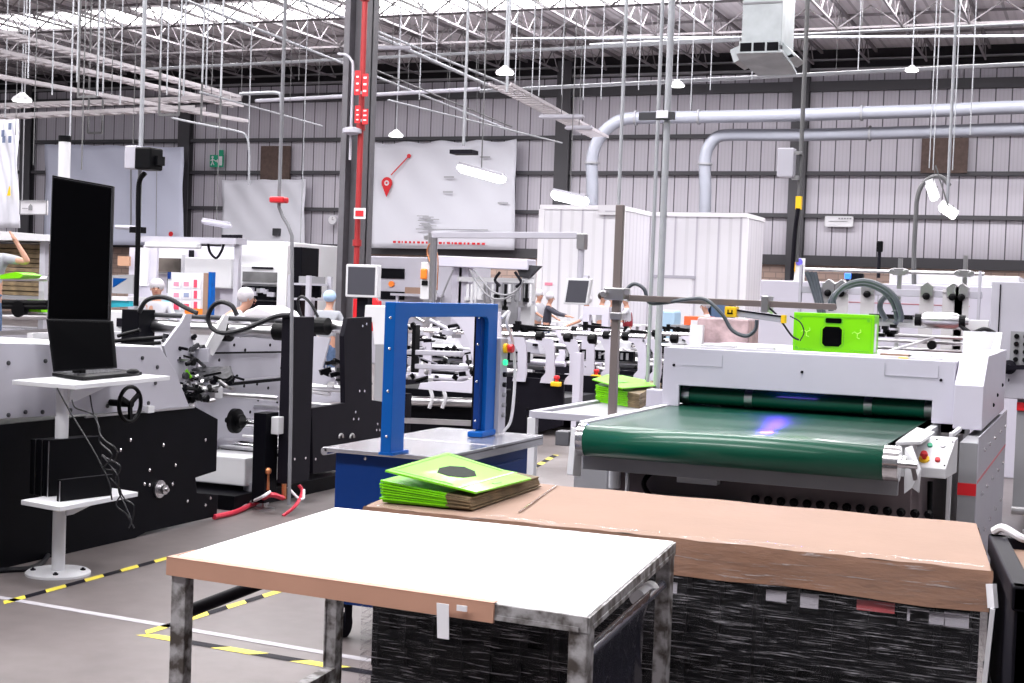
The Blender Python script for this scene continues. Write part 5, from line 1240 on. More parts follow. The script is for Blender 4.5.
# ================================================================== BOOTH, DUCTS, BANNERS
def booth():
    Y = 36
    t = thing('white_booth', 'white ribbed steel booth standing before the back wall', 'booth', (PY(650, 300, Y).x, Y, 0))
    x0, x1, x2, x3 = PY(541, 240, Y).x, PY(621, 240, Y).x, PY(640, 240, Y+2.5).x, PY(745, 240, Y+2.5).x
    z1 = PY(541, 207, Y).z
    part('front_module', G().box(x0, x1, Y, Y+4.6, 0, z1-.06), BOOTHR, t)
    part('rear_module', G().box(x1-.5, x3, Y+2.5, Y+4.6, 0, z1-.06), BOOTHR, t)
    part('side_face', G().box(x1-.001, x1+.03, Y, Y+2.5, 0, z1-.06), BOOTHS, t); part('side_face', G().box(x3-.001, x3+.03, Y+2.5, Y+4.6, 0, z1-.06), BOOTHS, t)
    g = G(); g.box(x0-.05, x1+.05, Y-.05, Y+2.5, z1-.06, z1+.06); g.box(x0-.05, x3+.05, Y+2.4, Y+4.65, z1-.06, z1+.06); part('roof_trim', g, BOOTHM, t)
    for x, y in ((x0, Y), (x1, Y), (x3, Y+2.5)): part('corner_trim', G().box(x-.08, x+.08, y-.03, y+.05, 0, z1-.06), BOOTHM, t)
    p = PY(637, 275, Y+2.5); g = G(); g.box(x1+.3, x1+1.3, Y+2.44, Y+2.5, 0, p.z-.06); d = part('booth_door', g, BOOTHM, t)
    part('door_frame', G().box(x1+.2, x1+1.4, Y+2.42, Y+2.499, p.z-.06, p.z+.02), LAV2, t)
    a, b = PY(599, 205, Y-.1), PY(620, 215, Y-.1); s = part('roof_sign', G().box(a.x, b.x, Y-.16, Y-.06, b.z, a.z), PAPER, t)
    g = G(); g.box(a.x+.2, b.x-.1, Y-.17, Y-.161, b.z+.3*(a.z-b.z), b.z+.4*(a.z-b.z)); part('sign_text', g, LAV2, s)
    a = PY(548, 284, Y-.03); part('pink_sticker', G().box(a.x-.1, a.x+.12, Y-.02, Y, a.z-.04, a.z+.04), PINK, t)
booth()
def duct(pix, Y, label, r, yend=6):
    P = [PY(x, y, Y) for x, y in pix]; P.insert(0, Vector((P[0].x, Y, 0))); P.append(P[-1]+Vector((8, -.3, .02)))
    t = thing('ventilation_duct', label, 'duct', (P[0].x, Y, P[0].z))
    part('duct_run', G().tube(spline(P, 6), r, 20), DUCT, t, smooth=True)
    for f in (.0, ):
        pass
    return t, P
t, P = duct(((592, 208), (592, 175), (592, 160), (597, 142), (608, 128), (622, 120), (640, 118), (700, 117), (780, 115.5), (860, 113), (940, 110.5), (1030, 107)), 42, 'upper pale duct bending down behind the white booth', .19)
for px, py, ax in ((592, 163, 'z'), (636, 118, 'x'), (699, 117, 'x'), (862, 113, 'x')): p = PY(px, py, 42); part('flange', G().lathe(p, [(.19, -.03), (.235, -.03), (.235, .03), (.19, .03)], 20, ax), GREY, t)
t, P = duct(((705, 208), (705, 178), (705, 160), (708, 148), (716, 138), (728, 135), (760, 135), (800, 135), (870, 133.5), (940, 131.5), (1030, 129)), 42.5, 'lower pale duct bending down farther right than the other', .185)
for px, py, ax in ((705, 164, 'z'), (870, 133.5, 'x')): p = PY(px, py, 42.5); part('flange', G().lathe(p, [(.185, -.03), (.23, -.03), (.23, .03), (.185, .03)], 20, ax), GREY, t)

def banner(pts, Y, m, label, name='wall_banner', sag=.12):
    c = [PY(x, y, Y) for x, y in pts]
    t = thing(name, label, 'banner', ((c[0].x+c[1].x)/2, Y, c[2].z))
    g = G(); nx, nz = 30, 16; V = {}
    for i in range(nx+1):
        for j in range(nz+1):
            u, v = i/nx, j/nz; p = c[0].lerp(c[1], u).lerp(c[3].lerp(c[2], u), v)
            sagz = -sag*math.sin(PI*u*4)**2*(1-v)*.5
            V[i, j] = g.b.verts.new(p+Vector((0, .05*math.sin(u*9+v*5)+.04*math.sin(u*23-v*13)*(1-v), sagz)))
    for i in range(nx):
        for j in range(nz): g._f([V[i, j], V[i+1, j], V[i+1, j+1], V[i, j+1]])
    o = part('vinyl_sheet', g, m, t, smooth=True); md = o.modifiers.new('s', 'SOLIDIFY'); md.thickness = .02
    return t
Yb = 47.3
t = banner(((371, 142), (517, 139), (514, 250), (371, 248)), Yb, BANNER, 'large white banner with a red map pin on the back wall', sag=.2)
p = PY(387, 183, Yb-.15); R_ = .22
g = G(); pts = []
for k in range(17):
    a = PI*1.2-(PI*1.4)*k/16; pts.append((p.x+R_*math.cos(a), p.y, p.z+R_*math.sin(a)))
pts.append((p.x, p.y, p.z-.52)); g.prism(pts, (0, -.02, 0)); part('map_pin', g, RED, t)
part('pin_centre', G().lathe((p.x, p.y-.021, p.z), [(.10, 0), (.10, -.01)], 14, 'y'), PAPER, t)
part('pin_dot', G().lathe((p.x, p.y-.032, p.z), [(.045, 0), (.045, -.01)], 12, 'y'), RED, t)
part('red_route', G().bar(PY(391, 175, Yb-.15), PY(408, 157, Yb-.15), .02, .04), RED, t)
q = PY(409, 156, Yb-.15); part('route_dot', G().lathe((q.x, q.y, q.z), [(.08, 0), (.08, -.02)], 12, 'y'), RED, t)
g = G(); random.seed(6)
x = PY(393, 242, Yb-.15).x
q = PY(393, 242, Yb-.15)
for k in range(22):
    w_ = random.uniform(.05, .14); g.box(x, x+w_, q.y-.01, q.y, q.z-.035, q.z+.045); x += w_+random.uniform(.04, .1)
part('red_text_line', g, RED, t)
g = G()
for k in range(10):
    q = PY(random.uniform(424, 434), 216+k*1.1+(k > 4)*2, Yb-.15); g.box(q.x-.3, q.x+random.uniform(0, .5), q.y-.01, q.y, q.z-.012, q.z+.012)
a, b = PY(416, 229, Yb-.15), PY(488, 230, Yb-.15); g.bar(a, b, .02, .03)
for px, py in ((449, 177), (448, 192), (503, 203), (485, 157)): q = PY(px, py, Yb-.15); g.bar(q-Vector((.2, 0, 0)), q+Vector((.2, 0, 0)), .02, .04)
part('grey_print', g, GREY, t)
t = banner(((45, 144), (184, 147), (183, 246), (45, 244)), 46.6, BANB, 'pale blue banner behind the tall black display', sag=.05)
q = PY(171, 234, 46.4); part('red_dot', G().lathe(tuple(q), [(.1, 0), (.1, -.02)], 12, 'y'), RED, t)
g = G(); g.bar(PY(131, 150, 46.4), PY(131, 225, 46.4), .05, .05); g.bar(PY(157, 150, 46.4), PY(156, 240, 46.4), .02, .02); part('print_line', g, GREY, t)
t = banner(((222, 180), (306, 179), (304, 250), (222, 250)), 47.4, BANNER, 'white creased banner beside the clock left of the column', sag=.05)
t = banner(((-6, 118), (19, 117), (19, 228), (-6, 228)), 30.0, BANNER, 'white banner with small prints at the far left edge', sag=.0)
g = G()
for px, py in ((3, 133), (10, 126), (10, 139), (4, 139)): q = PY(px, py, 29.8); g.box(q.x-.05, q.x+.05, q.y-.01, q.y, q.z-.1, q.z+.08)
part('blue_print', g, mat('blue_grey_print', (.12, .15, .25), .6), t)
q = PY(9, 192, 29.8); part('yellow_print', G().prism([(q.x-.06, q.y, q.z-.1), (q.x+.06, q.y, q.z-.1), (q.x+.04, q.y, q.z+.15), (q.x+.01, q.y, q.z+.15)], (0, -.01, 0)), YEL, t)

def sign(name, p, q, Y, label, m=PAPER, text=True, frame=None):
    a, b = PY(*p, Y), PY(*q, Y); t = thing(name, label, 'sign', ((a.x+b.x)/2, Y, b.z))
    part('sign_plate', G().box(a.x, b.x, Y, Y+.04, b.z, a.z), m, t)
    if frame:
        g = G(); w_ = (b.x-a.x)*.03
        for r_ in ((a.x, a.x+w_, b.z, a.z), (b.x-w_, b.x, b.z, a.z), (a.x, b.x, b.z, b.z+w_), (a.x, b.x, a.z-w_, a.z)): g.box(r_[0], r_[1], Y-.02, Y-.001, r_[2], r_[3])
        part('sign_frame', g, frame, t)
    return t, a, b
t, a, b = sign('wall_sign', (825, 216), (853, 227), 47.73, 'white rectangular sign on the wall right of the column', frame=OFFW)
g = G(); h_ = a.z-b.z
for k in range(5): g.box(a.x+.45+k*.09, a.x+.51+k*.09, 47.70, 47.72, b.z+h_*.72, b.z+h_*.84)
g.box(a.x+.12, a.x+.75, 47.70, 47.72, b.z+h_*.5, b.z+h_*.53); part('sign_text', g, GREY, t)
t, a, b = sign('hanging_sign', (20, 200), (47, 215), 28.5, 'white hanging sign board left of the tall black display', frame=GREY)
g = G(); h_ = a.z-b.z; g.prism([(a.x+.30, 28.47, b.z+h_*.3), (a.x+.42, 28.47, b.z+h_*.3), (a.x+.42, 28.47, b.z+h_*.6), (a.x+.36, 28.47, b.z+h_*.75), (a.x+.30, 28.47, b.z+h_*.55)], (0, .01, 0)); g.box(a.x+.1, a.x+.28, 28.47, 28.48, b.z+h_*.4, b.z+h_*.45); part('sign_print', g, GREY, t)
part('hanger_rod', G().box(a.x+.05, a.x+.07, 28.5, 28.52, a.z, 9.9), GREY, t)
# exit sign: running figure, arrow, door
t, a, b = sign('exit_sign', (210, 155), (223, 167), 47.73, 'green emergency exit sign with running figure on the wall', SGREEN)
W_ = b.x-a.x; h_ = a.z-b.z; S = lambda u, v: (a.x+W_*u, 47.71, b.z+h_*v)
g = G(); g.prism([S(.70, .12), S(.93, .12), S(.93, .88), S(.70, .88)], (0, .015, 0)); part('door_symbol', g, PAPER, t)
g = G(); g.bar(S(.42, .5), S(.62, .5), .02, h_*.10); g.prism([S(.56, .35), S(.68, .5), S(.56, .65)], (0, .015, 0)); part('arrow_symbol', g, PAPER, t)
g = G(); g.lathe(S(.22, .82), [(.05, 0), (.05, -.01)], 10, 'y')
for u0, v0, u1, v1 in ((.22, .72, .22, .42), (.22, .42, .12, .14), (.22, .42, .34, .16), (.22, .66, .08, .52), (.22, .66, .38, .54)): g.bar(S(u0, v0), S(u1, v1), .02, W_*.06)
part('running_figure', g, PAPER, t)
t, a, b = sign('small_green_sign', (219, 150), (223, 155), 47.73, 'tiny green sign edge above the exit sign', SGREEN)
# clock
p = PY(333, 220, 47.6); t = thing('wall_clock', 'round pale wall clock left of the dark steel column', 'clock', p)
part('clock_rim', G().lathe(p, [(.20, 0), (.20, -.06), (.17, -.07)], 24, 'y'), LAV2, t); part('clock_face', G().lathe((p.x, p.y-.071, p.z), [(.165, 0), (.165, -.004)], 24, 'y'), PAPER, t)
g = G(); g.bar((p.x, p.y-.08, p.z), (p.x+.02, p.y-.08, p.z+.12), .01, .015); g.bar((p.x, p.y-.08, p.z), (p.x+.08, p.y-.08, p.z), .01, .015); part('clock_hand', g, CHARC, t)
q = PY(276, 232, 47.2); o = part('notice_box', G().box(q.x-.13, q.x+.13, 47.15, 47.35, q.z-.14, q.z+.14), DGREY); tag(o, 'small dark square box on the white creased banner', 'box')

# ================================================================== LEFT-CENTRE PRINTING PRESS
def press():
    Y = 19
    B = lambda x0, y0, x1, y1, Y0=Y, th=1.0: (PY(x0, y0, Y0).x, PY(x1, y1, Y0).x, Y0, Y0+th, PY((x0+x1)/2, y1, Y0).z, PY((x0+x1)/2, y0, Y0).z)
    t = thing('printing_press', 'big white die-cutting press with dark window in left background', 'printing press', (PY(230, 330, Y).x, Y, 0))
    b = B(238, 241, 283, 330); part('main_body', G().box(b[0], b[1], Y+.1, Y+2.2, 0, b[5]), OFFW, t, bev=.02)
    b = B(143, 246, 240, 330, Y+.6); part('left_body', G().box(b[0], b[1], Y+.6, Y+2.2, 0, b[5]), LAV, t, bev=.02)
    b = B(140, 237, 236, 243, Y-.6); part('top_rail', G().box(b[0], b[1], Y-.6, Y-.3, b[4], b[5]), LAV2, t)
    for px in (147, 235): p = PY(px, 300, Y-.5); part('rail_post', G().box(p.x-.04, p.x+.04, Y-.5, Y-.42, 0, b[4]), LAV2, t)
    b = B(190, 258, 236, 288, Y+.2); part('control_cabinet', G().box(b[0], b[1], Y+.05, Y+.6, b[4], b[5]), OFFW, t, bev=.015)
    b = B(224, 286, 242, 330, Y+.3); part('column_cover', G().box(b[0], b[1], Y+.2, Y+.6, 0, b[5]), LAV, t)
    b = B(149, 254, 181, 274, Y+.5); w_ = part('window_frame', G().box(b[0], b[1], Y+.5, Y+.6, b[4], b[5]), OFFW, t, bev=.01)
    b = B(150, 255, 180, 272, Y+.45); part('window_glass', G().box(b[0]+.02, b[1]-.02, Y+.46, Y+.499, b[4], b[5]-.05), mat('mottled_dark_glass', (.035, .028, .025), .4, col2=(.13, .11, .10), nscale=2.4, noise=.5), w_)
    b = B(187, 250, 190, 275, Y+.5); part('dark_slot', G().box(b[0], b[1], Y+.55, Y+.598, b[4], b[5]), CHARC, t)
    b = B(162, 279, 178, 290, Y+.5); part('dark_port', G().box(b[0]+.1, b[1]-.05, Y+.5, Y+.598, b[4]-.05, b[5]), BLACKP, t)
    b = B(241, 266, 279, 284, Y+.05); f = part('window_frame', G().box(b[0], b[1], Y+.04, Y+.1, b[4], b[5]), OFFW, t, bev=.01)
    b = B(243, 272, 278, 282, Y+.03); part('window_glass', G().box(b[0], b[1], Y+.02, Y+.039, b[4], b[5]), mat('grey_machine_window', (.16, .16, .165), .3, noise=.5, nscale=3), f)
    b = B(252, 267, 273, 269, Y+.03); part('vent_slot', G().box(b[0], b[1], Y+.02, Y+.039, b[4], b[5]), CHARC, f)
    b = B(241, 286, 279, 300, Y+.03); part('dark_bay', G().box(b[0], b[1], Y+.05, Y+.099, b[4], b[5]), BLACK, t)
    b = B(241, 301, 275, 322, Y+.03); part('dark_bay', G().box(b[0], b[1], Y+.05, Y+.099, b[4], b[5]), BLACK, t)
    random.seed(17)
    for k in range(9):
        q = PY(244+k*3.5, random.uniform(289, 296), Y); part('tool_block', G().box(q.x-.03, q.x+.03, Y-.0, Y+.05, q.z-.03, q.z+.04), random.choice([GREY, BLACKP, LAV2]), t)
    b = B(279, 246, 286, 330, Y); part('side_column', G().box(b[0], b[1], Y-.02, Y+.3, 0, b[5]), OFFW, t)
    b = B(285, 246, 293, 262, Y+.5)
    for k in range(5): q = PY(223+k*4, 236, Y-.5); part('top_sensor', G().box(q.x-.03, q.x+.03, Y-.5, Y-.45, q.z-.03, q.z+.02), CHARC, t)
    g = G(); g.tube(spline([PY(x, y, Y-.4) for x, y in ((208, 243), (210, 252), (216, 258), (221, 252), (224, 244))]), .02, 6); part('cable', g, CHARC, t)
    b = B(150, 243, 202, 247, Y-.55); part('light_tube', G().box(b[0], b[1], Y-.7, Y-.55, b[4]-.02, b[5]), OFFW, t, bev=.02)
press()
o = part('tall_speaker', G().box(PY(291, 247, 18).x, PY(302, 247, 18).x, 18, 18.5, 0, PY(296, 247, 18).z), BLACK, bev=.01); tag(o, 'tall black cabinet right of the white press', 'cabinet')
# shelf rack below
t = thing('steel_rack', 'pale open steel rack right of the press near the portal', 'rack', (PY(302, 330, 17.5).x, 17.5, 0))
a, b = PY(291, 275, 17.5), PY(309, 275, 17.5)
for x in (a.x, b.x):
    for y in (17.5, 18.1): part('upright', G().box(x-.03, x+.03, y-.03, y+.03, 0, a.z), LAV2, t)
for px_y in (283, 298, 318): z_ = PY(300, px_y, 17.5).z; part('shelf', G().box(a.x, b.x, 17.5, 18.1, z_-.03, z_), LAV2, t)
part('grey_bin', G().box(a.x+.1, b.x-.02, 17.55, 18.0, PY(300, 283, 17.5).z, PY(300, 276, 17.5).z), GREY, t)
part('dark_panel', G().box(a.x+.06, b.x-.05, 17.9, 17.95, PY(300, 297, 17.5).z, PY(300, 285, 17.5).z), BLACK, t)
# info board
def info_board():
    Y = 16.5
    a, b = PY(168, 272, Y), PY(209, 312, Y); t = thing('info_board', 'orange-edged notice board with rows of pink and red pictures', 'notice board', ((a.x+b.x)/2, Y, 0))
    part('board', G().box(a.x, b.x, Y, Y+.05, b.z-.1, a.z), PAPER, t)
    for p in ((204, 273, 208, 315, TAN), (209, 272, 211, 316, BLUE), (168, 272, 170, 279, DBLUE)):
        c, d = PY(p[0], p[1], Y-.02), PY(p[2], p[3], Y-.02); part('edge_strip', G().box(c.x, d.x, Y-.03, Y+.06, d.z, c.z), p[4], t)
    c, d = PY(185, 308, Y-.02), PY(204, 316, Y-.02); part('edge_strip', G().box(c.x, d.x, Y-.025, Y-.001, d.z, c.z), ORANGE, t)
    for r_ in range(3):
        for c_ in range(3):
            c = PY(174+c_*10, 281+r_*11, Y-.01); 
            s = part('picture_sheet', G().box(c.x-.02, c.x+.11, Y-.012, Y-.001, c.z-.10, c.z+.03), mat('sheet_tint_%d%d' % (r_, c_), (.78, .74, .80), .7), t)
            part('picture', G().box(c.x, c.x+(.085 if c_ < 2 else .055), Y-.018, Y-.013, c.z-.09 if c_ == 2 or r_ == 2 else c.z-.07, c.z+.02 if c_ == 2 else c.z-.01), [PINK, mat('grey_blue_picture', (.25, .28, .42), .6), mat('red_picture', (.70, .06, .12), .6)][(c_ if r_ else 0) if c_ < 2 else 2] if r_ < 2 else MATS['red_picture'], s)
    for x in (a.x+.05, b.x-.05): part('leg', G().box(x-.02, x+.02, Y, Y+.04, 0, b.z), GREY, t)
info_board()
# white sheeted pile near bent worker
t = thing('covered_bundle', 'white sheeted bundle behind the hose ring', 'bundle', PY(257, 318, 15))
g = G(); c = [PY(x, y, 15) for x, y in ((240, 318), (243, 311), (252, 308), (257, 305), (264, 308), (272, 311), (277, 318))]; g.prism(c, (0, .6, 0)); part('sheet', g, PAPER, t, bev=.03); part('pallet_frame', G().box(c[0].x, c[-1].x, 15, 15.6, 0, c[0].z-.002), GREY, t)
# items between display and pole
Y = 17
t = thing('storage_cabinet', 'pale cabinet with clipboard and teal tools between display and pole', 'cabinet', (PY(125, 330, Y).x, Y, 0))
a, b = PY(112, 246, Y), PY(134, 330, Y)
part('back_board', G().box(PY(108, 246, Y).x, PY(136, 246, Y).x, Y+.5, Y+.55, 0, a.z), LAV, t)
part('clear_door', G().box(PY(118, 238, Y).x, PY(129, 238, Y).x, Y+.45, Y+.5, PY(120, 285, Y).z, a.z), PAPER, t)
c, d = PY(118, 248, Y+.4), PY(129, 266, Y+.4); part('clipboard', G().box(c.x, d.x, Y+.4, Y+.44, d.z, c.z-.12), mat('brown_clipboard', (.45, .25, .16), .6), t)
c, d = PY(117, 274, Y), PY(133, 294, Y); part('grey_door', G().prism([(c.x-.1, Y, c.z-.02), (d.x, Y, c.z), (d.x, Y, d.z), (c.x-.1, Y, d.z)], (0, .03, 0)), GREY, t)
c, d = PY(108, 296, Y), PY(136, 301, Y); part('shelf', G().box(c.x, d.x, Y-.2, Y+.4, d.z, c.z), OFFW, t)
g = G(); g.bar(PY(110, 304, Y-.1), PY(131, 303, Y-.1), .1, .10); part('teal_tool', g, mat('teal_plastic', (.02, .35, .45), .4), t)
c, d = PY(108, 310, Y-.3), PY(126, 338, Y-.3); part('white_unit', G().box(c.x, d.x, Y-.3, Y, 0, c.z), OFFW, t, bev=.02)
c, d = PY(117, 318, Y-.32), PY(124, 327, Y-.32); part('unit_window', G().box(c.x, d.x, Y-.33, Y-.3, d.z, c.z), CHARC, t)
c, d = PY(145, 300, 16), PY(157, 313, 16); o = part('teal_cabinet', G().box(c.x, d.x, 16, 16.3, 0, c.z), MATS['teal_plastic'], bev=.02); tag(o, 'teal cabinet beside the person with hair net facing the camera', 'cabinet')

# grey wall partition behind man (right of the column)
Y = 26
t = thing('machine_cabinet', 'tall lavender cabinet row with dark windows below the map banner', 'machine cabinet', (PY(420, 330, Y).x, Y, 0))
a, b = PY(300, 254, Y), PY(470, 256, Y)
part('cabinet_wall', G().box(PY(303, 254, Y).x, PY(462, 254, Y).x, Y, Y+1.5, 0, a.z), LAV2, t, bev=.02)
for p, q in (((378, 268), (404, 279)), ((381, 291), (404, 300)), ((311, 284), (341, 305))): c, d = PY(*p, Y-.02), PY(*q, Y-.02); part('dark_window', G().box(c.x, d.x, Y-.03, Y-.001, d.z, c.z), BLACK, t)
c = PY(391, 284, Y-.05); part('orange_knob', G().lathe((c.x, Y-.001, c.z), [(.06, 0), (.06, -.05)], 12, 'y'), ORANGE, t)
c, d = PY(405, 287, Y-.5), PY(420, 294, Y-.5); o = part('brown_carton', G().box(c.x, d.x, Y-.5, Y-.1, d.z, c.z), TAN); tag(o, 'small brown carton beside the pillar with orange handle', 'box')
o.location.z += 0
part_shelf = thing('wall_shelf', 'shelf under the small brown carton by the lavender cabinets', 'shelf', (c.x, Y-.3, d.z-.05)); part('board', G().box(c.x-.3, d.x+.3, Y-.55, Y, d.z-.05, d.z-.003), LAV2, part_shelf); part('leg', G().box(c.x-.2, c.x-.15, Y-.5, Y-.45, 0, d.z-.05), LAV2, part_shelf); part('leg', G().box(d.x+.15, d.x+.2, Y-.5, Y-.45, 0, d.z-.05), LAV2, part_shelf)
# red fire gear near the screen
g = G(); p = PY(360, 308, 19.2)
for k in range(3): q = PY(356+k*5, 302, 19.2); g.cyl((q.x, 19.2, q.z-.25-.03*k), (q.x, 19.2, q.z+.05), .045, 10)
q = PY(372, 304, 19.2); g.lathe((q.x, 19.2, q.z), [(.13, 0), (.13, -.06), (.04, -.08)], 16, 'y'); g.box(PY(354, 302, 19.2).x, q.x+.1, 19.25, 19.32, .9, q.z+.05); g.box(PY(354, 302, 19.2).x, PY(357, 302, 19.2).x, 19.25, 19.32, 0, .9)
o = part('fire_hose_reel', g, RED, smooth=True); tag(o, 'red fire equipment at the foot of the dark column', 'fire equipment')
# white guard box left of the arch
Y = 12.1; p = [PY(x, y, Y) for x, y in ((365, 305), (386, 306), (386, 345), (374, 345), (372, 322), (364, 318))]
o = part('machine_cover', G().prism(p, (0, .2, 0)), OFFW, bev=.01); tag(o, 'white machine cover directly left of the blue arch', 'machine cover')
g = G(); p0 = PY(380, 345, Y); g.box(p0.x-.05, p0.x+.05, Y, Y+.1, 0, p0.z); o2 = part('cover_leg', g, GREY, o)

# ================================================================== RIGHT BACKGROUND
Y = 14
t = thing('machine_housing', 'long white machine housing below the brick wall on the right', 'machine housing', (PY(880, 330, Y).x, Y, 0))
part('main_body', G().box(PY(760, 290, Y).x, PY(1060, 290, Y).x, Y, Y+1.5, 0, PY(900, 284, Y).z), LAV, t, bev=.01)
part('upper_body', G().box(PY(886, 290, Y).x, PY(1018, 290, Y).x, Y+.2, Y+1.4, PY(900, 284, Y).z, PY(940, 277, Y).z+.03), OFFW, t, bev=.01)
part('red_line', G().box(PY(820, 300, Y).x, PY(970, 300, Y).x, Y-.006, Y-.001, PY(880, 303.4, Y).z, PY(880, 302.8, Y).z), MATS['faded_red_line'], t)
for px in (837, 878, 926): x = PY(px, 300, Y).x; part('panel_joint', G().box(x-.004, x+.004, Y-.004, Y-.001, .5, PY(900, 286, Y).z), GREY, t)
# clear-wrapped goods and orange box, blue rack
Y = 20
c, d = PY(697, 320, Y), PY(748, 345, Y); t = thing('wrapped_goods', 'clear-wrapped pink and white goods behind the pale hood', 'wrapped goods', ((c.x+d.x)/2, Y, 0))
part('goods_block', G().box(c.x, d.x, Y, Y+.8, .9, PY(720, 318, Y).z), mat('wrapped_pink_goods', (.55, .40, .42), .3, noise=.5, nscale=5, bump=.6, bscale=8, coat=.5), t, bev=.03)
part('lower_block', G().box(c.x, d.x, Y-.1, Y+.8, 0, .95), mat('wrapped_pale_goods', (.62, .60, .68), .3, noise=.4, nscale=5, bump=.6, bscale=8, coat=.5), t, bev=.03)
c, d = PY(697, 325, Y-.2), PY(702, 345, Y-.2); part('white_side', G().box(c.x-.1, d.x, Y-.2, Y-.1, 0, c.z), OFFW, t)
Y = 24; c, d = PY(684, 316, Y), PY(706, 326, Y); t = thing('orange_crate', 'orange crate with white label left of the worker in pale blue', 'crate', ((c.x+d.x)/2, Y, d.z))
part('crate_body', G().box(c.x, d.x, Y, Y+.6, d.z, c.z), mat('red_orange_plastic', (.75, .12, .03), .5), t, bev=.01); c2, d2 = PY(691, 320, Y-.01), PY(699, 326, Y-.01); part('white_label', G().box(c2.x, d2.x, Y-.012, Y-.001, d2.z, c2.z), PAPER, t)
t = thing('crate_table', 'grey table under the orange crate', 'table', ((c.x+d.x)/2, Y, 0)); part('tabletop', G().box(c.x-.2, d.x+.2, Y-.1, Y+.8, d.z-.05, d.z-.002), GREY, t)
for x in (c.x-.1, d.x+.1):
    for y in (Y, Y+.7): part('leg', G().box(x-.03, x+.03, y-.03, y+.03, 0, d.z-.05), GREY, t)
Y = 30; c, d = PY(709, 303, Y), PY(731, 313, Y); t = thing('blue_rack', 'dark blue rack panel behind the worker in pale blue', 'rack', ((c.x+d.x)/2, Y, 0))
part('blue_panel', G().box(c.x, d.x, Y, Y+.4, d.z-.3, c.z), mat('steel_blue_paint', (.05, .09, .18), .5), t)
for x in (c.x, d.x): part('upright', G().box(x-.05, x+.05, Y, Y+.1, 0, c.z), MATS['steel_blue_paint'], t)
Y = 28; c, d = PY(662, 310, Y), PY(674, 335, Y); o = part('pale_blue_drum', G().box(c.x, d.x, Y, Y+.5, 0, c.z), mat('pale_blue_plastic', (.35, .50, .65), .4), bev=.05); tag(o, 'pale blue container right of the big pole', 'container')
# small beacon and sensors on housing
def on_stick(px, pt, pb, Y, m, label, name, cat, w_=.06, hh=.10, mp=CHARC):
    a, b = PY(px, pt, Y), PY(px, pb, Y); t = thing(name, label, cat, (a.x, Y, b.z)); part('stick', G().cyl((a.x, Y, b.z), (a.x, Y, a.z), .018, 8), mp, t); part('head', G().box(a.x-w_, a.x+w_, Y-w_, Y+w_, a.z-hh, a.z), m, t, bev=.01)
on_stick(880, 241, 278, 14.5, BLACKP, 'black sensor head on a thin black stick above the housing', 'sensor_post', 'sensor', .03, .11)
on_stick(848, 273, 285, 14.4, mat('blue_lamp', (.03, .15, .8), .3, emit=1), 'small blue lamp on top of the white housing', 'signal_lamp', 'lamp', .03, .06)
a = PY(857, 273, 14.6); o = part('black_box', G().box(a.x-.06, a.x+.06, 14.6, 14.7, PY(857, 284, 14.6).z-.05, a.z), BLACKP, bev=.01); tag(o, 'small black box beside the blue lamp on the housing', 'box')
# poster on the column
Y = 20; a, b = PY(794, 258, Y), PY(804, 284, Y); t = thing('column_poster', 'narrow poster with a blue disc at the foot of the wall column', 'poster', ((a.x+b.x)/2, Y, b.z))
part('sheet', G().box(a.x, b.x, Y, Y+.03, b.z-.1, a.z), PAPER, t); q = PY(799, 262, Y-.01); part('blue_disc', G().lathe((q.x, Y-.001, q.z), [(.05, 0), (.05, -.01)], 16, 'y'), mat('violet_blue_print', (.12, .10, .55), .5), t)
q = PY(794, 263, Y-.02); part('yellow_tag', G().box(q.x-.02, q.x+.02, Y-.03, Y-.001, q.z-.12, q.z+.05), YEL, t)
part('post', G().box((a.x+b.x)/2-.04, (a.x+b.x)/2+.04, Y+.031, Y+.08, 0, a.z), GREY, t)

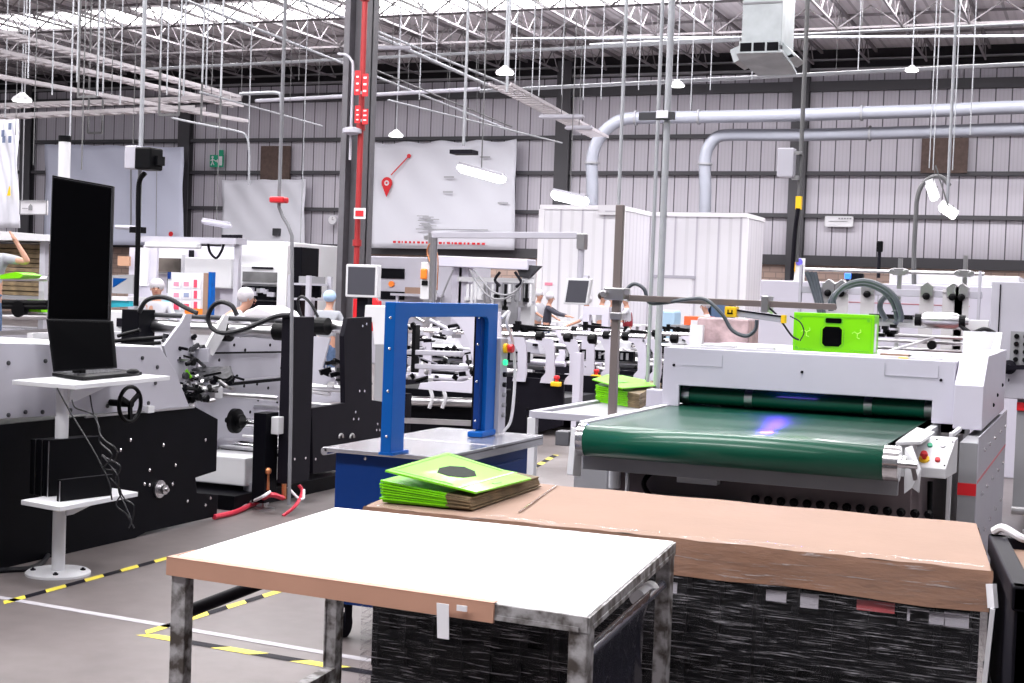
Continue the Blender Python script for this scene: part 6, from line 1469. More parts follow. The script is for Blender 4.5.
# ================================================================== LEFT: WORKER'S CARDBOARD STACK
def left_stack():
    Y = 14.0
    a, b = PY(-40, 236, Y), PY(46, 238, Y)
    t = thing('storage_rack', 'pale steel rack with dark rails behind the worker on the left', 'rack', ((a.x+b.x)/2, Y, 0))
    c, d = PY(-40, 233, Y-.3), PY(49, 241, Y-.3)
    part('top_shelf', G().prism([PY(-40, 228, Y-.3), PY(50, 235, Y-.3), PY(50, 241, Y-.3), PY(-40, 239, Y-.3)], (0, 1.1, 0)), OFFW, t)
    part('platform', G().box(a.x, b.x, Y-.1, Y+1.0, PY(30, 300, Y).z, PY(30, 296, Y).z), GREY, t)
    part('base', G().box(a.x, b.x, Y+.1, Y+.9, 0, PY(30, 330, Y).z), LAV2, t)
    for px in (49,): p = PY(px, 320, Y); part('post', G().box(p.x-.04, p.x+.04, Y-.15, Y-.08, 0, PY(px, 240, Y).z), LAV2, t)
    for py, m in ((278, STEEL), (302, BLACKP), (306, BLACKP), (316, STEEL)): part('rail', G().cyl(PY(-20, py, Y-.5), PY(48, py+1, Y-.5), .035 if py != 278 else .03, 10), m, t)
    p = PY(20, 309, Y-.5); part('wheel', G().lathe((p.x, Y-.5, p.z), [(.10, -.04), (.11, 0), (.10, .04)], 18, 'y'), BLACKP, t)
    part('green_sheet', G().box(PY(33, 305, Y-.3).x, PY(47, 305, Y-.3).x, Y-.4, Y-.2, PY(40, 312, Y-.3).z, PY(40, 300, Y-.3).z), GREEN, t)
    part('kraft_sheet', G().box(PY(20, 305, Y-.3).x, PY(38, 305, Y-.3).x, Y-.3, Y-.1, PY(30, 304, Y-.3).z, PY(30, 300, Y-.3).z), TAN, t)
    part('rail', G().bar(PY(-10, 334, Y-2), PY(49, 331, Y-2), .06, .05), STEEL, t)
    n = 11; z0 = PY(30, 296, Y).z+.002; z1 = PY(30, 240, Y).z-.05; h_ = (z1-z0)/n; random.seed(19)
    for k in range(n):
        x1 = b.x+random.uniform(-.05, .02); z = z0+k*h_; g = G(); g.box(a.x+.3, x1, Y+random.uniform(-.02, .03), Y+.85, z, z+h_*random.uniform(.8, .96))
        lb = 'bundle of flat kraft boards on the left rack, ' + ('lowest of its pile' if k == 0 else 'topmost of its pile' if k == n-1 else f'layer {k+1} counted from the shelf up')
        o = part('board_bundle', g, BOXK, bev=.006); tag(o, lb, 'cardboard', 'board bundles stacked on the left rack')
left_stack()
p = [PY(0, 275, 12.6), PY(15, 272, 12.6), PY(24, 275, 12.6), PY(20, 278, 12.6), PY(0, 279, 12.6)]
o = part('green_sheet', G().prism(p, (0, .3, -.0)), GREEN); tag(o, 'green sheet lying by the waist of the worker at far left', 'sheet')

# ================================================================== OVERHEAD
def vpole(top, bot, Y, r, m, label, name='conduit_pole', extra=None, group=None):
    a, b = PY(*top, Y), PY(*bot, Y); x, y = (a.x+b.x)/2, Y
    zt = 9.9 if top[1] <= 2 else a.z
    t = thing(name, label, 'pole', (x, y, b.z), group)
    g = G(); g.cyl((x, y, b.z), (x, y, zt), r, 10); part('tube', g, m, t, smooth=True)
    if extra: extra(t, x, y)
    return t
def e1(t, x, y):
    q = PY(147, 160, y-.03); part('socket_box', G().box(PY(133, 160, y).x, PY(145, 160, y).x, y-.12, y-.02, PY(140, 170, y).z, PY(140, 147, y).z), LAV2, t, bev=.01)
    part('black_speaker', G().box(PY(146, 160, y).x, PY(162, 160, y).x, y-.16, y+.02, PY(150, 171, y).z, PY(150, 149, y).z), BLACKP, t, bev=.015)
    part('black_speaker', G().box(PY(162, 160, y).x, PY(165, 160, y).x, y-.1, y, PY(160, 166, y).z, PY(160, 157, y).z), BLACKP, t)
    part('cable', G().tube(spline([PY(145, 173, y-.05), PY(140, 180, y-.05), PY(138.5, 195, y-.05), PY(138, 240, y-.05), PY(136, 306, y-.05)]), .022, 8), BLACKP, t, smooth=True)
    part('collar', G().box(x-.05, x+.05, y-.06, y+.04, PY(136, 233, y).z, PY(136, 227, y).z), BLACKP, t)
    part('side_arm', G().cyl(PY(116, 227, y), PY(137, 228, y), .018, 8), LAV2, t)
    part('teal_tag', G().box(PY(129, 160, y).x, PY(131, 160, y).x, y-.02, y, PY(130, 164, y).z, PY(130, 156, y).z), MATS['teal_plastic'], t)
vpole((143, 0), (138, 318), 10.0, .02, PIPE, 'pale pole carrying the black speaker left of the exit sign', extra=e1)
Y = 8.2; P = [(284, -20), (283.5, 60), (282, 140), (281, 207), (283, 217), (288, 225), (292, 236), (292, 300), (291, 400), (289, 505)]
P = [PY(x, y, Y) for x, y in P]; xm = P[1].x
t = thing('conduit_pole', 'pale pole with a kink and red clamp dropping to the portal', 'pole', PY(290, 505, Y))
Q = [(xm, Y, 9.9)]+[(xm, Y, p.z) for p in P[:4]]+[tuple(p) for p in P[4:]]
part('tube', G().tube(Q, .0125, 10), mat('mid_grey_conduit', (.2, .2, .22), .45, .1), t, smooth=True); c = PY(281, 200, Y); part('red_clamp', G().box(c.x-.07, c.x+.04, Y-.04, Y+.04, c.z-.02, c.z+.02), RED, t, bev=.01)
vpole((622, 0), (620, 285), 12, .016, PIPE, 'thin pale pole just left of the paired poles')
def e5(t, x, y): pass
vpole((660, 0), (650, 385), 9.2, .0125, PIPE, 'slimmer one of the paired poles over the conveyor')
def e6(t, x, y):
    z = PY(662, 116, y).z; part('strut_bracket', G().box(x-.18, x+.06, y-.05, y-.02, z-.03, z+.02), DGREY, t); part('strut_bracket', G().box(x-.06, x+.02, y-.055, y-.05, z-.02, z+.03), PAPER, t)
vpole((672, 0), (656, 398), 9.0, .022, PIPE, 'thicker one of the paired poles over the conveyor', extra=e6)
def e7(t, x, y):
    a, b = PY(780, 149, y), PY(795, 178, y); part('switch_box', G().box(a.x, b.x, y-.1, y+.02, b.z, a.z), LAV2, t, bev=.01); part('bracket', G().box(b.x, x+.02, y-.08, y-.04, PY(797, 155, y).z, PY(797, 152, y).z), STEEL, t); part('bracket', G().box(b.x-.02, x, y-.06, y-.02, PY(797, 180, y).z, PY(797, 176, y).z), STEEL, t)
    c = PY(797, 203, y); part('yellow_plug', G().box(x-.025, x+.025, y-.03, y+.03, c.z-.06, c.z+.06), YEL, t); part('cable', G().tube(spline([(x, y-.03, c.z-.05), (x-.02, y-.03, c.z-.3), (x-.03, y-.03, PY(797, 280, y).z)]), .02, 8), CHARC, t)
vpole((806, 0), (798, 262), 13, .02, DPIPE, 'dark grey pole holding a pale switch box near the wall column', extra=e7)
vpole((957, 0), (947, 206), 14, .015, PIPE, 'pale pole above the paired lit lamps on the right')
vpole((468, 0), (464, 146), 16, .018, PIPE, 'slim pole hanging over the white map banner')
vpole((511, 0), (506, 92), 18, .02, PIPE, 'short pole carrying a dome lamp near the roof')
p = PY(464, 152, 16); o = part('bracket', G().box(p.x-.15, p.x+.15, 15.9, 16.1, p.z-.03, p.z+.02), CHARC, None); tag(o, 'small dark bracket at the foot of the slim pole', 'bracket')
# thin rods and drops at upper left
rods = [(8, 0, 118, 22, .03), (18, 40, 135, 22, .02), (30, 0, 78, 18, .03), (36, 60, 165, 20, .02), (53, 60, 95, 20, .03), (72.5, 40, 138, 17, .03), (79, 0, 82, 18, .03), (86, 0, 170, 16, .022), (100, 0, 96, 19, .03), (104, 50, 94, 20, .03), (113, 45, 95, 21, .02), (123, 0, 105, 19, .025), (135, 72, 150, 22, .02), (162, 10, 68, 20, .03), (169, 14, 95, 20, .03), (182, 0, 102, 18, .025), (185, 40, 96, 21, .04), (204, 20, 82, 20, .035), (208, 20, 88, 21, .035), (213, 45, 95, 21, .02), (223, 20, 96, 19, .04), (249, 120, 150, 22, .03), (300, 40, 80, 22, .015), (305, 100, 250, 24, .025)]
for i, (px, y0, y1, Yr, r_) in enumerate(rods):
    a, b = PY(px, y0, Yr), PY(px-1, y1, Yr)
    zt = 9.9
    o = part('drop_rod', G().cyl((a.x, Yr, b.z), (a.x, Yr, zt), r_*.42, 6), PIPE if r_ > .024 else DPIPE); tag(o, 'thin vertical drop rod hanging from the roof at upper left', 'rod', 'drop rods hanging at upper left')
rods2 = [(400, 50, 92), (421, 50, 100), (437, 40, 60), (486, 30, 70), (517, 30, 94), (534, 35, 96), (541, 35, 96), (564, 33, 95), (585, 50, 100), (603, 45, 100), (640, 50, 90), (693, 50, 110), (712, 45, 90), (753, 50, 80), (859, 48, 70), (940, 18, 170), (936, 20, 168), (960, 10, 170), (972, 95, 135)]
for px, y0, y1 in rods2:
    Yr = 30; a, b = PY(px, y0, Yr), PY(px, y1, Yr)
    o = part('suspension_wire', G().cyl((a.x, Yr, b.z), (a.x, Yr, 9.9), .012, 6), PIPE); tag(o, 'thin suspension wire hanging from the roof on the right side', 'wire', 'suspension wires hanging over the hall')
# square trapeze hangers
for (x0, x1, y0, y1, Yr) in ((159, 179, 10, 115, 22), (201, 220, 30, 124, 23), (78, 97, 40, 97, 20), (88, 102, 121, 133, 24)):
    a, b = PY(x0, y1, Yr), PY(x1, y1-1, Yr); g = G(); g.bar((a.x, Yr, a.z), (b.x, Yr, a.z), .04, .04); g.bar((a.x, Yr, a.z), (a.x, Yr, 9.9), .03, .03); g.bar((b.x, Yr, a.z), (b.x, Yr, 9.9), .03, .03)
    o = part('trapeze_hanger', g, DPIPE); tag(o, 'dark U-shaped hanger frame hanging from roof trusses at upper left', 'hanger', 'trapeze hangers at upper left')
# cable trays
TRAY = mat('white_cable_tray', (.42, .39, .41), .45)
def tray(p0, p1, z, w_, label, rung=.3):
    a, b = PZ(*p0, z), PZ(*p1, z); d = (b-a).normalized(); s = Vector((-d.y, d.x, 0)); t = thing('cable_tray', label, 'cable tray', (a+b)/2)
    for k in (-1, 1): part('side_rail', G().bar(a+s*w_/2*k, b+s*w_/2*k, .03, .07), TRAY, t)
    g = G(); L_ = (b-a).length; n_ = int(L_/rung)
    for k in range(n_): c = a+d*(k*rung+.1); g.bar(c-s*w_/2-Vector((0, 0, .04)), c+s*w_/2-Vector((0, 0, .04)), rung*.5, .015)
    part('rungs', g, TRAY, t)
    return t
tray((-20, 27), (236, 97), 6.0, .3, 'upper of two parallel white cable trays running into the hall')
tray((-20, 48), (238, 106), 5.7, .3, 'lower of two parallel white cable trays running into the hall')
tray((-30, 107), (236, 98), 5.35, .35, 'white cable tray running crosswise at upper left')
tray((-30, 118), (200, 108), 4.9, .3, 'thin lower crosswise cable tray at upper left', .5)
tray((-20, 73), (246, 121), 5.2, .12, 'narrow dull cable channel below the two white trays', .6)
tray((500, 84), (600, 137), 6.2, .5, 'wide bundle of cable trays ending before the wall column')
def hpipe(p0, p1, z0, z1, r, m, label, ext=0):
    a, b = PZ(*p0, z0), PZ(*p1, z1); d = (b-a).normalized(); o = part('overhead_pipe', G().cyl(a-d*ext, b+d*ext, r, 8), m, smooth=True); tag(o, label, 'pipe')
    for f in (.3, .7): c = a.lerp(b, f); part('hanger_rod', G().cyl((c.x, c.y, c.z), (c.x, c.y, 9.95), .006, 5), DPIPE, o)
hpipe((147, 69), (740, 40), 7.6, 7.6, .045, PIPE, 'long thin pipe crossing below the roof from upper left')
hpipe((590, 45), (1024, 24), 8.6, 8.6, .04, PIPE, 'thin pipe crossing high on the right under the skylight')
hpipe((512, 39), (1024, 36), 8.8, 8.8, .04, PIPE, 'level thin pipe just below the roof on the right')
hpipe((256, 101), (480, 89), 6.4, 6.4, .05, LAV2, 'pale pipe crossing behind the dark column')
hpipe((480, 91), (1024, 64), 7.2, 7.2, .05, PIPE, 'pale pipe crossing low in front of the high wall girt')
hpipe((180, -2), (512, 131), 6.5, 6.5, .03, PIPE, 'thin sprinkler pipe slanting left of and below the long bright one')
hpipe((366, 31), (512, 96), 6.3, 6.3, .04, PIPE, 'bright sprinkler pipe slanting down behind the red column signs')
hpipe((301, 0), (512, 87), 6.8, 6.8, .03, PIPE, 'slanting sprinkler pipe directly above the bright one')
hpipe((366, 66), (512, 127), 5.8, 5.8, .018, DPIPE, 'faint wire slanting toward the top of the map banner')
hpipe((388, 100), (562, 143), 5.4, 5.4, .02, PIPE, 'lowest slanting conduit over the map banner')
hpipe((200, 92), (322, 126), 4.8, 4.8, .018, PIPE, 'short faint conduit slanting left of the dark column')
g = G(); Yv = 22; pts = [PY(x, y, Yv) for x, y in ((172, 118), (200, 124), (236, 131), (246, 136), (249, 150), (249, 185))]
o = part('bent_conduit', G().tube(spline(pts), .02, 8), PIPE, smooth=True); tag(o, 'bent conduit turning down beside the exit sign', 'conduit')
g = G(); pts = [PY(x, y, 8.2) for x, y in ((240, 94), (262, 93), (277, 93), (281, 97), (281.5, 110))]
o = part('bent_conduit', G().tube(spline(pts), .012, 8), PIPE, smooth=True); tag(o, 'short bent conduit joining the kinked pole', 'conduit')
g = G(); pts = [PY(x, y, 19.6) for x, y in ((338, 54), (346, 55), (351, 60), (353, 70), (351, 130), (350, 160))]
g.tube(spline(pts), .022, 8); q = PY(352, 131, 19.5); g.lathe((q.x, 19.5, q.z), [(.06, -.06), (.15, -.03), (.15, .03), (.06, .06)], 14)
o = part('bent_conduit', g, LAV2, smooth=True); tag(o, 'bent conduit with a round box on the dark column', 'conduit')

def dome_lamp(px, py, Y, label, s=1.0, wire=True):
    p = PY(px, py, Y); t = thing('dome_lamp', label, 'lamp', p)
    part('shade', G().lathe(p, [(.22*s, -.05*s), (.20*s, .0), (.10*s, .07*s), (.05*s, .12*s)], 18), OFFW, t, smooth=True); part('lens', G().lathe(p, [(.19*s, -.075*s), (.20*s, -.051*s)], 18), LAMPW, t)
    part('cord', G().cyl((p.x, Y, p.z+.12*s), (p.x, Y, 9.9), .015, 6), PIPE, t)
dome_lamp(396, 134, 36, 'small white dome lamp above the map banner')
dome_lamp(505, 71, 18, 'grey dome lamp on a short pole near the top centre', .6)
dome_lamp(677, 84, 30, 'dome lamp hanging right of the paired poles', .8)
dome_lamp(912, 69, 30, 'dome lamp hanging under the right roof trusses', .65)
dome_lamp(22, 98, 22, 'dome lamp hanging at the far upper left', .9)
def tube_lamp(p0, p1, Y0, Y1, label, lit=True, r=.09, hang=True):
    a, b = PY(*p0, Y0), PY(*p1, Y1); t = thing('tube_lamp', label, 'lamp', (a+b)/2); d = (b-a).normalized()
    part('diffuser', G().tube([a, a+d*.06, b-d*.06, b], [r*.5, r, r, r*.5], 12), LAMPW if lit else LAV2, t, smooth=True)
    part('housing', G().bar(a+d*.03+Vector((0, 0, r*.9)), b-d*.03+Vector((0, 0, r*.9)), r*1.6, r*.5), LAV2, t)
    if hang: m = a.lerp(b, .5); part('cord', G().cyl((m.x, m.y, m.z+r), (m.x, m.y, 9.9), .008, 6), DPIPE, t)
tube_lamp((458, 167), (505, 180), 16, 16, 'lit tube lamp hanging in front of the white map banner', r=.06)
tube_lamp((552, 194), (588, 202), 20, 20, 'lit tube lamp hanging just left above the white booth', r=.08)
tube_lamp((202, 221), (231, 226), 20, 20, 'unlit pale tube lamp above the white press', False, .05)
tube_lamp((539, 117), (584, 117), 24, 24, 'upper flat strip light beside the wall column high up', False, .04)
tube_lamp((565, 128), (593, 128), 25, 25, 'lower flat strip light beside the wall column high up', False, .04)
tube_lamp((374, 48), (411, 48), 24, 24, 'thin strip light right of the dark column near the roof', False, .035)
def bulk_lamp(px, py, Y, ang, label):
    p = PY(px, py, Y); t = thing('sign_light', label, 'lamp', p); d = Vector((math.cos(ang), .0, -math.sin(ang))); n_ = Vector((0, 1, 0)).cross(d)
    L_, w_ = .085, .04
    part('lit_panel', G().bar(p-d*L_, p+d*L_, .05, w_*1.8), LAMPW, t, bev=.02); part('reflector', G().bar(p-d*(L_+.01)+Vector((0, .05, .03)), p+d*(L_+.01)+Vector((0, .05, .03)), .03, w_*2), OFFW, t)
    part('mounting_arm', G().bar(p+Vector((0, .03, .03)), p+Vector((.0, .4, .08)), .02, .02), DPIPE, t)
    return p
p1 = bulk_lamp(932, 192, 13.8, 1.2, 'upper left one of the paired lit lamps on the right'); p2 = bulk_lamp(948, 212, 13.8, .6, 'lower right one of the paired lit lamps on the right')
g = G(); g.tube([p1+Vector((0, 0, .05)), p1+Vector((.02, 0, .25)), p2+Vector((0, 0, .05))], .008, 6); o = part('lamp_wire', g, DPIPE); tag(o, 'thin wire joining the paired lit lamps', 'wire')
g = G(); g.tube(spline([PY(x, y, 14.2) for x, y in ((914, 287), (914, 250), (916, 215), (917, 200), (921, 187), (930, 178), (941, 177), (950, 186))]), .022, 8)
o = part('arched_conduit', g, DPIPE, smooth=True); tag(o, 'tall dull conduit arching over at the paired lit lamps', 'conduit')

# HVAC drop
def hvac():
    Y = 24
    t = thing('air_duct_diffuser', 'galvanised air duct with louvred outlets hanging at top right', 'air diffuser', PY(770, 60, Y))
    a, b = PY(743, 0, Y), PY(782, 0, Y); c = PY(741, 42, Y); d = PY(781, 42, Y); dep = 1.0
    part('duct_body', G().box(a.x, b.x+.02, Y, Y+dep, PY(760, 46, Y).z, 9.95), GALV, t, bev=.01)
    g = G(); z0, z1 = PY(760, 42, Y).z, PY(760, 54, Y).z
    o1 = part('front_outlet', G().box(c.x, d.x-.02, Y-.12, Y, z1, z0), GALV, t); 
    g = G(); w_ = (d.x-c.x)/3
    for k in range(3): g.box(c.x+.02+k*w_, c.x+w_-.015+k*w_, Y-.13, Y-.121, z1+.03, z0-.03)
    part('louvre', g, BLACK, o1)
    o2 = part('side_outlet', G().prism([(b.x+.02, Y+.1, z0), (b.x+.25, Y+.1, z0-.22), (b.x+.12, Y+.1, z1-.10), (b.x+.02, Y+.1, z1-.05)], (0, .8, 0)), GALV, t)
    part('louvre', G().prism([(b.x+.235, Y+.09, z0-.25), (b.x+.14, Y+.09, z1-.06), (b.x+.10, Y+.09, z1-.04), (b.x+.19, Y+.09, z0-.2)], (0, -.01, 0)), BLACK, o2)
    o3 = part('side_outlet', G().prism([(a.x, Y+.1, z0), (a.x-.22, Y+.1, z0-.1), (a.x-.14, Y+.1, z1-.12), (a.x, Y+.1, z1-.05)], (0, .8, 0)), GALV, t)
    part('bottom_pan', G().prism([(c.x-.05, Y-.1, z1), (d.x+.05, Y-.1, z1), (d.x+.2, Y+.1, z1-.22), (d.x+.1, Y+.9, z1-.22), (c.x+.1, Y+.9, z1-.22), (c.x-.02, Y+.05, z1-.1)], (0, 0, .05)), GALV, t)
    g = G(); g.bar((a.x, Y-.006, PY(760, 3, Y).z), (b.x+.02, Y-.006, PY(760, 3, Y).z), .02, .03); part('seam', g, GREY, t)
hvac()

# ================================================================== PEOPLE
def skinned(name, chain, m, parent, sub=1, root=0):
    """chain: dict vertices (name->(pos, radius)), edges list"""
    V, E = chain; idx = {k: i for i, k in enumerate(V)}
    me = bpy.data.meshes.new(name); me.from_pydata([tuple(v[0]) for v in V.values()], [(idx[a], idx[b]) for a, b in E], [])
    o = bpy.data.objects.new(name, me); COL.objects.link(o); o.parent = parent; o.matrix_parent_inverse = Matrix.Translation(-wloc(parent))
    sk = o.modifiers.new('skin', 'SKIN'); sk.use_smooth_shade = True
    for i, v in enumerate(V.values()):
        r = v[1]; r = r if isinstance(r, tuple) else (r, r)
        me.skin_vertices[0].data[i].radius = r; me.skin_vertices[0].data[i].use_root = (i == root)
    s = o.modifiers.new('sub', 'SUBSURF'); s.levels = sub; s.render_levels = sub
    me.materials.append(m); return o
def person(base, face, label, shirt, pants, cap, scale=1.0, bend=0.0, arms=((0.1, -.35, -.35), (0.1, -.35, -.35)), sleeve=.5, sit=False, hair=False, vest=None, pose=None):
    """base: floor point; face: heading (radians, direction they look, 0=+X); arms: per side (out, forward, down) of the hand from the shoulder"""
    f = Vector((math.cos(face), math.sin(face), 0)); s = Vector((-f.y, f.x, 0)); Z = Vector((0, 0, 1)); B = Vector(base)
    k = scale; hip = .93*k if not sit else .5*k
    t = thing('person', label, 'person', base)
    P = B+Z*hip; tf = (f*math.sin(bend)+Z*math.cos(bend))
    chest = P+tf*.30*k; neck = P+tf*.50*k; hd = neck+(tf*.5+Z*.5).normalized()*.16*k+f*.02*k
    V = {'pelvis': (P, (.15*k, .11*k)), 'belly': (P+tf*.15*k, (.135*k, .10*k)), 'chest': (chest+tf*.06*k, (.16*k, .115*k)), 'neck0': (neck, (.07*k, .065*k)), 'neck1': (neck+tf*.05*k, .052*k), 'jaw': (hd-Z*.045*k+f*.012*k, (.068*k, .07*k)), 'head': (hd+Z*.02*k, (.083*k, .098*k)), 'crown': (hd+Z*.085*k-f*.01*k, (.06*k, .075*k))}
    E = [('pelvis', 'belly'), ('belly', 'chest'), ('chest', 'neck0'), ('neck0', 'neck1'), ('neck1', 'jaw'), ('jaw', 'head'), ('head', 'crown')]
    SV = {'waist': (P+tf*.0, (.168*k, .128*k)), 'belly': (P+tf*.15*k, (.155*k, .12*k)), 'chest': (chest+tf*.05*k, (.178*k, .13*k)), 'collar': (neck-tf*.01*k, (.085*k, .08*k))}
    SE = [('waist', 'belly'), ('belly', 'chest'), ('chest', 'collar')]
    TV = {'waist': (P+tf*.03*k, (.160*k, .122*k)), 'seat': (P-Z*.08*k, (.165*k, .13*k))}; TE = [('waist', 'seat')]
    hands = []
    for i, sd in enumerate((1, -1)):
        sh = chest+tf*.14*k+s*sd*.175*k
        o_, fd, dn = arms[i]; hand = sh+s*sd*o_*k+f*fd*k+Z*dn*k
        dv = hand-sh; L_ = dv.length; want = .52*k; hv = (want**2-min(L_, want*.98)**2)**.5*.5
        if L_ > want*.99: hand = sh+dv.normalized()*want*.98; dv = hand-sh
        el = sh+dv*.5+(-Z*.7-f*.3+s*sd*.4).normalized()*hv
        if pose and i in pose: el, hand = pose[i]
        n = f'a{i}'
        V[n+'s'] = (sh, .052*k); V[n+'e'] = (el, .038*k); V[n+'w'] = (hand, .026*k)
        E += [('chest', n+'s'), (n+'s', n+'e'), (n+'e', n+'w')]
        hdv = (hand-el).normalized(); pal = hand+hdv*.05*k; V[n+'p'] = (pal, (.036*k, .018*k)); E.append((n+'w', n+'p'))
        sidev = hdv.cross(Z); sidev = sidev.normalized() if sidev.length > .1 else s
        for q in range(4):
            o2 = sidev*(-.027+.018*q)*k; fl = (.075, .085, .08, .062)[q]*k
            V[f'{n}f{q}'] = (pal+hdv*.03*k+o2, .0095*k); V[f'{n}g{q}'] = (pal+hdv*(.03*k+fl*.5)+o2*1.15, .009*k); V[f'{n}h{q}'] = (pal+hdv*(.03*k+fl)+o2*1.2-Z*.008*k, .007*k)
            E += [(n+'p', f'{n}f{q}'), (f'{n}f{q}', f'{n}g{q}'), (f'{n}g{q}', f'{n}h{q}')]
        V[n+'t'] = (hand+hdv*.05*k-sidev*.045*k, .011*k); V[n+'u'] = (hand+hdv*.09*k-sidev*.06*k, .009*k); E += [(n+'p', n+'t'), (n+'t', n+'u')]
        SV[n+'s'] = (sh, .066*k); c = sh.lerp(el, sleeve/.5) if sleeve <= .5 else el.lerp(hand, (sleeve-.5)*2)
        if sleeve > .5: SV[n+'e'] = (el, .054*k); SE += [(n+'s', n+'e'), (n+'e', n+'c')]
        else: SE += [(n+'s', n+'c')]
        SV[n+'c'] = (c, .052*k if sleeve <= .5 else .042*k); SE.append(('chest', n+'s'))
        # legs
        hj = P+s*sd*.085*k-Z*.06*k; 
        if sit: kn = hj+f*.42*k-Z*.02*k; an = kn-Z*.40*k
        else: kn = hj-Z*.40*k+f*.02*k; an = Vector((kn.x, kn.y, B.z+.08*k))-f*.03*k
        V[f'k{i}h'] = (hj, .075*k); V[f'k{i}k'] = (kn, .055*k); V[f'k{i}a'] = (an, .036*k); V[f'k{i}t'] = (an+f*.14*k-Z*.04*k, (.04*k, .03*k))
        E += [('pelvis', f'k{i}h'), (f'k{i}h', f'k{i}k'), (f'k{i}k', f'k{i}a'), (f'k{i}a', f'k{i}t')]
        TV[f'h{i}'] = (hj, .09*k); TV[f'k{i}'] = (kn, .07*k); TV[f'a{i}'] = (an+Z*.02*k, .058*k); TE += [('seat', f'h{i}'), (f'h{i}', f'k{i}'), (f'k{i}', f'a{i}')]
        g = G(); g.ball(an+f*.07*k-Z*.03*k, .06*k, (1, 1, .75), 10); g.ball(an+f*.14*k-Z*.04*k, .045*k, (1.2, 1.2, .8), 10); part('shoe', g, BLACKP, t, smooth=True)
    skinned('body', (V, E), SKIN, t, 2); skinned('shirt', (SV, SE), shirt, t, 2); skinned('trousers', (TV, TE), pants, t, 2)
    if vest:
        skinned('vest', ({'w': (P, (.18*k, .14*k)), 'b': (P+tf*.15*k, (.167*k, .13*k)), 'c': (chest+tf*.04*k, (.188*k, .142*k)), 'n': (neck-tf*.07*k, (.12*k, .1*k))}, [('w', 'b'), ('b', 'c'), ('c', 'n')]), vest, t, 2)
    # face
    hc = hd+Z*.02*k
    g = G()
    for sd in (1, -1): g.ball(hc+f*.088*k+s*sd*.033*k+Z*.005*k, .011*k, n=8)
    part('eyes', g, HAIR, t)
    g = G(); g.ball(hc+f*.102*k-Z*.025*k, .013*k, (1, 1, 1.5), 8); 
    for sd in (1, -1): g.ball(hc+s*sd*.085*k-Z*.012*k, .018*k, (.6, .6, 1.5), 8)
    part('nose_and_ears', g, SKIN, t)
    g = G(); g.bar(hc+f*.090*k-Z*.062*k-s*.024*k, hc+f*.090*k-Z*.062*k+s*.024*k, .012*k, .010*k); part('mouth', g, mat('lips', (.35, .09, .08), .5) if 'lips' not in MATS else MATS['lips'], t)
    g = G(); g.ball(hc+Z*.045*k-f*.022*k, .108*k, (1, 1, .95), 16)
    part('hair_net' if not hair else 'hair', g, cap, t, smooth=True)
    return t
def at_head(px, py, Y, k=1.0): # floor point under a head seen at this pixel
    p = PY(px, py, Y); return Vector((p.x, p.y, 0))
# worker at the far left, arm raised toward the rack
Y = 12.9; b = PY(-13, 300, Y)
t = person((b.x+.02, Y, PY(5, 300, Y).z-.89), math.radians(120), 'person in grey T-shirt and jeans at far left raising a hand', CLG, JEAN, HAIR, 1.0, .0, ((.15, .2, -.3), (.22, .08, .10)), .32, hair=True, pose={1: (PY(28, 262, 12.75), PY(17, 243, 12.7))})
zf = t.location.z
if zf > .02:
    g = G(); g.box(b.x-.5, b.x+.6, Y-.3, Y+.5, 0, zf-.002); o = part('step_platform', g, MGREY, bev=.01); tag(o, 'low grey step platform under the worker at far left', 'platform')
person(at_head(157, 290, 15.2), math.radians(-60), 'person with white hair net facing the camera beside the notice board', CLW, JEAN, CAPW, .90, .0, ((.05, .3, -.3), (.05, .3, -.3)), .5)
person(at_head(212, 290, 14.3), math.radians(40), 'person in white hair net bending forward behind the hose ring', CLW, JEAN, CAPW, .95, .8, ((.05, .4, -.3), (.05, .4, -.3)), .9)
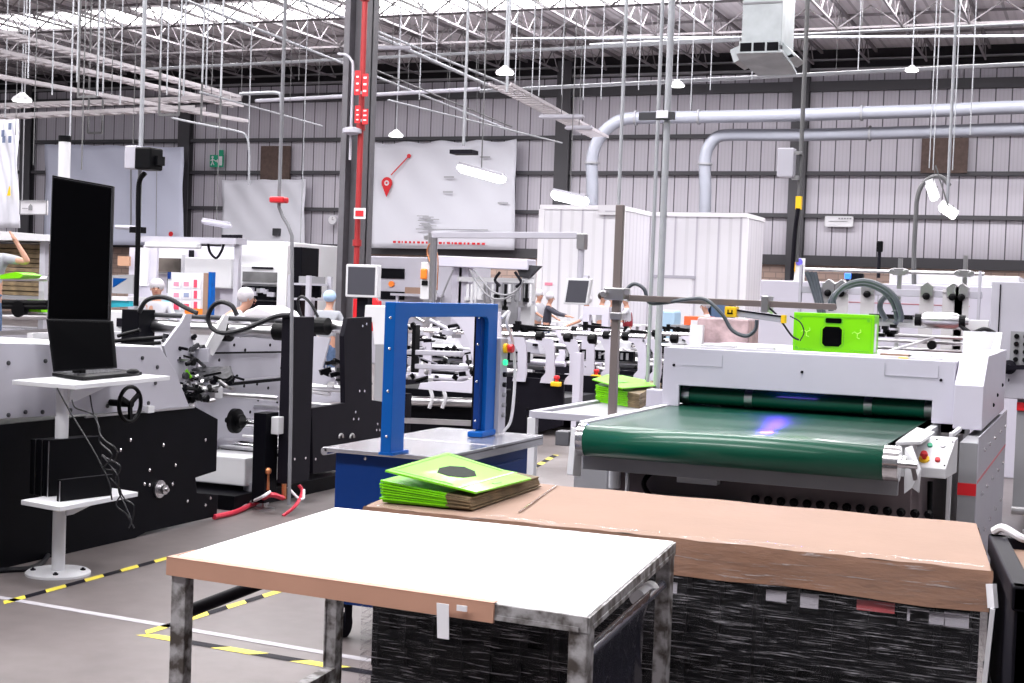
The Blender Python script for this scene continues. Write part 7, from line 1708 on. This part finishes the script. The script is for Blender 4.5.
person(at_head(328, 290, 17.2), math.radians(95), 'person in grey T-shirt and blue cap seen from behind', CLG, JEAN, mat('pale_blue_cap', (.35, .48, .68), .7), .86, .12, ((.18, .15, -.4), (.18, .15, -.4)), .35)
person(at_head(537, 300, 31), math.radians(-20), 'person in white shirt and hair net leftmost at the booth table', CLW, JEAN, CAPW, .95, .1, ((.05, .4, -.3), (.05, .4, -.3)), .5)
person(at_head(547, 303, 30), math.radians(15), 'person in dark jacket and hair net reaching right over the table', CLD, JEAN, CAPW, .92, .1, ((.05, .5, -.2), (.05, .5, -.2)), .95)
person(at_head(590, 305, 27.0), math.radians(200), 'person in white shirt just right of the hanging screen', CLW, JEAN, CAPW, .9, .1, ((.05, .4, -.3), (.05, .4, -.3)), .5)
person(at_head(602, 303, 30.8), math.radians(0), 'person with dark hair partly behind the portal frame', CLW, JEAN, HAIR, .95, .0, ((.05, .4, -.3), (.05, .4, -.3)), .5, hair=True)
person(at_head(612, 305, 32), math.radians(-60), 'person in white beside the one in the maroon vest', CLW, JEAN, CAPW, .93, .1, ((.05, .4, -.3), (.05, .4, -.3)), .5)
person(at_head(629, 305, 30), math.radians(200), 'person in maroon vest and hair net right of the post', CLW, JEAN, CAPW, .93, .1, ((.05, .4, -.3), (.05, .4, -.3)), .9, vest=CLM)
person(at_head(710, 310, 27), math.radians(200), 'person in pale blue shirt right of the orange crate', mat('pale_blue_shirt', (.45, .52, .65), .8), JEAN, CAPW, .9, .15, ((.1, .3, -.35), (.1, .3, -.35)), .4)

Yc = 12.0; a = PY(65, 136, Yc); t = thing('filter_column', 'tall white cylinder with black cap rising behind the tall display', 'column', (a.x, Yc, 0))
part('white_tube', G().cyl((a.x, Yc, 0), (a.x, Yc, PY(65, 142, Yc).z), .062, 20), OFFW, t, smooth=True); part('black_cap', G().cyl((a.x, Yc, PY(65, 142, Yc).z), (a.x, Yc, a.z), .066, 20), BLACKP, t, smooth=True)

o = part('floor_hose', G().tube(spline([PZ(-30, 574, .015), PZ(5, 570, .015), PZ(30, 568, .015), PZ(45, 560, .015), PZ(50, 548, .015)]), .014, 8), BHOSE, smooth=True); tag(o, 'dark hose on the floor beside the white stand foot plate', 'hose')
